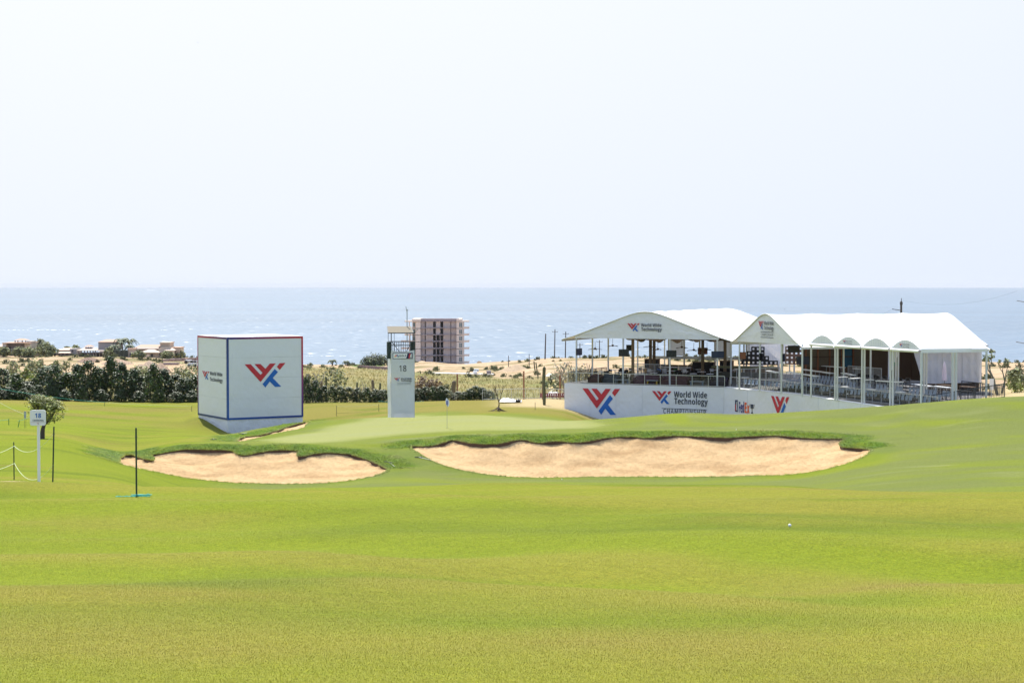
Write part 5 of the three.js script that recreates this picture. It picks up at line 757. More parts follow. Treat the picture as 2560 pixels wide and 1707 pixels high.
// ---------- furniture ----------
const ORDC = ['leftmost', 'second', 'third', 'fourth', 'fifth', 'sixth', 'seventh', 'eighth', 'ninth', 'tenth', 'eleventh', 'twelfth', 'thirteenth', 'fourteenth', 'fifteenth', 'sixteenth', 'seventeenth', 'eighteenth', 'nineteenth', 'twentieth', 'rightmost'];
{
  const seatGeo = (() => { const g = new G(), prof2 = [[0.22, 0.44], [0.16, 0.455], [0, 0.43], [-0.14, 0.425], [-0.2, 0.46], [-0.235, 0.6], [-0.265, 0.8], [-0.27, 0.86]]; const f = (off) => (u, v) => { const k = v * (prof2.length - 1), i = Math.min(prof2.length - 2, Math.floor(k)), t = k - i, z = lerp(prof2[i][0], prof2[i + 1][0], t), y = lerp(prof2[i][1], prof2[i + 1][1], t), x = (u - 0.5) * 0.44; return V(x, y + off + 1.1 * x * x * 0.4, z + 0.9 * x * x * (v > 0.5 ? 1 : 0) - off * 0.5); }; g.sheet(f(0.012), 6, 14); g.sheet((u, v) => f(-0.008)(1 - u, v), 6, 14); return g.geo(); })();
  const legGeo = new G().tube([V(0, 0.43, 0.1), V(0, 0, 0.2)], 0.014, 4).tube([V(0, 0.43, -0.12), V(0, 0, -0.24)], 0.014, 4).geo();
  const proto = thing('bucket_chair', 'x', 'chair'); part('shell', seatGeo, M.shell, proto); for (const x of [-0.19, 0.19]) part('leg_frame', legGeo, M.darkSteel, proto).position.x = x;
  let first = true; const turn0 = Math.atan2(-wB.x, -wB.z), put = (p, turn, label, group) => { if (first) { first = false; proto.position.copy(p); proto.rotation.y = turn; proto.userData.label = label; proto.userData.group = group; return; } copyOf(proto, p, turn, label, group); };
  const r = rng(71), row = (n, f, label, group) => { for (let i = 0; i < n; i++) put(f(i), turn0 + (r() - 0.5) * 0.25, label.replace('@', ORDC[i]), group); };
  row(14, (i) => P1.clone().addScaledVector(uP, 1.6 + i * 0.66 + (i > 3 ? 0.8 : 0)).addScaledVector(wP, 1.25), '@ grey bucket chair of the front row above the trophy banner', 'front row chairs above the trophy banner');
  row(11, (i) => FT(-6.6 + i * 0.6, 2.2), '@ grey bucket chair of the second row under the middle gable', 'second row chairs under the middle gable'); row(12, (i) => FT(-6.4 + i * 0.6, 3.4), '@ grey bucket chair of the third row under the middle gable', 'third row chairs under the middle gable'); row(12, (i) => FT(-5.8 + i * 0.6, 4.6), '@ grey bucket chair of the fourth row under the middle gable', 'fourth row chairs under the middle gable');
  row(21, (i) => FI(1.3 + Math.floor(i / 3) * 2.75 + (i % 3) * 0.62, 1.3), '@ grey bucket chair of the line behind the rail under the arches', 'chairs behind the rail under the arches');
  row(21, (i) => FT(1.6 + Math.floor(i / 3) * 2.7 + (i % 3) * 0.62, 2.3), '@ grey bucket chair of the middle line under the arches', 'second line of chairs under the arches'); row(21, (i) => FT(2.2 + Math.floor(i / 3) * 2.6 + (i % 3) * 0.62, 3.6), '@ grey bucket chair of the deepest line under the arches', 'third line of chairs under the arches');
  // long white counters, placed where the photograph shows their ends
  const tops = [[2034, 911.8, 2109.6, 918, 'topmost long white counter before the dark wall'], [2009.8, 922.7, 2080, 928.4, 'second long white counter from the back under the arches'], [1971, 929, 2043.6, 937, 'long white counter reaching from middle gable to first arch'], [2108.5, 931.8, 2133.8, 933.6, 'short white counter between the first two pairs of posts'], [2094.7, 942, 2116.5, 944.5, 'short white counter just right of the first post pair'], [2127.4, 945.6, 2150, 948.5, 'white counter left of the second pair of arch posts'], [2163, 948.5, 2183.7, 951.4, 'white counter right of the second pair of arch posts'], [2137.8, 920.4, 2152, 922, 'small far white counter beside the inner barred rail'], [2194.6, 950.8, 2255, 958, 'long white counter crossing the third pair of arch posts'], [2263.7, 956.8, 2327.4, 964.8, 'long white counter at the corner post of the arches'], [2339, 964.8, 2374.5, 968.3, 'rightmost white counter before the closed parasol'], [1800, 920, 1841.8, 921.6, 'white bar counter left of the middle gable post'], [1600, 915.7, 1727, 918.4, 'longest white bar counter inside the left marquee'], [1763, 919, 1798, 920.2, 'white bar counter by the right front post of the left marquee'], [1921, 926, 1947, 928, 'white ledge table near the centre of the middle marquee']];
  for (const [x0, y0, x1, y1, label] of tops) { const a = onTerrace(x0, y0, 1.08), b = onTerrace(x1, y1, 1.08); b.y = a.y; const c = a.clone().lerp(b, 0.5), t = thing('high_counter', label, 'counter', hz(c, a.y - 1.08), 0, null); const A = a.clone().sub(c).setY(1.05), B = b.clone().sub(c).setY(1.05), u = B.clone().sub(A).normalize(), side = V(-u.z, 0, u.x); new G().bar(A, B, 0.5, 0.07).mesh('top', M.counter, t); for (const e of [A, A.clone().lerp(B, 0.5), B]) for (const s of [-0.2, 0.2]) { const p = e.clone().addScaledVector(u, e === A ? 0.1 : e === B ? -0.1 : 0).addScaledVector(side, s); new G().bar(p.clone().setY(0), p.clone().setY(1.02), 0.04).mesh('leg', M.steel, t); } new G().bar(A.clone().setY(0.3), B.clone().setY(0.3), 0.04).mesh('foot_rail', M.steel, t); }
  for (const [x0, y0, x1, y1, label] of [[2034, 958.8, 2052, 960, 'low white table near the first arch post'], [2104.5, 965.7, 2121.7, 966.3, 'low white table right of the first post pair'], [2172, 972, 2188, 973.8, 'low white table right of the second post pair'], [2245.3, 978.6, 2261.4, 980.3, 'low white table right of the third post pair'], [1958, 950, 1967, 951, 'low white table between chair rows under the middle gable'], [1856, 941, 1868, 942, 'low white table beside the left post of the middle gable']]) { const a = onTerrace(x0, y0, 0.75), b = onTerrace(x1, y1, 0.75), c = a.clone().lerp(b, 0.5), t = thing('low_table', label, 'table', hz(c, a.y - 0.75)); const A = a.clone().sub(c).setY(0.73), B = b.clone().sub(c).setY(0.73); new G().bar(A, B, 0.6, 0.04).mesh('top', M.counter, t); for (const e of [A, B]) new G().bar(e.clone().setY(0), e.clone().setY(0.7), 0.05).mesh('leg', M.steel, t); }
  // bar stools in the left marquee
  const stool = (p, c, label) => { const t = thing('bar_stool', label, 'stool', p); new G().box(0, 0.78, 0, 0.42, 0.08, 0.42).mesh('seat', c, t); new G().box(0, 1.02, -0.2, 0.42, 0.3, 0.05).mesh('back', c, t); for (const [x, z] of [[-0.18, -0.18], [0.18, -0.18], [-0.18, 0.18], [0.18, 0.18]]) new G().bar(V(x, 0, z), V(x, 0.75, z), 0.03).mesh('leg', M.white, t); };
  [[1612, M.yellow, 'stool with yellow seat at the left part of the long bar counter'], [1624, M.white, 'white bar stool next to the yellow stool'], [1648, M.blue, 'blue bar stool at the long counter'], [1662, M.white, 'white bar stool right of the blue stool'], [1690, M.green, 'green bar stool right of the double navy screen'], [1712, M.white, 'white bar stool near the end of the long counter'], [1780, M.white, 'white bar stool under the right hand counter'], [1812, M.white, 'white bar stool between the left and middle marquees']].forEach(([x, m, l]) => { const p = atY(x, 931, Y0 + 0.78); stool(hz(p, Y0), m, l); });
  // dark sofas behind the rail
  const sofa = (x0, x1, o, m, label) => { const a = aT(x0), b = aT(x1), L = b - a, t = thing('banquette_sofa', label, 'sofa', TA_(a, o, Y0), Math.atan2(-uA.z, uA.x)); new G().box(L / 2, 0.24, -0.3, L, 0.46, 0.8).mesh('seat', m, t); const bk = new G().sheet((u, v) => V(L * u, lerp(0.46, 0.9, v) - 0.16 * Math.pow(Math.abs(2 * u - 1), 4) * v, -0.72 - 0.1 * v), 14, 4); bk.sheet((u, v) => V(L * (1 - u), lerp(0.0, 0.9, v) - 0.16 * Math.pow(Math.abs(2 * u - 1), 4) * v, -0.95), 14, 4); bk.mesh('backrest', m, t); for (const x of [0.08, L - 0.08]) new G().box(x, 0.34, -0.3, 0.16, 0.64, 0.8).mesh('arm', m, t); };
  sofa(1463, 1494, 0.9, M.maroon, 'dark red sofa at the left end behind the guard rail'); sofa(1489, 1533, 1.5, M.slate, 'slate grey sofa right of the dark red sofa'); sofa(1576, 1640, 1.0, M.maroon, 'left maroon sofa facing a small grey table'); sofa(1642, 1714, 1.0, M.maroon, 'long maroon sofa in the middle behind the guard rail'); sofa(1768, 1808, 1.0, std({ color: new THREE.Color(0.025, 0.012, 0.03), roughness: 0.7 }), 'very dark plum sofa at the right front post');
  for (const [x0, x1, l] of [[1532, 1568, 'low grey coffee table left of the second front post'], [1720, 1756, 'low grey coffee table left of the plum sofa'], [1612, 1640, 'small grey table with yellow legs before the maroon sofa']]) { const a = aT(x0), b = aT(x1), t = thing('coffee_table', l, 'table', TA_((a + b) / 2, 0.8, Y0), Math.atan2(-uA.z, uA.x)); new G().box(0, 0.42, 0, b - a, 0.07, 0.6).mesh('top', std({ color: new THREE.Color(0.28, 0.30, 0.29) }), t); for (const x of [-0.4, 0.4]) new G().box(x * (b - a), 0.2, 0, 0.08, 0.4, 0.5).mesh('leg', x0 === 1612 ? M.yellow : M.grey, t); }
  // screens on the posts
  const tv = (x0, x1, y0, y1, d, mat, tilt, label) => { const c = at((x0 + x1) / 2, (y0 + y1) / 2, d), w = (x1 - x0) * d / F / Math.max(0.35, Math.cos(tilt)), h = (y1 - y0) * d / F, t = thing('screen', label, 'television', c, tilt); new G().box(0, 0, -0.03, w, h, 0.06).mesh('housing', M.black, t); new G().box(0, 0, 0.004, w - 0.06, h - 0.06, 0.012).mesh('display', mat, t); new G().box(0, 0, -0.12, 0.12, 0.12, 0.2).mesh('bracket', M.darkSteel, t); };
  tv(1441, 1456, 871, 888, 182, M.navyScreen, 1.0, 'turned screen on the left corner post of the left marquee'); tv(1547, 1573, 873, 891, 179.5, M.screen, 0.1, 'black screen on the second front post of the left marquee'); tv(1666, 1692, 875.5, 893, 177.5, M.screen, 0.1, 'black screen on the third front post of the left marquee'); tv(1779, 1811, 878, 895, 175.5, M.navyScreen, 0.1, 'navy screen on the right front post of the left marquee'); tv(1850, 1866, 880, 898, 171, M.rust, 0.5, 'reddish back of a tilted screen left under the middle gable'); tv(1899, 1909.5, 883, 902, 168, M.screen, 0.9, 'narrow turned screen on the second post of the middle gable'); tv(1954, 1964.5, 884, 904, 165, M.navyScreen, 0.9, 'narrow turned screen on the third post of the middle gable'); tv(1970, 2001, 863.6, 881.5, 167, M.black, 0.3, 'large black hanging screen under the right of the middle gable'); tv(1991, 2025, 891, 911, 171, M.navyScreen, 0.3, 'large navy screen on the floor behind the right gable post'); tv(1566, 1583, 862, 877, 190, M.black, 0.2, 'small dark screen deep inside the left marquee'); tv(1745, 1770, 869, 886, 190, M.rust, 0.3, 'brown backed screen hanging deep in the left marquee');
  // ceiling fans
  const fan = thing('ceiling_fan', '', 'ceiling fan'), hub = new G().ball(V(0, 0.02, 0), 0.14, 0.12, 0.14, 10, 6); hub.tube([V(0, 0.1, 0), V(0, 0.75, 0)], 0.02, 5); hub.mesh('hub', M.brown, fan); const bl = new G().sheet((u, v) => V(0.12 + 0.62 * u, -0.02 - 0.07 * u * u + 0.03 * v, (v - 0.5) * (0.14 + 0.12 * Math.sin(Math.PI * u))), 8, 3); bl.sheet((u, v) => V(0.12 + 0.62 * u, -0.035 - 0.07 * u * u + 0.03 * (1 - v), (0.5 - v) * (0.14 + 0.12 * Math.sin(Math.PI * u))), 8, 3); const bg = bl.geo(); for (let k = 0; k < 4; k++) part('blade', bg, M.woven, fan).rotation.y = k * Math.PI / 2;
  [[1488, 872, 184, 0.1, 'leftmost ceiling fan hanging clear against the sea'], [1532, 864, 190, 0.7, 'ceiling fan beside the tall posts of the left marquee'], [1625, 866, 186, 0.3, 'ceiling fan above the long white bar counter'], [1645, 873, 184, 1.0, 'lower ceiling fan right of the window door'], [1705, 868, 186, 0.5, 'ceiling fan right of the third front post'], [1735, 875, 183, 0.2, 'lowest ceiling fan in the right half of the left marquee'], [1768, 874, 190, 0.9, 'ceiling fan near the brown backed screen']].forEach(([x, y, d, a, l], i) => { const p = at(x, y, d), o = i ? copyOf(fan, p, a, l) : fan; o.position.copy(p); o.rotation.y = a; o.userData.label = l; o.userData.group = 'ceiling fans of the left marquee'; });
  // closed parasol, dark tables, exit board
  const p = at(2362, 965, 163); p.y = Y0; const ps = thing('closed_parasol', 'furled pale pink parasol before the white curtain wall', 'parasol', p), top = at(2362, 905, 163).y - Y0, low = at(2362, 951, 163).y - Y0; new G().tube([V(0, 0, 0), V(0, top, 0)], 0.03, 6).mesh('pole', M.brown, ps); new G().sheet((u, v) => { const a = u * 6.2832, k = v < 0.72 ? lerp(1, 0.72, v / 0.72) : lerp(0.72, 0.12, (v - 0.72) / 0.28), rr = 0.2 * k * (1 + 0.16 * Math.cos(7 * a)); return V(Math.cos(a) * rr, lerp(low, top + 0.05, v), -Math.sin(a) * rr); }, 42, 10).mesh('canopy', std({ color: new THREE.Color(0.80, 0.66, 0.68), side: THREE.DoubleSide }), ps);
  const dt = (x0, y0, x1, y1, label) => { const Y = Y0 + 1.0, a = atY(x0, y0, Y), b = atY(x1, y1, Y), c = a.clone().lerp(b, 0.5), t = thing('dark_table', label, 'table', hz(c, Y0)); const A = a.clone().sub(c).setY(1), B = b.clone().sub(c).setY(1); new G().bar(A, B, 0.7, 0.06).mesh('top', M.brown, t); for (const e of [A, B]) for (const s of [-0.25, 0.25]) new G().bar(e.clone().add(V(0, 0, s)).setY(0), e.clone().add(V(0, 0, s)).setY(0.97), 0.05).mesh('leg', M.darkSteel, t); };
  dt(2334, 960.5, 2384, 964, 'dark wooden high table below the parasol'); dt(2402, 966, 2436, 968, 'dark wooden high table at the right between the posts'); dt(2278, 953, 2300, 956, 'dark wooden table before the black entrance');
  const sf = (x, label) => { const q = atY(x, 978, Y0 + 0.75), t = thing('bar_stool', label, 'stool', hz(q, Y0)); new G().box(0, 0.75, 0, 0.4, 0.06, 0.4).mesh('seat', M.dark, t); for (const [a, b] of [[-0.17, -0.17], [0.17, -0.17], [-0.17, 0.17], [0.17, 0.17]]) new G().bar(V(a, 0, b), V(a * 0.8, 0.73, b * 0.8), 0.03).mesh('leg', M.darkSteel, t); }; [[2345, 'black stool left under the dark table by the parasol'], [2362, 'black stool under the middle of the parasol table'], [2408, 'black stool under the dark table at right'], [2426, 'black stool rightmost by the barred fence']].forEach(([x, l]) => sf(x, l));
  const ex = at(2240.5, 910, 163), eb = thing('exit_board', 'small green exit board on the curtain edge', 'sign', ex); new G().box(0, 0, 0, 0.32, 0.36, 0.03).mesh('board', std({ color: linear('#0f6a44') }), eb); print(eb, 'arrow', M.white, [flat([shapeOf([[0.5, 0.1], [0.8, 0.45], [0.6, 0.45], [0.6, 0.85], [0.4, 0.85], [0.4, 0.45], [0.2, 0.45]])], 0.22, 0.22, -0.11, -0.13, planeMap(V(0, 0, 0.02), V(1, 0, 0), UP, 0.004))]);
  const bx = (x, y, d, w, h, m, label, cat = 'box') => { const q = atY(x, y, Y0 + 1.1), t = thing('service_box', label, cat, q); new G().box(0, h / 2, 0, w, h, 0.4).mesh('body', m, t); new G().box(0, h + 0.015, 0, w + 0.04, 0.03, 0.44).mesh('lid', m, t); }; bx(2190, 947, 0, 0.7, 0.32, M.white, 'white cool box on the floor behind the inner counter'); bx(2127, 932.5, 0, 0.6, 0.25, M.white, 'white box lying on the short white counter');
}
{ // more furniture inside: rows of dark high tables with stools, low woven fence, planters
  const wf = thing('woven_fence', 'low dark woven fence along the back of the left marquee', 'fence', TA_(2.2, 18.8, Y0)); for (let i = 0; i < 14; i++) { const a = uA.clone().multiplyScalar(i * 1.05), b = uA.clone().multiplyScalar(i * 1.05 + 1.0); new G().bar(a.clone().setY(0.62), b.clone().setY(0.62), 0.08, 1.2).mesh('fence_panel', i % 3 ? M.brown : M.woven, wf); }
  const tb = thing('bistro_table', '', 'table'); new G().box(0, 1.02, 0, 0.75, 0.05, 0.75).mesh('top', M.counter, tb); new G().tube([V(0, 0, 0), V(0, 1.0, 0)], 0.04, 6).mesh('stem', M.darkSteel, tb); part('foot', new THREE.CylinderGeometry(0.26, 0.3, 0.04, 14).translate(0, 0.02, 0), M.darkSteel, tb);
  const st = thing('dark_stool', '', 'stool'); new G().box(0, 0.72, 0, 0.38, 0.07, 0.38).mesh('seat', M.dark, st); new G().box(0, 0.95, -0.18, 0.38, 0.28, 0.04).mesh('back', M.dark, st); for (const [x, z] of [[-0.16, -0.16], [0.16, -0.16], [-0.16, 0.16], [0.16, 0.16]]) new G().bar(V(x * 1.15, 0, z * 1.15), V(x, 0.7, z), 0.03).mesh('leg', M.darkSteel, st);
  const q = rng(401); let nt = 0, ns = 0; const words = ['first', 'second', 'third', 'fourth', 'fifth', 'sixth', 'seventh'], rows = ['front', 'middle', 'rear'];
  for (let rw = 0; rw < 3; rw++) for (let i = 0; i < 7; i++) { if (rw === 0 && (i === 2 || i === 4)) continue; const p = TA_(1.3 + i * 2.0 + (q() - 0.5) * 0.6, 4.6 + rw * 4.2 + (q() - 0.5), Y0), l = `${words[i]} bistro table of the ${rows[rw]} row in the left marquee`, o = nt++ ? copyOf(tb, p, q() * 3, l) : tb; o.position.copy(p); o.userData.label = l; o.userData.group = 'bistro tables in the left marquee';
    for (let k = 0; k < 3; k++) { const a = q() * 6.28, c = p.clone().add(V(Math.cos(a) * 0.65, 0, Math.sin(a) * 0.65)), m = `dark stool ${['left of', 'before', 'right of'][k]} the ${words[i]} ${rows[rw]} row bistro table`, s = ns++ ? copyOf(st, c, a, m) : st; s.position.copy(c); s.rotation.y = a; s.userData.label = m; s.userData.group = 'dark stools in the left marquee'; } }
  for (let i = 0; i < 18; i++) { const m = `dark stool number ${i + 1} from the left along the inner counters under the arches`.replace(/number \d+ from the left/, (i < 9 ? ['first', 'second', 'third', 'fourth', 'fifth', 'sixth', 'seventh', 'eighth', 'ninth'][i] + ' from the left' : ['ninth', 'eighth', 'seventh', 'sixth', 'fifth', 'fourth', 'third', 'second', 'first'][i - 9] + ' from the right')), s = copyOf(st, FT(0.2 + i * 0.58 + q() * 0.2, 5.5 + q() * 0.2), q() * 6, m, 'dark stools at the inner counters under the arches'); }
  for (const [x, b, w, h, l] of [[3.0, 16.5, 1.6, 1.9, 'dark cabinet at the back left of the left marquee'], [9.3, 15.5, 2.4, 1.7, 'wide dark serving cabinet in the middle of the left marquee'], [12.6, 13, 1.4, 2.0, 'tall brown cabinet at the right of the left marquee']]) { const t = thing('serving_cabinet', l, 'cabinet', TA_(x, b, Y0), Math.atan2(-uA.z, uA.x)); new G().box(0, h / 2, 0, w, h, 0.7).mesh('body', M.brown, t); new G().box(0, h + 0.03, 0, w + 0.08, 0.06, 0.78).mesh('top', M.woven, t); for (let k = 0; k < 2; k++) new G().box((k - 0.5) * w / 2, h / 2, 0.36, w / 2 - 0.06, h - 0.12, 0.03).mesh('door', M.dark, t); }
  for (const [x, b, l] of [[5.6, 2.2, 'timber column with a brown wrap left of the second front post'], [4.6, 11, 'tall timber column pair at the left of the marquee'], [4.9, 11.4, 'tall timber column beside the first one'], [10.2, 12, 'timber column in the middle of the left marquee'], [13.4, 9.5, 'timber column before the white curtain wall']]) { const t = thing('timber_column', l, 'column', TA_(x, b, Y0)); new G().bar(V(0, 0, 0), V(0, 4.9, 0), 0.3, 0.3).mesh('shaft', M.woven, t); new G().box(0, 0.1, 0, 0.42, 0.2, 0.42).mesh('base', M.brown, t); }
}
// ---------- plants ----------
const ORD = ['leftmost', 'second', 'third', 'fourth', 'fifth', 'sixth', 'seventh', 'eighth', 'ninth', 'tenth', 'eleventh', 'twelfth', 'thirteenth', 'fourteenth', 'fifteenth', 'sixteenth', 'seventeenth', 'eighteenth', 'nineteenth', 'twentieth', 'twenty first', 'twenty second', 'twenty third', 'twenty fourth'];
const leafMat = (c, rough = 0.55) => new THREE.MeshPhysicalMaterial({ color: new THREE.Color(...c), vertexColors: true, roughness: rough, transmission: 0.25, thickness: 0, side: THREE.DoubleSide });
// a crown of many leaves in clumps spread through its volume; profile(t) is the radius at height t
function crown(seed, { h, r, clumps, leaves, size, prof = (t) => Math.sin(Math.PI * clamp(0.12 + 0.8 * t)), base = 0, narrow = 1, spread = 0.32, tint = 0.35 }) {
  const q = rng(seed), g = new G(); g.c = [];
  for (let k = 0; k < clumps; k++) {
    const t = Math.pow(q(), 0.8), a = q() * 6.283, rr = r * prof(t) * Math.pow(q(), 0.45), c = V(Math.cos(a) * rr, base + t * h, Math.sin(a) * rr * narrow), cs = spread * (0.6 + 0.8 * q()), up = q() > 0.75 ? 1.7 : 1, tone = 0.55 + 0.9 * q();
    for (let i = 0; i < leaves; i++) {
      const d = V(q() * 2 - 1, (q() * 2 - 1) * up, q() * 2 - 1); if (d.length() > 1.2) continue; const p = c.clone().addScaledVector(d, cs), n = V(d.x + (q() - 0.5) * 1.2, d.y + 0.5 + (q() - 0.5), d.z + (q() - 0.5) * 1.2).normalize(), s = V(n.y, -n.x, q() - 0.5).normalize(), e = V().crossVectors(n, s).normalize(), L = size * (0.6 + 0.7 * q()), w = L * 0.42;
      const A = p.clone().addScaledVector(e, -L / 2), B = p.clone().addScaledVector(s, w).addScaledVector(n, 0.12 * L), Cc = p.clone().addScaledVector(e, L / 2), D = p.clone().addScaledVector(s, -w).addScaledVector(n, 0.12 * L);
      g.quad(A, B, Cc, D); const v = tone * (1 - tint / 2 + tint * q()) * (q() > 0.82 ? 2.0 : 0.9), y = q() * 0.35; for (let j = 0; j < 6; j++) g.c.push(v * (1 + y), v * (1 + y * 0.5), v * (1 - y * 0.4));
    }
  }
  return g.geo();
}
function branchy(seed, h, n, depth, r0, spreadA = 0.7, lean = 0) { // trunk and limbs, tapering
  const q = rng(seed), g = new G(), tips = [], grow = (p, d, L, r, k) => { const pts = [p]; let c = p.clone(), dd = d.clone(); for (let i = 0; i < 4; i++) { dd.add(V((q() - 0.5) * 0.35, 0.08, (q() - 0.5) * 0.35)).normalize(); c = c.clone().addScaledVector(dd, L / 4); pts.push(c); } g.tube(pts, (t) => r * lerp(1, 0.62, t), k > 1 ? 7 : 5, false); if (k <= 1) { tips.push([c, dd]); return; } for (let i = 0; i < n; i++) { const a = q() * 6.28, nd = dd.clone().add(V(Math.cos(a) * spreadA, 0.1 + 0.2 * q(), Math.sin(a) * spreadA)).normalize(); grow(c, nd, L * (0.6 + 0.25 * q()), r * 0.58, k - 1); } };
  grow(V(0, -0.1, 0), V(lean, 1, 0).normalize(), h, r0, depth); return { g, tips };
}
const barkMat = std({ color: new THREE.Color(0.09, 0.065, 0.045), roughness: 0.95 }), paleBark = std({ color: new THREE.Color(0.30, 0.26, 0.20), roughness: 0.95 });
const hedgeMat = leafMat([0.036, 0.068, 0.009], 0.5), hedgeMat2 = leafMat([0.058, 0.098, 0.011], 0.5), wispy = leafMat([0.20, 0.24, 0.05], 0.7), olive = leafMat([0.20, 0.235, 0.065], 0.7), farGreen = leafMat([0.19, 0.215, 0.095], 0.8), dryTwig = leafMat([0.22, 0.16, 0.10], 0.9);
function shrubProto(seed, h, r, mat, peak) {
  const t = thing('hedge_shrub', '', 'shrub'); part('foliage', crown(seed, { h, r, clumps: 190, leaves: 15, size: 0.24, spread: 0.30, prof: (u) => peak ? (u < 0.55 ? 0.95 : lerp(0.95, 0.12, (u - 0.55) / 0.45)) : Math.pow(1 - Math.pow(u, 3), 0.6) * 0.95 + 0.05, base: 0.05, narrow: 0.8 }), mat, t);
  part('stems', branchy(seed + 1, h * 0.4, 3, 3, 0.06, 0.6).g.geo(), barkMat, t); return t;
}
{
  const protos = [[shrubProto(101, 4.0, 1.55, hedgeMat, true), 4.0], [shrubProto(103, 3.6, 1.6, hedgeMat, false), 3.6], [shrubProto(105, 3.8, 1.5, hedgeMat2, true), 3.8], [shrubProto(107, 3.4, 1.7, hedgeMat, false), 3.4]], usedP = new Set();
  const place = (px, top, d, v, label, group, wide = 1) => { const b = grounded(px, d), h = at(px, top, d).y - b.y, [p, ph] = protos[v]; const first = !usedP.has(v); usedP.add(v); const o = first ? p : copyOf(p, b, px * 1.7, label, group); o.position.copy(b); o.rotation.y = px * 1.7; o.scale.set(wide, h / ph / 1.02, wide); o.userData.label = label; if (group) o.userData.group = group; };
  const left = [[-60, 930], [-28, 928], [4, 924], [36, 936], [66, 955], [104, 924], [134, 918], [164, 934], [190, 914], [216, 906], [244, 920], [274, 895], [301, 910], [330, 926], [357, 942], [381, 913], [408, 925], [434, 938], [460, 946], [486, 940], [512, 945]];
  left.forEach(([px, top], i) => place(px, top, 207 + (i % 3), [0, 3, 1, 2][i % 4], i === 11 ? 'tallest pointed dark shrub of the left hedge' : `${ORD[i]} dark glossy shrub of the tall left hedge${i ? ' counted from the left' : ''}`, 'shrubs of the tall left hedge', 1));
  const low = [[-10, 965], [20, 968], [55, 972], [90, 964], [128, 968], [160, 975], [200, 970], [250, 975], [300, 975], [345, 978], [395, 975], [440, 980], [478, 978]]; low.forEach(([px, top], i) => place(px, top, 205.5, i % 4, `${ORD[i]} low shrub filling the foot of the left hedge`, 'low shrubs at the foot of the left hedge', 0.62));
  const right = [[764, 946], [786, 953], [808, 965], [828, 966], [850, 967], [872, 969], [894, 971], [916, 970], [938, 974], [958, 975], [985, 975], [1005, 976], [1028, 975], [1046, 972], [1064, 968], [1082, 967], [1102, 966], [1116, 975], [1146, 979], [1160, 980], [1176, 972], [1190, 966], [1206, 970], [1226, 978]]; right.forEach(([px, top], i) => place(px, top, 206, [1, 3, 0, 2][i % 4], `${ORD[i]} shrub of the low hedge between cube and banner wall`, 'shrubs of the low middle hedge', 0.6));
}
{ // the small tree at the sign
  const b = grounded(101, 112), t = thing('small_tree', 'small gnarled olive green tree behind the crossing sign', 'tree', b), { g, tips } = branchy(211, 1.05, 3, 4, 0.15, 0.75, 0.12); g.mesh('trunk', barkMat, t);
  const q = rng(213), c = new G(); c.c = []; for (const [p, d] of tips) { const a = crown(Math.floor(q() * 1e6), { h: 0.5, r: 0.34, clumps: 9, leaves: 16, size: 0.10, spread: 0.16 }); const s = c.p.length; c.add(a, new THREE.Matrix4().makeTranslation(p.x * 0.95, p.y - 0.2, p.z)); c.c.push(...a.attributes.color.array); } let M0 = 0; for (const [p] of tips) M0 = Math.max(M0, p.y); { const a = crown(219, { h: M0 * 0.58, r: M0 * 0.33, clumps: 150, leaves: 15, size: 0.11, spread: 0.17 }); c.add(a, new THREE.Matrix4().makeTranslation(0.12 * M0, M0 * 0.42, 0)); c.c.push(...a.attributes.color.array); } const geo = c.geo(); geo.computeBoundingBox(); part('crown', geo, olive, t); const sc = 2.95 / geo.boundingBox.max.y; t.scale.set(sc * 1.32, sc, sc * 1.25);
}
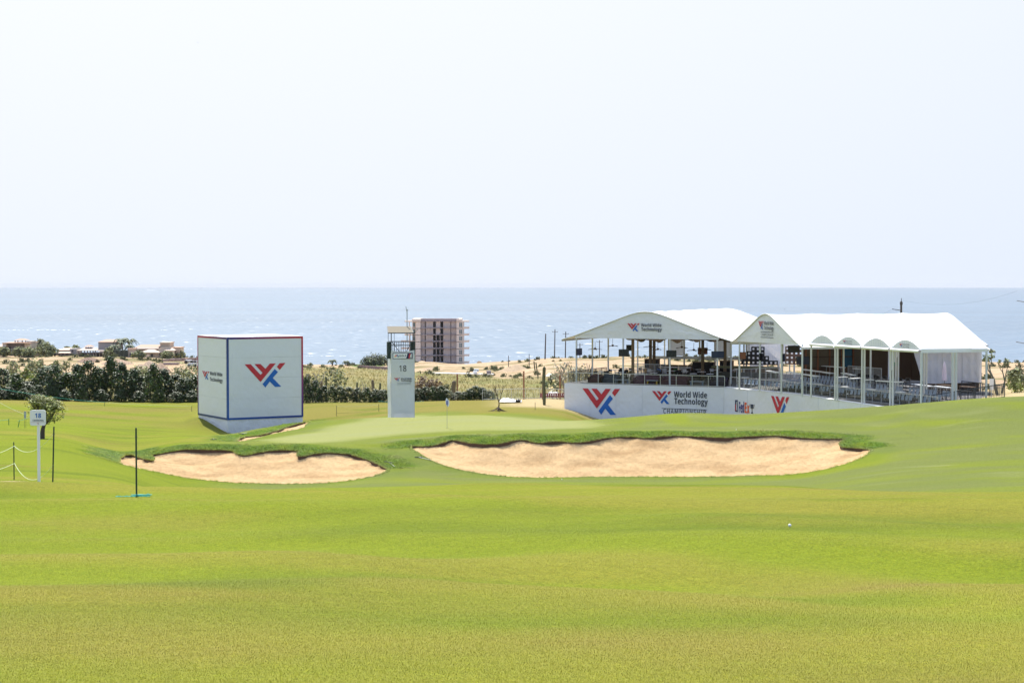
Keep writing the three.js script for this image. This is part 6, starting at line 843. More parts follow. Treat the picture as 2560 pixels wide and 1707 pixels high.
{ // bare trees
  const bare = (px, top, d, seed, label, mat, sp = 0.8, n = 3) => { const b = grounded(px, d), h = at(px, top, d).y - b.y, t = thing('bare_tree', label, 'tree', b), { g } = branchy(seed, 1, n, 4, 0.085, sp); const geo = g.geo(); geo.computeBoundingBox(); part('branches', geo, mat, t); t.scale.setScalar(h / geo.boundingBox.max.y); return t; };
  const t = bare(1245, 958, 163, 231, 'dark leafless tree with splayed roots before the banner wall', barkMat, 0.6); const rt = new G(), q = rng(5); for (let k = 0; k < 9; k++) { const a = k / 9 * 6.28 + q() * 0.4, L = 0.7 + 0.6 * q(), pts = []; for (let i = 0; i <= 5; i++) { const u = i / 5; pts.push(V(Math.cos(a + 0.3 * Math.sin(i)) * L * u, 0.35 * Math.pow(1 - u, 2) - 0.03 * u, Math.sin(a + 0.3 * Math.sin(i)) * L * u)); } rt.tube(pts, (u) => lerp(0.07, 0.012, u), 5); } rt.mesh('roots', barkMat, t);
  bare(782, 925, 222, 233, 'grey leafless tree just right of the cube', paleBark, 1.0); bare(795, 935, 224, 234, 'smaller grey leafless tree right of the cube', paleBark, 1.0); bare(910, 950, 226, 235, 'low bare bush left of the camera tower', paleBark, 1.1);
  // thick limbed trees at the right edge, leaves only at the tips
  const fr = (px, top, d, seed, label, s2) => { const b = grounded(px, d), h = at(px, top, d).y - b.y, t = thing('frangipani_tree', label, 'tree', b), { g, tips } = branchy(seed, 1, 2, 4, 0.10, 0.75, s2); const geo = g.geo(); geo.computeBoundingBox(); const k = h / (geo.boundingBox.max.y + 0.15); part('branches', geo, std({ color: new THREE.Color(0.20, 0.19, 0.13), roughness: 0.9 }), t); const c = new G(); c.c = []; for (const [p] of tips) { const a = crown(seed + Math.floor(p.x * 99) + 500, { h: 0.16, r: 0.14, clumps: 4, leaves: 9, size: 0.14, spread: 0.12 }); c.add(a, new THREE.Matrix4().makeTranslation(p.x, p.y - 0.05, p.z)); c.c.push(...a.attributes.color.array); } part('leaf_tufts', c.geo(), leafMat([0.17, 0.20, 0.06]), t); t.scale.setScalar(k); };
  fr(2498, 874, 163, 241, 'crooked bare limbed tree beside the right end of the tents', -0.25); fr(2508, 896, 166, 247, 'second crooked tree with few leaves at the right', 0.3);
  const wh = (px, top, d, seed, label) => { const b = grounded(px, d), h = at(px, top, d).y - b.y, t = thing('pale_shrub', label, 'shrub', b), { g } = branchy(seed, 1, 4, 3, 0.05, 0.9), geo = g.geo(); geo.computeBoundingBox(); const k = h / geo.boundingBox.max.y; part('branches', geo, paleBark, t); part('leaves', crown(seed + 1, { h: 1.5, r: 0.9, clumps: 60, leaves: 9, size: 0.12, spread: 0.2, base: 0.4 }), leafMat([0.34, 0.33, 0.24], 0.8), t); t.scale.setScalar(k); };
  wh(1420, 905, 212, 251, 'pale flowering shrub at the left end of the deck'); wh(1452, 908, 216, 253, 'pale shrub behind the left rail of the deck'); wh(1490, 912, 218, 255, 'pale shrub seen through the left marquee');
}
{ // cacti
  const cm = std({ color: new THREE.Color(0.115, 0.12, 0.06), roughness: 0.9 }), cb = std({ color: new THREE.Color(0.20, 0.15, 0.09), roughness: 0.95 });
  const column = (pts, r) => new G().sheet((u, v) => { const k = v * (pts.length - 1), i = Math.min(pts.length - 2, Math.floor(k)), c = pts[i].clone().lerp(pts[i + 1], k - i), a = -u * 6.28318, taper = v < 0.1 ? lerp(0.75, 1, v / 0.1) : v > 0.93 ? Math.sqrt(clamp(1 - ((v - 0.93) / 0.07) ** 2)) : 1, rr = r * taper * (0.88 + 0.12 * Math.abs(Math.cos(a * 6))); return c.add(V(Math.cos(a) * rr, 0, Math.sin(a) * rr)); }, 48, 24);
  const cactus = (px, top, bot, d, w, label, mat = cm, lean = 0) => { const b = grounded(px, d), y = at(px, bot, d).y, h = at(px, top, d).y - Math.min(b.y, y), t = thing('cardon_cactus', label, 'cactus', [b.x, Math.min(b.y, y), b.z]); const r = w * d / F / 2; column([V(0, -0.1, 0), V(-0.1 * r, h * 0.3, 0), V(lean * 0.5 - 0.4 * r, h * 0.65, 0), V(lean, h, 0)], r).mesh('stem', mat, t); return t; };
  cactus(1361, 915, 1003, 188, 8, 'tall straight green cactus standing in the sand left of the tents'); const c2 = cactus(1135, 950, 994, 214, 11, 'stout brown cactus beside a leaning post', cb); column([V(-0.1, 0.2, 0.1), V(-0.35, 0.7, 0.1), V(-0.36, 1.6, 0.1)], 0.1).mesh('arm', cb, c2);
  cactus(1394, 948, 978, 225, 5, 'thin dark cactus left of the deck corner'); cactus(1382, 963, 978, 226, 4, 'short dark cactus left of the deck corner'); cactus(815, 941, 963, 224, 5.5, 'upright cactus behind the bare trees right of the cube'); cactus(803, 950, 963, 224, 6, 'short brown cactus among the bare trees', cb); cactus(892, 954, 972, 226, 4.5, 'short cactus in the scrub left of the camera tower'); cactus(937, 948, 976, 228, 7, 'leaning brown cactus left of the camera tower', cb, -0.35); cactus(950, 956, 972, 228, 5, 'small cactus next to the leaning brown one'); cactus(122, 921, 940, 228, 4.5, 'lone cactus rising behind the left hedge');
  cactus(1345, 905, 922, 430, 3, 'thin far cactus on the dune left of the tall one', cm, -0.5); cactus(1338, 902, 915, 460, 3, 'small far cactus on the dune crest', cm, -0.3);
}
{ // wispy bushes, far bushes, palms
  const bush = (name, px, top, d, r, mat, seed, label, o = {}) => { const b = grounded(px, d), h = at(px, top, d).y - b.y, t = thing(name, label, 'bush', b); part('foliage', crown(seed, { h: h * 0.92, r, clumps: o.clumps ?? 70, leaves: 12, size: o.size ?? 0.4, spread: o.spread ?? r * 0.3, base: 0.05, ...o }), mat, t); part('stems', branchy(seed + 3, h * 0.3, 3, 2, 0.06).g.geo(), barkMat, t); };
  bush('wispy_bush', 58, 920, 216, 1.6, wispy, 301, 'yellow green wispy bush above the left hedge'); bush('wispy_bush', 86, 934, 216, 1.4, wispy, 303, 'second wispy bush in the gap of the left hedge'); bush('wispy_bush', 30, 925, 217, 1.0, wispy, 305, 'small wispy bush at the far left of the hedge');
  bush('twiggy_bush', 1058, 940, 228, 1.6, dryTwig, 311, 'brown twiggy bush right of the camera tower'); bush('twiggy_bush', 1085, 945, 230, 1.5, dryTwig, 313, 'lower brown twiggy bush behind the middle hedge');
  [[30, 904, 430, 2.0, 'round grey green bush on the left dune'], [82, 897, 425, 2.4, 'tall bushy yucca group on the left slope'], [93, 906, 420, 1.6, 'bushy yucca right of the tall group'], [72, 908, 425, 1.5, 'bushy yucca left of the tall group'], [138, 900, 430, 1.5, 'spiky shrub on the slope above the hedge'], [162, 903, 425, 1.9, 'spiky agave like shrub above the hedge'], [340, 917, 400, 3.2, 'low grey green bush before the sand heaps'], [362, 920, 400, 2.6, 'second low bush before the sand heaps'], [452, 916, 390, 3.4, 'broad green bush left of the cube'], [480, 915, 385, 3.2, 'green bush touching the left edge of the cube'], [835, 922, 300, 2.5, 'sparse bush on the scrub slope right of the cube'], [1020, 940, 260, 1.4, 'small green shrub right of the camera tower'], [1385, 935, 320, 1.6, 'grey shrub on the sand near the deck corner'], [2540, 925, 190, 1.2, 'grey shrub behind the bare trees at right']].forEach(([px, top, d, r, l], i) => bush('scrub_bush', px, top, d, r, farGreen, 321 + i * 2, l, { clumps: 45, size: 0.5 }));
  const tree = (px, top, d, r, seed, label, mat = farGreen) => { const b = grounded(px, d), h = at(px, top, d).y - b.y, t = thing('far_tree', label, 'tree', b); part('crown', crown(seed, { h: h * 0.8, r, clumps: 90, leaves: 12, size: 0.6, spread: r * 0.28, base: h * 0.2 }), mat, t); part('trunk', branchy(seed + 1, h * 0.35, 3, 2, 0.16).g.geo(), barkMat, t); };
  [[100, 851, 572, 2.6, 'dark round tree behind the left villa'], [112, 860, 566, 3.2, 'wide tree between the gazebo villa and the low house'], [124, 868, 564, 2.2, 'drooping tree right of the wide tree'], [46, 871, 550, 2.2, 'palm like tree before the gazebo villa'], [70, 872, 548, 2.4, 'tree at the right corner of the gazebo villa'], [8, 871, 552, 1.9, 'tree at the far left villa'], [187, 866, 575, 1.8, 'small tree behind the pavilion'], [166, 868, 575, 1.3, 'little tree behind the low house'], [345, 881, 546, 2.2, 'round dark tree before the big villa'], [416, 880, 548, 2.0, 'dark shrub tree at the right wing of the big villa'], [448, 880, 560, 1.8, 'dark tree at the right end of the big villa'], [272, 872, 558, 2.0, 'tree beside the tall palms']].forEach(([px, top, d, r, l], i) => tree(px, top, d, r, 361 + i * 2, l));
  [[936, 891, 590, 4.5, 'broad dark tree left of the camera tower'], [955, 895, 592, 4.2, 'second dark tree beside the camera tower'], [922, 898, 588, 3.0, 'small dark tree at the end of the far wall']].forEach(([px, top, d, r, l], i) => tree(px, top, d, r, 401 + i * 2, l, leafMat([0.075, 0.095, 0.04], 0.8)));
  const palm = (px, top, d, label, seed, R = 2.6) => { const b = grounded(px, d), h = at(px, top, d).y - b.y, q = rng(seed), t = thing('palm_tree', label, 'palm', b), c = V((q() - 0.5) * 1.0, h * 0.8, 0); new G().tube([V(0, -0.2, 0), V(c.x * 0.3, h * 0.4, 0), c], (u) => lerp(0.26, 0.17, u), 6).mesh('trunk', barkMat, t); for (let k = 0; k < 15; k++) { const a = k / 15 * 6.28 + q() * 0.3, up = 0.2 + 0.9 * q(), L = R * (0.8 + 0.3 * q()), f = (u, v) => { const x = L * u, y = up * L * 0.55 * Math.sin(u * 2.4) - 0.55 * L * u * u, w = (v - 0.5) * 0.75 * Math.sin(Math.PI * clamp(u * 0.9 + 0.1)); return V(c.x + Math.cos(a) * x - Math.sin(a) * w, c.y + y - Math.abs(v - 0.5) * 0.4, Math.sin(a) * x + Math.cos(a) * w); }; new G().sheet(f, 7, 2).mesh('frond', std({ color: new THREE.Color(0.10, 0.12, 0.055), roughness: 0.7, side: THREE.DoubleSide }), t); } };
  palm(297, 847, 566, 'left tall palm by the block villa', 431, 3.2); palm(305, 843, 570, 'tallest palm by the block villa', 433, 3.2); palm(319, 845, 566, 'right tall palm by the block villa', 435, 3.2); palm(326, 861, 562, 'small palm right of the tall palms', 437, 2.2); palm(285, 862, 560, 'short palm before the block villa', 439, 2.4); palm(830, 901, 600, 'small far palm on the shore right of the cube', 441, 1.8); palm(868, 903, 600, 'second small far palm on the shore', 443, 1.6); palm(115, 912, 418, 'small fan palm on the left slope', 445, 1.5);
  const spiky = (px, top, d, n, label, r) => { const b = grounded(px, d), h = at(px, top, d).y - b.y, q = rng(px), t = thing('ocotillo_plant', label, 'plant', b); for (let k = 0; k < n; k++) { const a = q() * 6.28, s = (0.25 + 0.75 * q()) * r, L = h * (0.7 + 0.35 * q()); new G().tube([V(0, 0, 0), V(Math.cos(a) * s * 0.45, L * 0.55, Math.sin(a) * s * 0.45), V(Math.cos(a) * s, L, Math.sin(a) * s)], (u) => lerp(0.035, 0.012, u), 4).mesh('stem', std({ color: new THREE.Color(0.16, 0.17, 0.06), roughness: 0.9 }), t); } part('leaves', crown(px + 1, { h: 0.9, r: 0.8, clumps: 40, leaves: 12, size: 0.16, spread: 0.2 }), leafMat([0.22, 0.26, 0.05]), t); };
  spiky(2541, 925, 164, 26, 'spray of upright thorny stems at the right edge', 1.1); spiky(2556, 935, 166, 18, 'second spray of thorny stems cut by the right edge', 0.9);
}
{ // ground cover past the hedge
  const r = rng(77), a = [], b = []; const tuftGeo = tuft(9, 14, 0.55, 0.07, 0.45);
  for (let i = 0; i < 30000; i++) { const d = lerp(216, 470, Math.pow(r(), 0.8)), x = (r() * 2 - 1) * d * 0.34, c = landColor(x, d), k = 0.75 + 0.6 * r(); if (c[0] - c[2] * 1.5 < 0.12 || c[2] > 0.16) continue; a.push([x, farH(x, d) - 0.05, -d, 0.6 + 0.8 * r(), [c[0] * k * 1.05, c[1] * k * 1.05, c[2] * k]]); }
  scatter('scrub_grass', 'dry yellow green grass tufts of the scrubland', 'grass', tuftGeo, bladeMat, a);
  const sg = crown(79, { h: 0.8, r: 1.0, clumps: 16, leaves: 8, size: 0.4, spread: 0.35 }); sg.deleteAttribute('color');
  for (let i = 0; i < 12000; i++) { const d = lerp(225, 640, r()), x = (r() * 2 - 1) * d * 0.34, u = 1280 + x / d * F, v = fbm(x / 13, d / 9, 4, 87) + (u > 1380 && u < 2400 && d > 535 ? 0.16 : 0) + (u < 560 && d > 505 ? 0.14 : 0); if (v < (d < 400 ? 0.22 : 0.12) + 0.15 * r() || r() > 0.5) continue; const k = 0.7 + 0.6 * r(); b.push([x, farH(x, d) - 0.1, -d, 0.5 + 0.9 * r(), [0.16 * k, 0.165 * k, 0.075 * k]]); }
  scatter('dune_scrub', 'low grey green scrub growing on the dunes', 'scrub', sg, bladeMat, b);
}
// ---------- far buildings, poles, site clutter ----------
const cream = std({ color: new THREE.Color(0.58, 0.48, 0.37), roughness: 0.9 }), sandWall = std({ color: new THREE.Color(0.56, 0.45, 0.33), roughness: 0.9 }), greyWall = std({ color: new THREE.Color(0.33, 0.30, 0.28), roughness: 0.9 }), terra = std({ color: new THREE.Color(0.52, 0.34, 0.24), roughness: 0.9 }), terraPale = std({ color: new THREE.Color(0.62, 0.49, 0.39), roughness: 0.9 }), opening = std({ color: new THREE.Color(0.06, 0.055, 0.06), roughness: 0.6 }), winGlass = std({ color: new THREE.Color(0.10, 0.16, 0.18), roughness: 0.15 }), darkWall = std({ color: new THREE.Color(0.24, 0.20, 0.195), roughness: 0.9 });
function site(name, label, cat, px, py, d) { // pixel boxes around a base point
  const o = at(px, py, d), t = thing(name, label, cat, o), s = d / F, X = (x) => (x - px) * s, Y = (y) => (py - y) * s;
  const bx = (n, m, x0, x1, y0, y1, z0, z1, parent = t) => { const w = X(x1) - X(x0), h = Y(y0) - Y(y1); return new G().box((X(x0) + X(x1)) / 2, (Y(y0) + Y(y1)) / 2, -(z0 + z1) / 2, w, h, z1 - z0).mesh(n, m, parent); };
  const hip = (n, m, x0, x1, yr, ye, z0, z1, ridge = 0.3, parent = t) => { const a = X(x0), b = X(x1), e = Y(ye), r = Y(yr), k = (b - a) * (0.5 - ridge / 2), zc = -(z0 + z1) / 2, g = new G(), A = V(a, e, -z0), B = V(b, e, -z0), Cc = V(b, e, -z1), D = V(a, e, -z1), R = V(a + k, r, zc), Q = V(b - k, r, zc); g.quad(A, B, Q, R).quad(Cc, D, R, Q).tri(B, Cc, Q).tri(D, A, R).quad(D, Cc, B, A); return g.mesh(n, m, parent); };
  return { t, bx, hip, X, Y, s };
}
{ // the unfinished apartment tower
  const { t, bx, X, Y } = site('apartment_tower', 'unfinished seven storey concrete apartment tower by the sea', 'building', 1096, 912, 818), netM = std({ color: new THREE.Color(0.585, 0.51, 0.465), roughness: 1 }), pale = std({ color: new THREE.Color(0.70, 0.60, 0.51), roughness: 0.9 }), slabM = std({ color: new THREE.Color(0.34, 0.28, 0.28), roughness: 1 }), fl = [803.5, 820.2, 837, 853.8, 871.2, 889, 906.5, 918];
  bx('core', netM, 1044, 1150, 798, 918, 12, 22); bx('parapet', slabM, 1051, 1147, 796.4, 801.5, 1.5, 6); bx('roof_slab', slabM, 1042, 1152, 801.7, 803.6, 1.2, 21.5); bx('parapet', pale, 1030, 1052, 797, 803, 0, 20); bx('parapet', pale, 1141, 1154, 797, 803, 0, 20);
  for (let f = 0; f < 7; f++) {
    const y0 = fl[f], y1 = fl[f + 1] ?? 918, top = y0 + (f ? 1.3 : 0.5);
    bx('side_wall', pale, 1039.5, 1051, top, y1, 0.5, 12); bx('side_wall', pale, 1141, 1156, top, y1, 0.5, 14); bx('slab', slabM, 1042, 1143, y1 - 1.4, y1 + 0.4, 0.9, 11.9);
    for (const [a, b] of [[1052, 1061], [1063.5, 1081.5], [1108, 1125.5], [1127.5, 1140.5]]) bx('bay_wall', f % 2 ? netM : netM, a, b, top, y1 - 1.4, 2.6, 3.2); if (f < 2) bx('shaft_wall', netM, 1089, 1100, top, y1, 2.2, 2.8); else for (const [a, b] of [[1089, 1090.4], [1098.8, 1100]]) bx('jamb', netM, a, b, top, y1, 2.2, 3.4);
    for (const x of [1063, 1089, 1099.4, 1126]) bx('partition', netM, x, x + 0.8, top, y1 - 1.4, 3.5, 12);
    for (const x of [1052, 1066, 1082, 1090, 1108, 1120, 1135]) bx('net_pole', slabM, x, x + 0.5, top, y1, 0.7, 0.85);
    const w = bx('window', winGlass, 1148, 1155, top + 2.5, y1 - 2.5, 0.38, 0.46); bx('frame', pale, 1151.2, 1151.9, top + 2.5, y1 - 2.5, 0.30, 0.37, w); bx('window', winGlass, 1032, 1037, top + 3, y1 - 3, 1.9, 1.98);
    bx('side_wall', pale, 1030, 1039.5, top, y1, 2, 14); bx('balcony_slab', pale, 1155, 1172.5, y1 - 0.2, y1 + 1.6, 1, 9); bx('balcony_front', pale, 1158, 1172, y1 - 3.6, y1 - 0.2, 0.8, 1.1); bx('balcony_side', pale, 1171.4, 1172.4, y1 - 3.6, y1 - 0.2, 1.1, 9); bx('column', pale, 1158, 1160, top, y1, 3, 3.6); bx('balcony_slab', pale, f === 2 || f === 3 ? 1002 : 1011, 1031, y1 - 0.2, y1 + 1.6, 1, 9); bx('balcony_front', pale, f === 2 || f === 3 ? 1002 : 1011, 1031, y1 - 3.2, y1 - 0.2, 0.8, 1.1); bx('column', pale, 1021, 1023, top, y1, 3, 3.6);
  }
  bx('balcony_slab', pale, 1154, 1172.5, 801.5, 804.8, 1, 9); bx('balcony_slab', pale, 1011, 1031, 801.5, 804.8, 1, 9);
  for (let f = 1; f < 6; f += 1) for (const [a, b] of [[1053, 1066], [1082, 1089], [1112, 1124]]) bx('slab_edge', std({ color: new THREE.Color(0.62, 0.55, 0.52), roughness: 0.9 }), a, b, fl[f] - 0.6, fl[f] + 0.3, 0.55, 0.85);
  const { bx: fb } = site('site_fence', 'long pink safety fence at the foot of the apartment tower', 'fence', 1140, 914, 640); for (let i = 0; i < 8; i++) fb('fence_panel', std({ color: new THREE.Color(0.60, 0.24, 0.22), roughness: 0.9 }), 1104 + i * 9.5, 1104 + i * 9.5 + 9.2, 910 + i * 0.25, 914, 0, 0.15);
}
{ // villas on the left ridge
  { const { bx, hip } = site('villa', 'dark walled villa with a red roofed rooftop gazebo', 'house', 36, 890, 560); bx('wall', darkWall, 12, 60, 858, 892, 2, 12); bx('wall', cream, 5, 14, 858, 892, 0, 12); bx('wall', cream, 58, 72, 858, 892, 1, 12); bx('parapet', terra, 4, 73, 856.8, 858.4, -0.2, 12.4); bx('parapet', cream, 60, 72, 853.5, 857, 3, 8); hip('gazebo_roof', terra, 28.5, 60, 847, 851.2, 2, 7, 0.25); for (const x of [30, 37, 48, 57]) bx('gazebo_post', darkWall, x, x + 1.6, 851, 857.5, 2.4, 2.8); hip('side_roof', terraPale, -12, 12, 861, 866, -1, 6); bx('wall', cream, -12, 11, 866, 892, 0, 6); hip('side_roof', terraPale, -10, 10, 873, 878, -5, -1); bx('wall', cream, -9, 9, 878, 892, -4.5, -1); for (const x of [18, 30, 42, 52]) bx('window', opening, x, x + 4, 868, 875, 1.85, 1.98); }
  { const { bx } = site('flat_house', 'flat roofed cream house half hidden by trees', 'house', 86, 888, 572); bx('wall', cream, 73, 99, 865, 890, 0, 8); bx('roof_slab', terraPale, 72, 100, 862.5, 865, -0.4, 8.4); bx('window', opening, 78, 82, 868, 873, -0.12, -0.02); bx('window', opening, 88, 92, 868, 873, -0.12, -0.02); }
  { const { bx, hip } = site('low_house', 'low house with two stacked pale tile roofs', 'house', 158, 886, 566); bx('wall', darkWall, 138, 176, 875, 888, 2, 9); hip('roof', terraPale, 141, 174, 871, 875.5, 1, 10, 0.55); hip('porch_roof', terraPale, 129, 179, 878.5, 881.8, -2.5, 1.5, 0.8); bx('porch_wall', darkWall, 132, 176, 881.8, 888, -1.5, 1); for (let i = 0; i < 5; i++) bx('porch_post', cream, 134 + i * 10, 135.2 + i * 10, 881.8, 888, -2, -1.6); bx('wall', greyWall, 173, 190, 872, 888, 0, 7); bx('window', opening, 178, 182, 875, 879, -0.12, -0.02); }
  { const { bx, hip } = site('pavilion', 'open columned pavilion with a small raised cupola roof', 'pavilion', 218, 892, 560); hip('roof', terraPale, 193, 242, 869.5, 875.5, -2, 8, 0.5); hip('cupola_roof', terra, 207, 227, 863, 867.2, 1, 5, 0.4); for (const x of [210, 216, 222]) bx('cupola_post', darkWall, x, x + 1.2, 867, 871, 1.6, 1.9); for (const x of [197, 204, 212, 219, 226, 233, 239]) bx('column', darkWall, x, x + 1.8, 875, 884, -1.5, -1.1); bx('low_wall', darkWall, 195, 242, 883, 893, 0, 7); bx('beam', greyWall, 194, 242, 875, 876.4, -1.7, -0.9); }
  { const { bx, hip } = site('block_villa', 'tall windowless block villa with a tiled hip roof', 'house', 262, 893, 562); bx('upper_wall', greyWall, 241, 286, 855, 876, 2, 12); hip('roof', terra, 239.5, 288, 849.8, 855.2, 1.5, 12.5, 0.45); hip('skirt_roof', terraPale, 243, 287, 873.5, 877, -1, 3, 0.9); bx('lower_wall', sandWall, 247, 285, 877, 896, 0.5, 9); for (const x of [237, 243.5, 252, 260]) bx('column', sandWall, x, x + 1.6, 881, 896, -3, -2.6); bx('terrace_roof', darkWall, 234, 262, 879.5, 881.2, -3.4, 0); bx('terrace_roof', terraPale, 262, 284, 882, 884.2, -3.4, 0); bx('window', opening, 269, 273, 878.5, 882, 0.35, 0.48); bx('window', opening, 275, 279, 878.5, 882, 0.35, 0.48); }
  { const { bx } = site('hedge_wall', 'tall dark clipped hedge between the two big villas', 'hedge', 300, 894, 556); for (let i = 0; i < 6; i++) bx('hedge_block', std({ color: new THREE.Color(0.06, 0.07, 0.05), roughness: 1 }), 284 + i * 5.6, 289.7 + i * 5.6, 875 + (i % 3) * 0.7, 896, (i % 2) * 0.3, 3 + (i % 2) * 0.3); }
  { const { bx, hip } = site('big_villa', 'large cream villa with tiled roofs and a square tower', 'house', 380, 896, 556); bx('entry_wall', cream, 316, 336, 873, 898, 1, 8); bx('entry_coping', terra, 315, 337, 871.5, 873, 0.7, 8.3); bx('arch_opening', opening, 322, 332, 883, 898, 0.8, 0.98); bx('long_wall', cream, 333, 398, 870, 898, 4, 13); hip('long_roof', terra, 331, 397, 863.5, 869.5, 3, 14, 0.8); hip('upper_roof', terraPale, 336, 398, 868, 872.5, 2, 4, 0.9); bx('front_wall', sandWall, 352, 396, 880, 899, -1, 4); hip('front_roof', terraPale, 348, 401, 873.5, 880.5, -2.5, 5.5, 0.25); bx('low_wall', cream, 353, 378, 885, 899, -3.5, -3); bx('window', opening, 378.5, 383, 884, 891, -1.15, -1.02); bx('window', opening, 397, 400, 883, 889, 0.85, 0.98); bx('side_wall', cream, 394, 424, 868, 899, 1, 9); bx('tower_wall', sandWall, 396.5, 420, 859, 872, 2, 9); bx('tower_cornice', cream, 395.5, 421.5, 856, 858.8, 1.6, 9.4); bx('tower_band', cream, 396, 420.5, 862.5, 863.4, 1.8, 9.2); bx('chimney', darkWall, 394.5, 397, 866, 870, 1, 2); hip('wing_roof', terraPale, 410, 437, 869.5, 876, -1, 7, 0.2); bx('wing_wall', cream, 414, 432, 876, 899, 0, 7); bx('right_wall', sandWall, 424, 444, 870, 899, 3, 10); bx('right_parapet', terra, 423, 446, 869, 870.4, 2.8, 10.2); bx('window', opening, 427, 434, 877, 884, 2.85, 2.98); }
  { const { bx } = site('retaining_wall', 'long brown retaining wall on the slope left of the cube', 'wall', 455, 905, 480); for (let i = 0; i < 6; i++) bx('wall_section', std({ color: new THREE.Color(0.27 + 0.02 * (i % 2), 0.205, 0.175), roughness: 1 }), 405 + i * 16, 420.6 + i * 16, 898.5 - i * 0.8, 903.5 - i * 0.3, i * 0.2, 2 + i * 0.2); bx('site_wall', std({ color: new THREE.Color(0.30, 0.22, 0.2), roughness: 1 }), 420, 458, 904, 909, -8, -6); }
  { const k = site('parked_van', 'white minibus parked left of the cube', 'van', 478, 915, 440), w = std({ color: new THREE.Color(0.78, 0.79, 0.80), roughness: 0.35 }); k.bx('body', w, 467, 492, 910.6, 914.2, 0, 2); k.bx('cabin', w, 468.5, 491, 908.6, 910.7, 0.15, 1.85); for (let i = 0; i < 4; i++) k.bx('window', opening, 470 + i * 5, 474 + i * 5, 909.2, 910.5, 0.05, 0.14); for (const x of [471, 487]) part('wheel', new THREE.CylinderGeometry(0.36, 0.36, 0.25, 14).rotateX(Math.PI / 2).translate(k.X(x), k.Y(914.6), 0), M.black, k.t); }
  { const k = site('parked_truck', 'pale truck beside the retaining wall', 'truck', 470, 906, 470), w = std({ color: new THREE.Color(0.50, 0.50, 0.48), roughness: 0.5 }); k.bx('box', w, 461, 476, 900, 905, 0, 2.2); k.bx('cab', std({ color: new THREE.Color(0.2, 0.2, 0.22), roughness: 0.5 }), 476.5, 482, 901.5, 905.2, 0, 2.1); k.bx('windscreen', winGlass, 477.5, 481.5, 901.9, 903, -0.08, -0.01); for (const x of [464, 479]) part('wheel', new THREE.CylinderGeometry(0.45, 0.45, 0.3, 14).rotateX(Math.PI / 2).translate(k.X(x), k.Y(905.5), 0), M.black, k.t); }
  { const k = site('small_car', 'small white car touching the left edge of the cube', 'car', 490, 905, 470), w = std({ color: new THREE.Color(0.75, 0.77, 0.8), roughness: 0.3 }); k.bx('body', w, 484, 500, 903.2, 905, 0, 1.8); k.bx('cabin', w, 487, 497, 901.8, 903.3, 0.2, 1.6); k.bx('window', winGlass, 488, 496, 902.1, 903, 0.1, 0.19); for (const x of [487, 497]) part('wheel', new THREE.CylinderGeometry(0.3, 0.3, 0.22, 12).rotateX(Math.PI / 2).translate(k.X(x), k.Y(905.2), 0), M.black, k.t); }
  { const { bx } = site('masonry_wall', 'long grey brown masonry wall left of the camera tower', 'wall', 930, 931, 520); for (let i = 0; i < 9; i++) bx('wall_section', std({ color: new THREE.Color(0.25 + 0.015 * (i % 3), 0.195, 0.17), roughness: 1 }), 894 + i * 9.4, 903 + i * 9.4, 913.5 + i * 0.5, 931, 0, 1.2); for (let i = 0; i < 3; i++) bx('pier', darkWall, 893 + i * 7, 895 + i * 7, 911, 931, -0.3, 0); }
  { const { bx } = site('low_wall', 'low dark wall on the scrub right of the cube', 'wall', 790, 922, 540); for (let i = 0; i < 8; i++) bx('wall_section', darkWall, 762 + i * 8, 769.4 + i * 8, 919.5 + i * 0.25, 923 + i * 0.25, 0, 0.6); }
  { const { bx } = site('concrete_slab', 'long pale concrete strip across the scrub in the middle', 'slab', 1150, 937, 470); for (let i = 0; i < 8; i++) bx('slab_panel', std({ color: new THREE.Color(0.58, 0.53, 0.48), roughness: 0.9 }), 1066 + i * 21, 1086.6 + i * 21, 932.5 + i * 0.45, 937, 0, 5); bx('block', darkWall, 1216, 1227, 928, 934, 2, 5); bx('crate', std({ color: new THREE.Color(0.5, 0.52, 0.5) }), 1184, 1196, 924, 930, 3, 5); bx('crate', M.white, 1182, 1192, 929, 933, 1, 3); }
  { const { bx, hip } = site('beach_hut', 'small brown hut on the shore right of the tower', 'hut', 1198, 915, 700); bx('wall', darkWall, 1193, 1203, 906, 914, 0, 2); hip('roof', M.woven, 1191, 1205, 902.5, 906.5, -0.5, 2.5, 0.3); bx('door', opening, 1196, 1198.5, 909, 914, -0.12, -0.02); bx('annex', darkWall, 1204, 1214, 910, 914, 0, 2); }
}
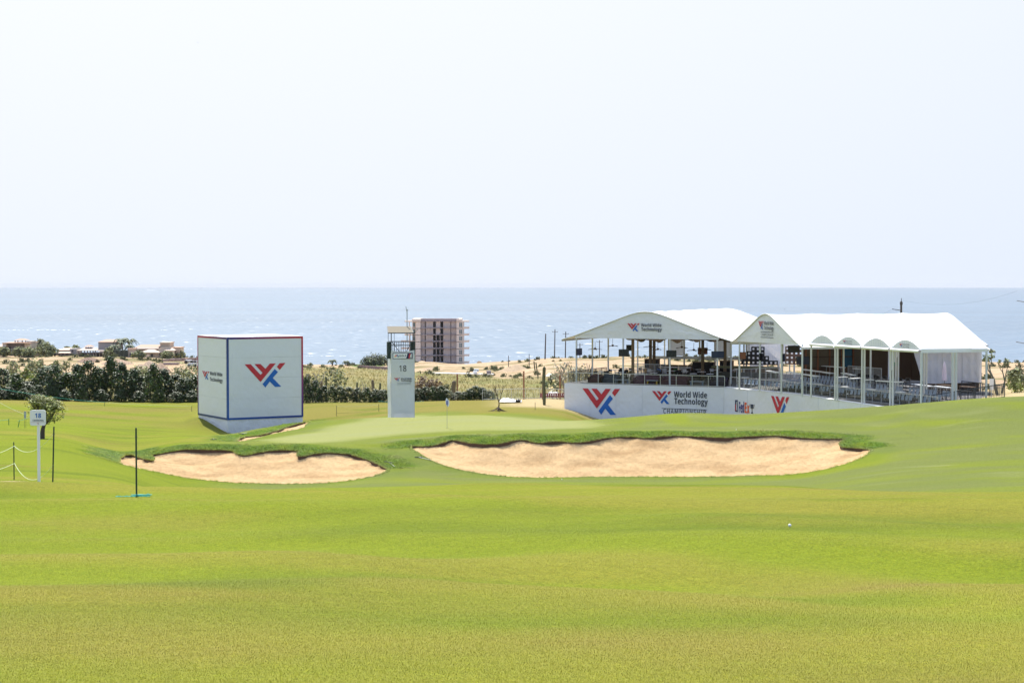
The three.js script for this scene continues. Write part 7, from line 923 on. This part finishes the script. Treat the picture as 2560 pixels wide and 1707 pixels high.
{ // heaps of sand: bare mounds on the slope under the villas and before the tower
  const heap = (px, top, d, w, dep, label, col, seed) => { const b = grounded(px, d), h = at(px, top, d).y - b.y + 0.4, s = d / F, rx = w * s / 2; const g = new G().sheet((u, v) => { const a = -u * 6.28318, k = 1 - v, n = 1 + 0.22 * n2(Math.cos(a) * 1.4 + seed, Math.sin(a) * 1.4, seed), x = Math.cos(a) * rx * k * n, z = Math.sin(a) * dep * k * n; return V(x, -0.6 + (h + 0.2) * (1 - Math.pow(k, 1.35)) * (1 + 0.12 * n2(x / 3, z / 3, seed + 2)), z); }, 40, 10, w * s / 2, 4); const m = g.mesh('sand_heap', matte({ color: new THREE.Color(...col), map: sandGrain, bumpMap: sandBump, bumpScale: 0.15 })); m.position.copy(b); tag(m, label, 'sand heap'); };
  heap(222, 893, 520, 80, 8, 'wide grey brown earth bank under the pavilion', [0.36, 0.25, 0.19], 1); heap(290, 896, 505, 90, 9, 'broad pale sand bank under the block villa', [0.55, 0.40, 0.29], 2); heap(372, 901, 490, 60, 7, 'pale sand heap under the big villa', [0.60, 0.45, 0.33], 3); heap(400, 907, 470, 50, 6, 'pointed sand heap left of the cube', [0.58, 0.42, 0.30], 4); heap(350, 908, 465, 60, 5, 'low sand mound before the pointed heap', [0.62, 0.47, 0.34], 5);
  heap(1055, 902, 620, 60, 9, 'tall pale sand heap right of the camera tower', [0.66, 0.49, 0.32], 6); heap(1103, 907, 600, 50, 8, 'second sand heap before the apartment tower', [0.66, 0.49, 0.32], 7); heap(1080, 918, 540, 90, 8, 'low sand ridge before the apartment tower', [0.62, 0.46, 0.31], 8); heap(1290, 912, 520, 100, 9, 'broad sand dune left of the tall cactus', [0.64, 0.48, 0.32], 9);
}
{ // poles, wires, fence and clutter between hedge and tents
  const pm = std({ color: new THREE.Color(0.10, 0.085, 0.075), roughness: 0.9 }), pole = (px, top, bot, d, label, lean = 0, arms = 0, r = 0.13) => { const b = at(px, bot, d), h = at(px, top, d).y - b.y, t = thing('utility_pole', label, 'pole', b); new G().tube([V(0, -3, 0), V(lean, h, 0)], (u) => lerp(r * 1.3, r * 0.8, u), 7).mesh('shaft', pm, t); for (let k = 0; k < arms; k++) new G().bar(V(lean - 1.0, h * 0.92 - k * 1.1, 0), V(lean + 1.0, h * 0.92 - k * 1.1, 0), 0.12).mesh('crossarm', pm, t); for (let k = 0; k < arms * 2; k++) new G().tube([V(lean - 0.9 + (k % 2) * 1.8, h * 0.92 - Math.floor(k / 2) * 1.1, 0), V(lean - 0.9 + (k % 2) * 1.8, h * 0.92 + 0.25 - Math.floor(k / 2) * 1.1, 0)], 0.05, 5).mesh('insulator', pm, t); return t; };
  pole(1362, 834, 905, 570, 'thick leaning pole left of the two tall ones', 0.3, 0, 0.22); pole(1386, 823, 904, 572, 'tallest pole on the dune left of the tents', 0.2, 1, 0.18); pole(1413, 829, 904, 572, 'pole on the dune nearest the left marquee roof', 0.2, 1, 0.18); pole(1271.5, 889, 925, 520, 'short pole on the dune by the concrete strip', 0, 0, 0.12); pole(1323, 885, 921, 520, 'short pole on the dune midway to the tents', 0, 0, 0.12); pole(1450, 858, 904, 575, 'pole seen under the left marquee eave', 0, 1, 0.16); pole(1499, 850, 904, 575, 'pole seen through the left bay of the marquee', 0, 1, 0.16);
  const a = at(2254, 800, 260), t = thing('utility_pole', 'dark pole with side arm rising behind the long roof', 'pole', a), k = 260 / F; new G().tube([V(0, -9, 0), V(0, 40 * k, 0)], 0.16, 7).mesh('shaft', pm, t); new G().tube([V(0.02, 40 * k, 0), V(0.02, 55 * k, 0)], 0.05, 5).mesh('spike', pm, t); new G().bar(V(0, 24 * k, 0), V(-23 * k, 27.5 * k, 0), 0.1).mesh('crossarm', pm, t); new G().ball(V(0, 42 * k, 0), 0.22, 0.35, 0.22).mesh('insulator', pm, t);
  const p2 = at(2580, 800, 240), t2 = thing('utility_pole', 'pole outside the right edge with two arms reaching in', 'pole', p2), k2 = 240 / F; new G().tube([V(0, -14, 0), V(0, 60 * k2, 0)], 0.16, 7).mesh('shaft', pm, t2); new G().bar(V(10 * k2, 40 * k2, 0), V(-37 * k2, 48.5 * k2, 0), 0.09).mesh('crossarm', std({ color: new THREE.Color(0.3, 0.27, 0.24) }), t2); new G().bar(V(10 * k2, -63 * k2, 0), V(-38 * k2, -54.5 * k2, 0), 0.09).mesh('crossarm', std({ color: new THREE.Color(0.3, 0.27, 0.24) }), t2);
  const wire = (a, b, sag, label) => { const pts = []; for (let i = 0; i <= 16; i++) { const t = i / 16, p = a.clone().lerp(b, t); p.y -= sag * 4 * t * (1 - t); pts.push(p); } tag(new G().tube(pts, 0.012, 4).mesh('power_line', M.grey), label, 'power line'); };
  wire(at(2254, 750, 260), at(2545, 727, 240), 1.2, 'thin power line sagging from the pole behind the roof'); wire(at(2231, 773, 260), at(2050, 830, 420), 1.0, 'thin power line running down behind the long roof');
  // wire mesh fence
  const f0 = grounded(1206, 202), f1 = grounded(1412, 205), fence = thing('mesh_fence', 'thin galvanised fence left of the banner wall', 'fence', f0), L = f1.clone().sub(f0), n = 46, fh = 1.25; for (let i = 0; i <= n; i++) { const p = L.clone().multiplyScalar(i / n); p.y = ground(f0.x + p.x, f0.z + p.z) - f0.y; new G().bar(p, p.clone().add(V(0, fh, 0)), i % 8 ? 0.018 : 0.05).mesh(i % 8 ? 'bar' : 'fence_post', M.alu, fence); } for (const y of [0.15, fh]) new G().tube([0, 1, 2, 3, 4, 5, 6].map((i) => { const p = L.clone().multiplyScalar(i / 6); return p.setY(ground(f0.x + p.x, f0.z + p.z) - f0.y + y); }), 0.025, 5).mesh('rail', M.alu, fence);
  const rp = (px, top, bot, d, label) => { const b = at(px, bot, d), h = at(px, top, d).y - b.y, t = thing('rusty_post', label, 'post', b); new G().tube([V(0, -0.5, 0), V(0, h, 0)], 0.09, 7).mesh('shaft', M.rust, t); new G().tube([V(0, h, 0), V(0, h + 0.05, 0)], 0.11, 7).mesh('cap', M.rust, t); }; rp(1309.5, 929, 998, 204, 'tall rusty post of the thin fence'); rp(1357, 958, 998, 202, 'short rusty post left of the tall cactus'); rp(1400, 940, 998, 206, 'orange rusty post near the banner wall corner'); rp(1143, 936, 1000, 214, 'thin brown post leaning at the stout cactus');
  const tarp = (name, px0, px1, top, bot, d, label, mat) => { const A = at(px0, bot, d), B = at(px1, bot, d), h = at(px0, top, d).y - A.y, m = new G().sheet((u, v) => V(lerp(A.x, B.x, u), A.y - 0.1 + h * Math.min(1, u * 5) * (1 - u) * 1.25 * Math.sin(Math.PI * v) * (0.85 + 0.25 * Math.sin(u * 23 + v * 9)), A.z - 1.5 + 3 * (1 - v)), 16, 10).mesh(name, mat); tag(m, label, 'tarpaulin'); };
  tarp('white_tarp', 1249, 1304, 991, 1000, 194, 'crumpled white tarpaulin on the sand by the bare tree', M.white); tarp('white_tarp', 1365, 1430, 976, 984, 212, 'white tarpaulin over the red barrier', M.white);
  const bag = (px, py, d, w, label) => { const p = at(px, py, d), t = thing('black_bag', label, 'bag', p); new G().ball(V(0, 0.12, 0), w, 0.2, 0.25, 12, 8).ball(V(w * 0.6, 0.15, 0.05), w * 0.5, 0.16, 0.2, 10, 6).mesh('sack', M.black, t); }; bag(1295, 1005, 189, 0.28, 'black bag lying on the sand below the white tarpaulin');
  const rb = thing('red_barrier', 'low maroon slatted barrier behind the tall cactus', 'barrier', at(1350, 993, 208)), s = 208 / F; for (let i = 0; i < 12; i++) new G().box((i + 0.5) * 5.4 * s, 4.5 * s, 0, 4.6 * s, 10 * s, 0.08).mesh('slat', std({ color: new THREE.Color(0.26, 0.05 + 0.02 * (i % 3), 0.07 + 0.05 * (i % 2)) }), rb); new G().box(32 * s, 9.8 * s, 0.06, 65 * s, 0.1, 0.06).mesh('rail', M.rust, rb);
  const ss = at(1388, 929, 330), sl = thing('shade_sail', 'flat orange shade sail on posts left of the marquee', 'awning', ss), q = 330 / F; new G().sheet((u, v) => V(u * 32 * q, -1 * q - 5 * q * u * 0.4 - 0.2 * Math.sin(Math.PI * u), -2 + 4 * v), 8, 4).mesh('sail', std({ color: new THREE.Color(0.55, 0.26, 0.16), side: THREE.DoubleSide }), sl); for (const x of [1, 16, 31]) new G().tube([V(x * q, -1 * q, 0), V(x * q, -30 * q, 0)], 0.06, 5).mesh('post', M.rust, sl);
  tarp('white_tarp', 1365, 1408, 931, 938, 330, 'pale tarpaulin on the sand under the orange sail', M.white);
  const sg = grounded(2482, 156), sn = thing('white_notice', 'white notice board beside the crooked bare tree', 'sign', sg), z = 156 / F; new G().box(0, 1.15, 0, 9.5 * z * 1.1, 28 * z, 0.04).mesh('board', M.white, sn); new G().box(0, 0.35, -0.03, 0.06, 0.9, 0.05).mesh('post', M.alu, sn);
}
{ // birds over the sea and in the sky
  const bird = (px, py, d, label) => { const t = thing('bird', label, 'bird', at(px, py, d)), g = new G().ball(V(0, 0, 0), 0.07, 0.06, 0.18, 10, 6); g.ball(V(0, 0.03, 0.2), 0.045, 0.045, 0.06, 8, 6); g.tri(V(-0.05, 0, -0.15), V(0.05, 0, -0.15), V(0, 0.01, -0.33)); g.mesh('body', M.dark, t); t.scale.setScalar(d / 230 * 0.4); for (const s of [-1, 1]) new G().tri(V(s * 0.05, 0.02, 0.1), V(s * 0.3, 0.2, 0.06), V(s * 0.05, 0.02, -0.1)).tri(V(s * 0.3, 0.2, 0.06), V(s * 0.5, 0.42, -0.06), V(s * 0.05, 0.02, -0.1)).mesh('wing', std({ color: new THREE.Color(0.03, 0.03, 0.03), side: THREE.DoubleSide }), t); }; bird(494, 107, 50, 'tiny dark bird high in the left sky'); bird(1962, 773, 150, 'tiny dark bird over the sea above the middle gable');
}
renderer.render(scene, camera);
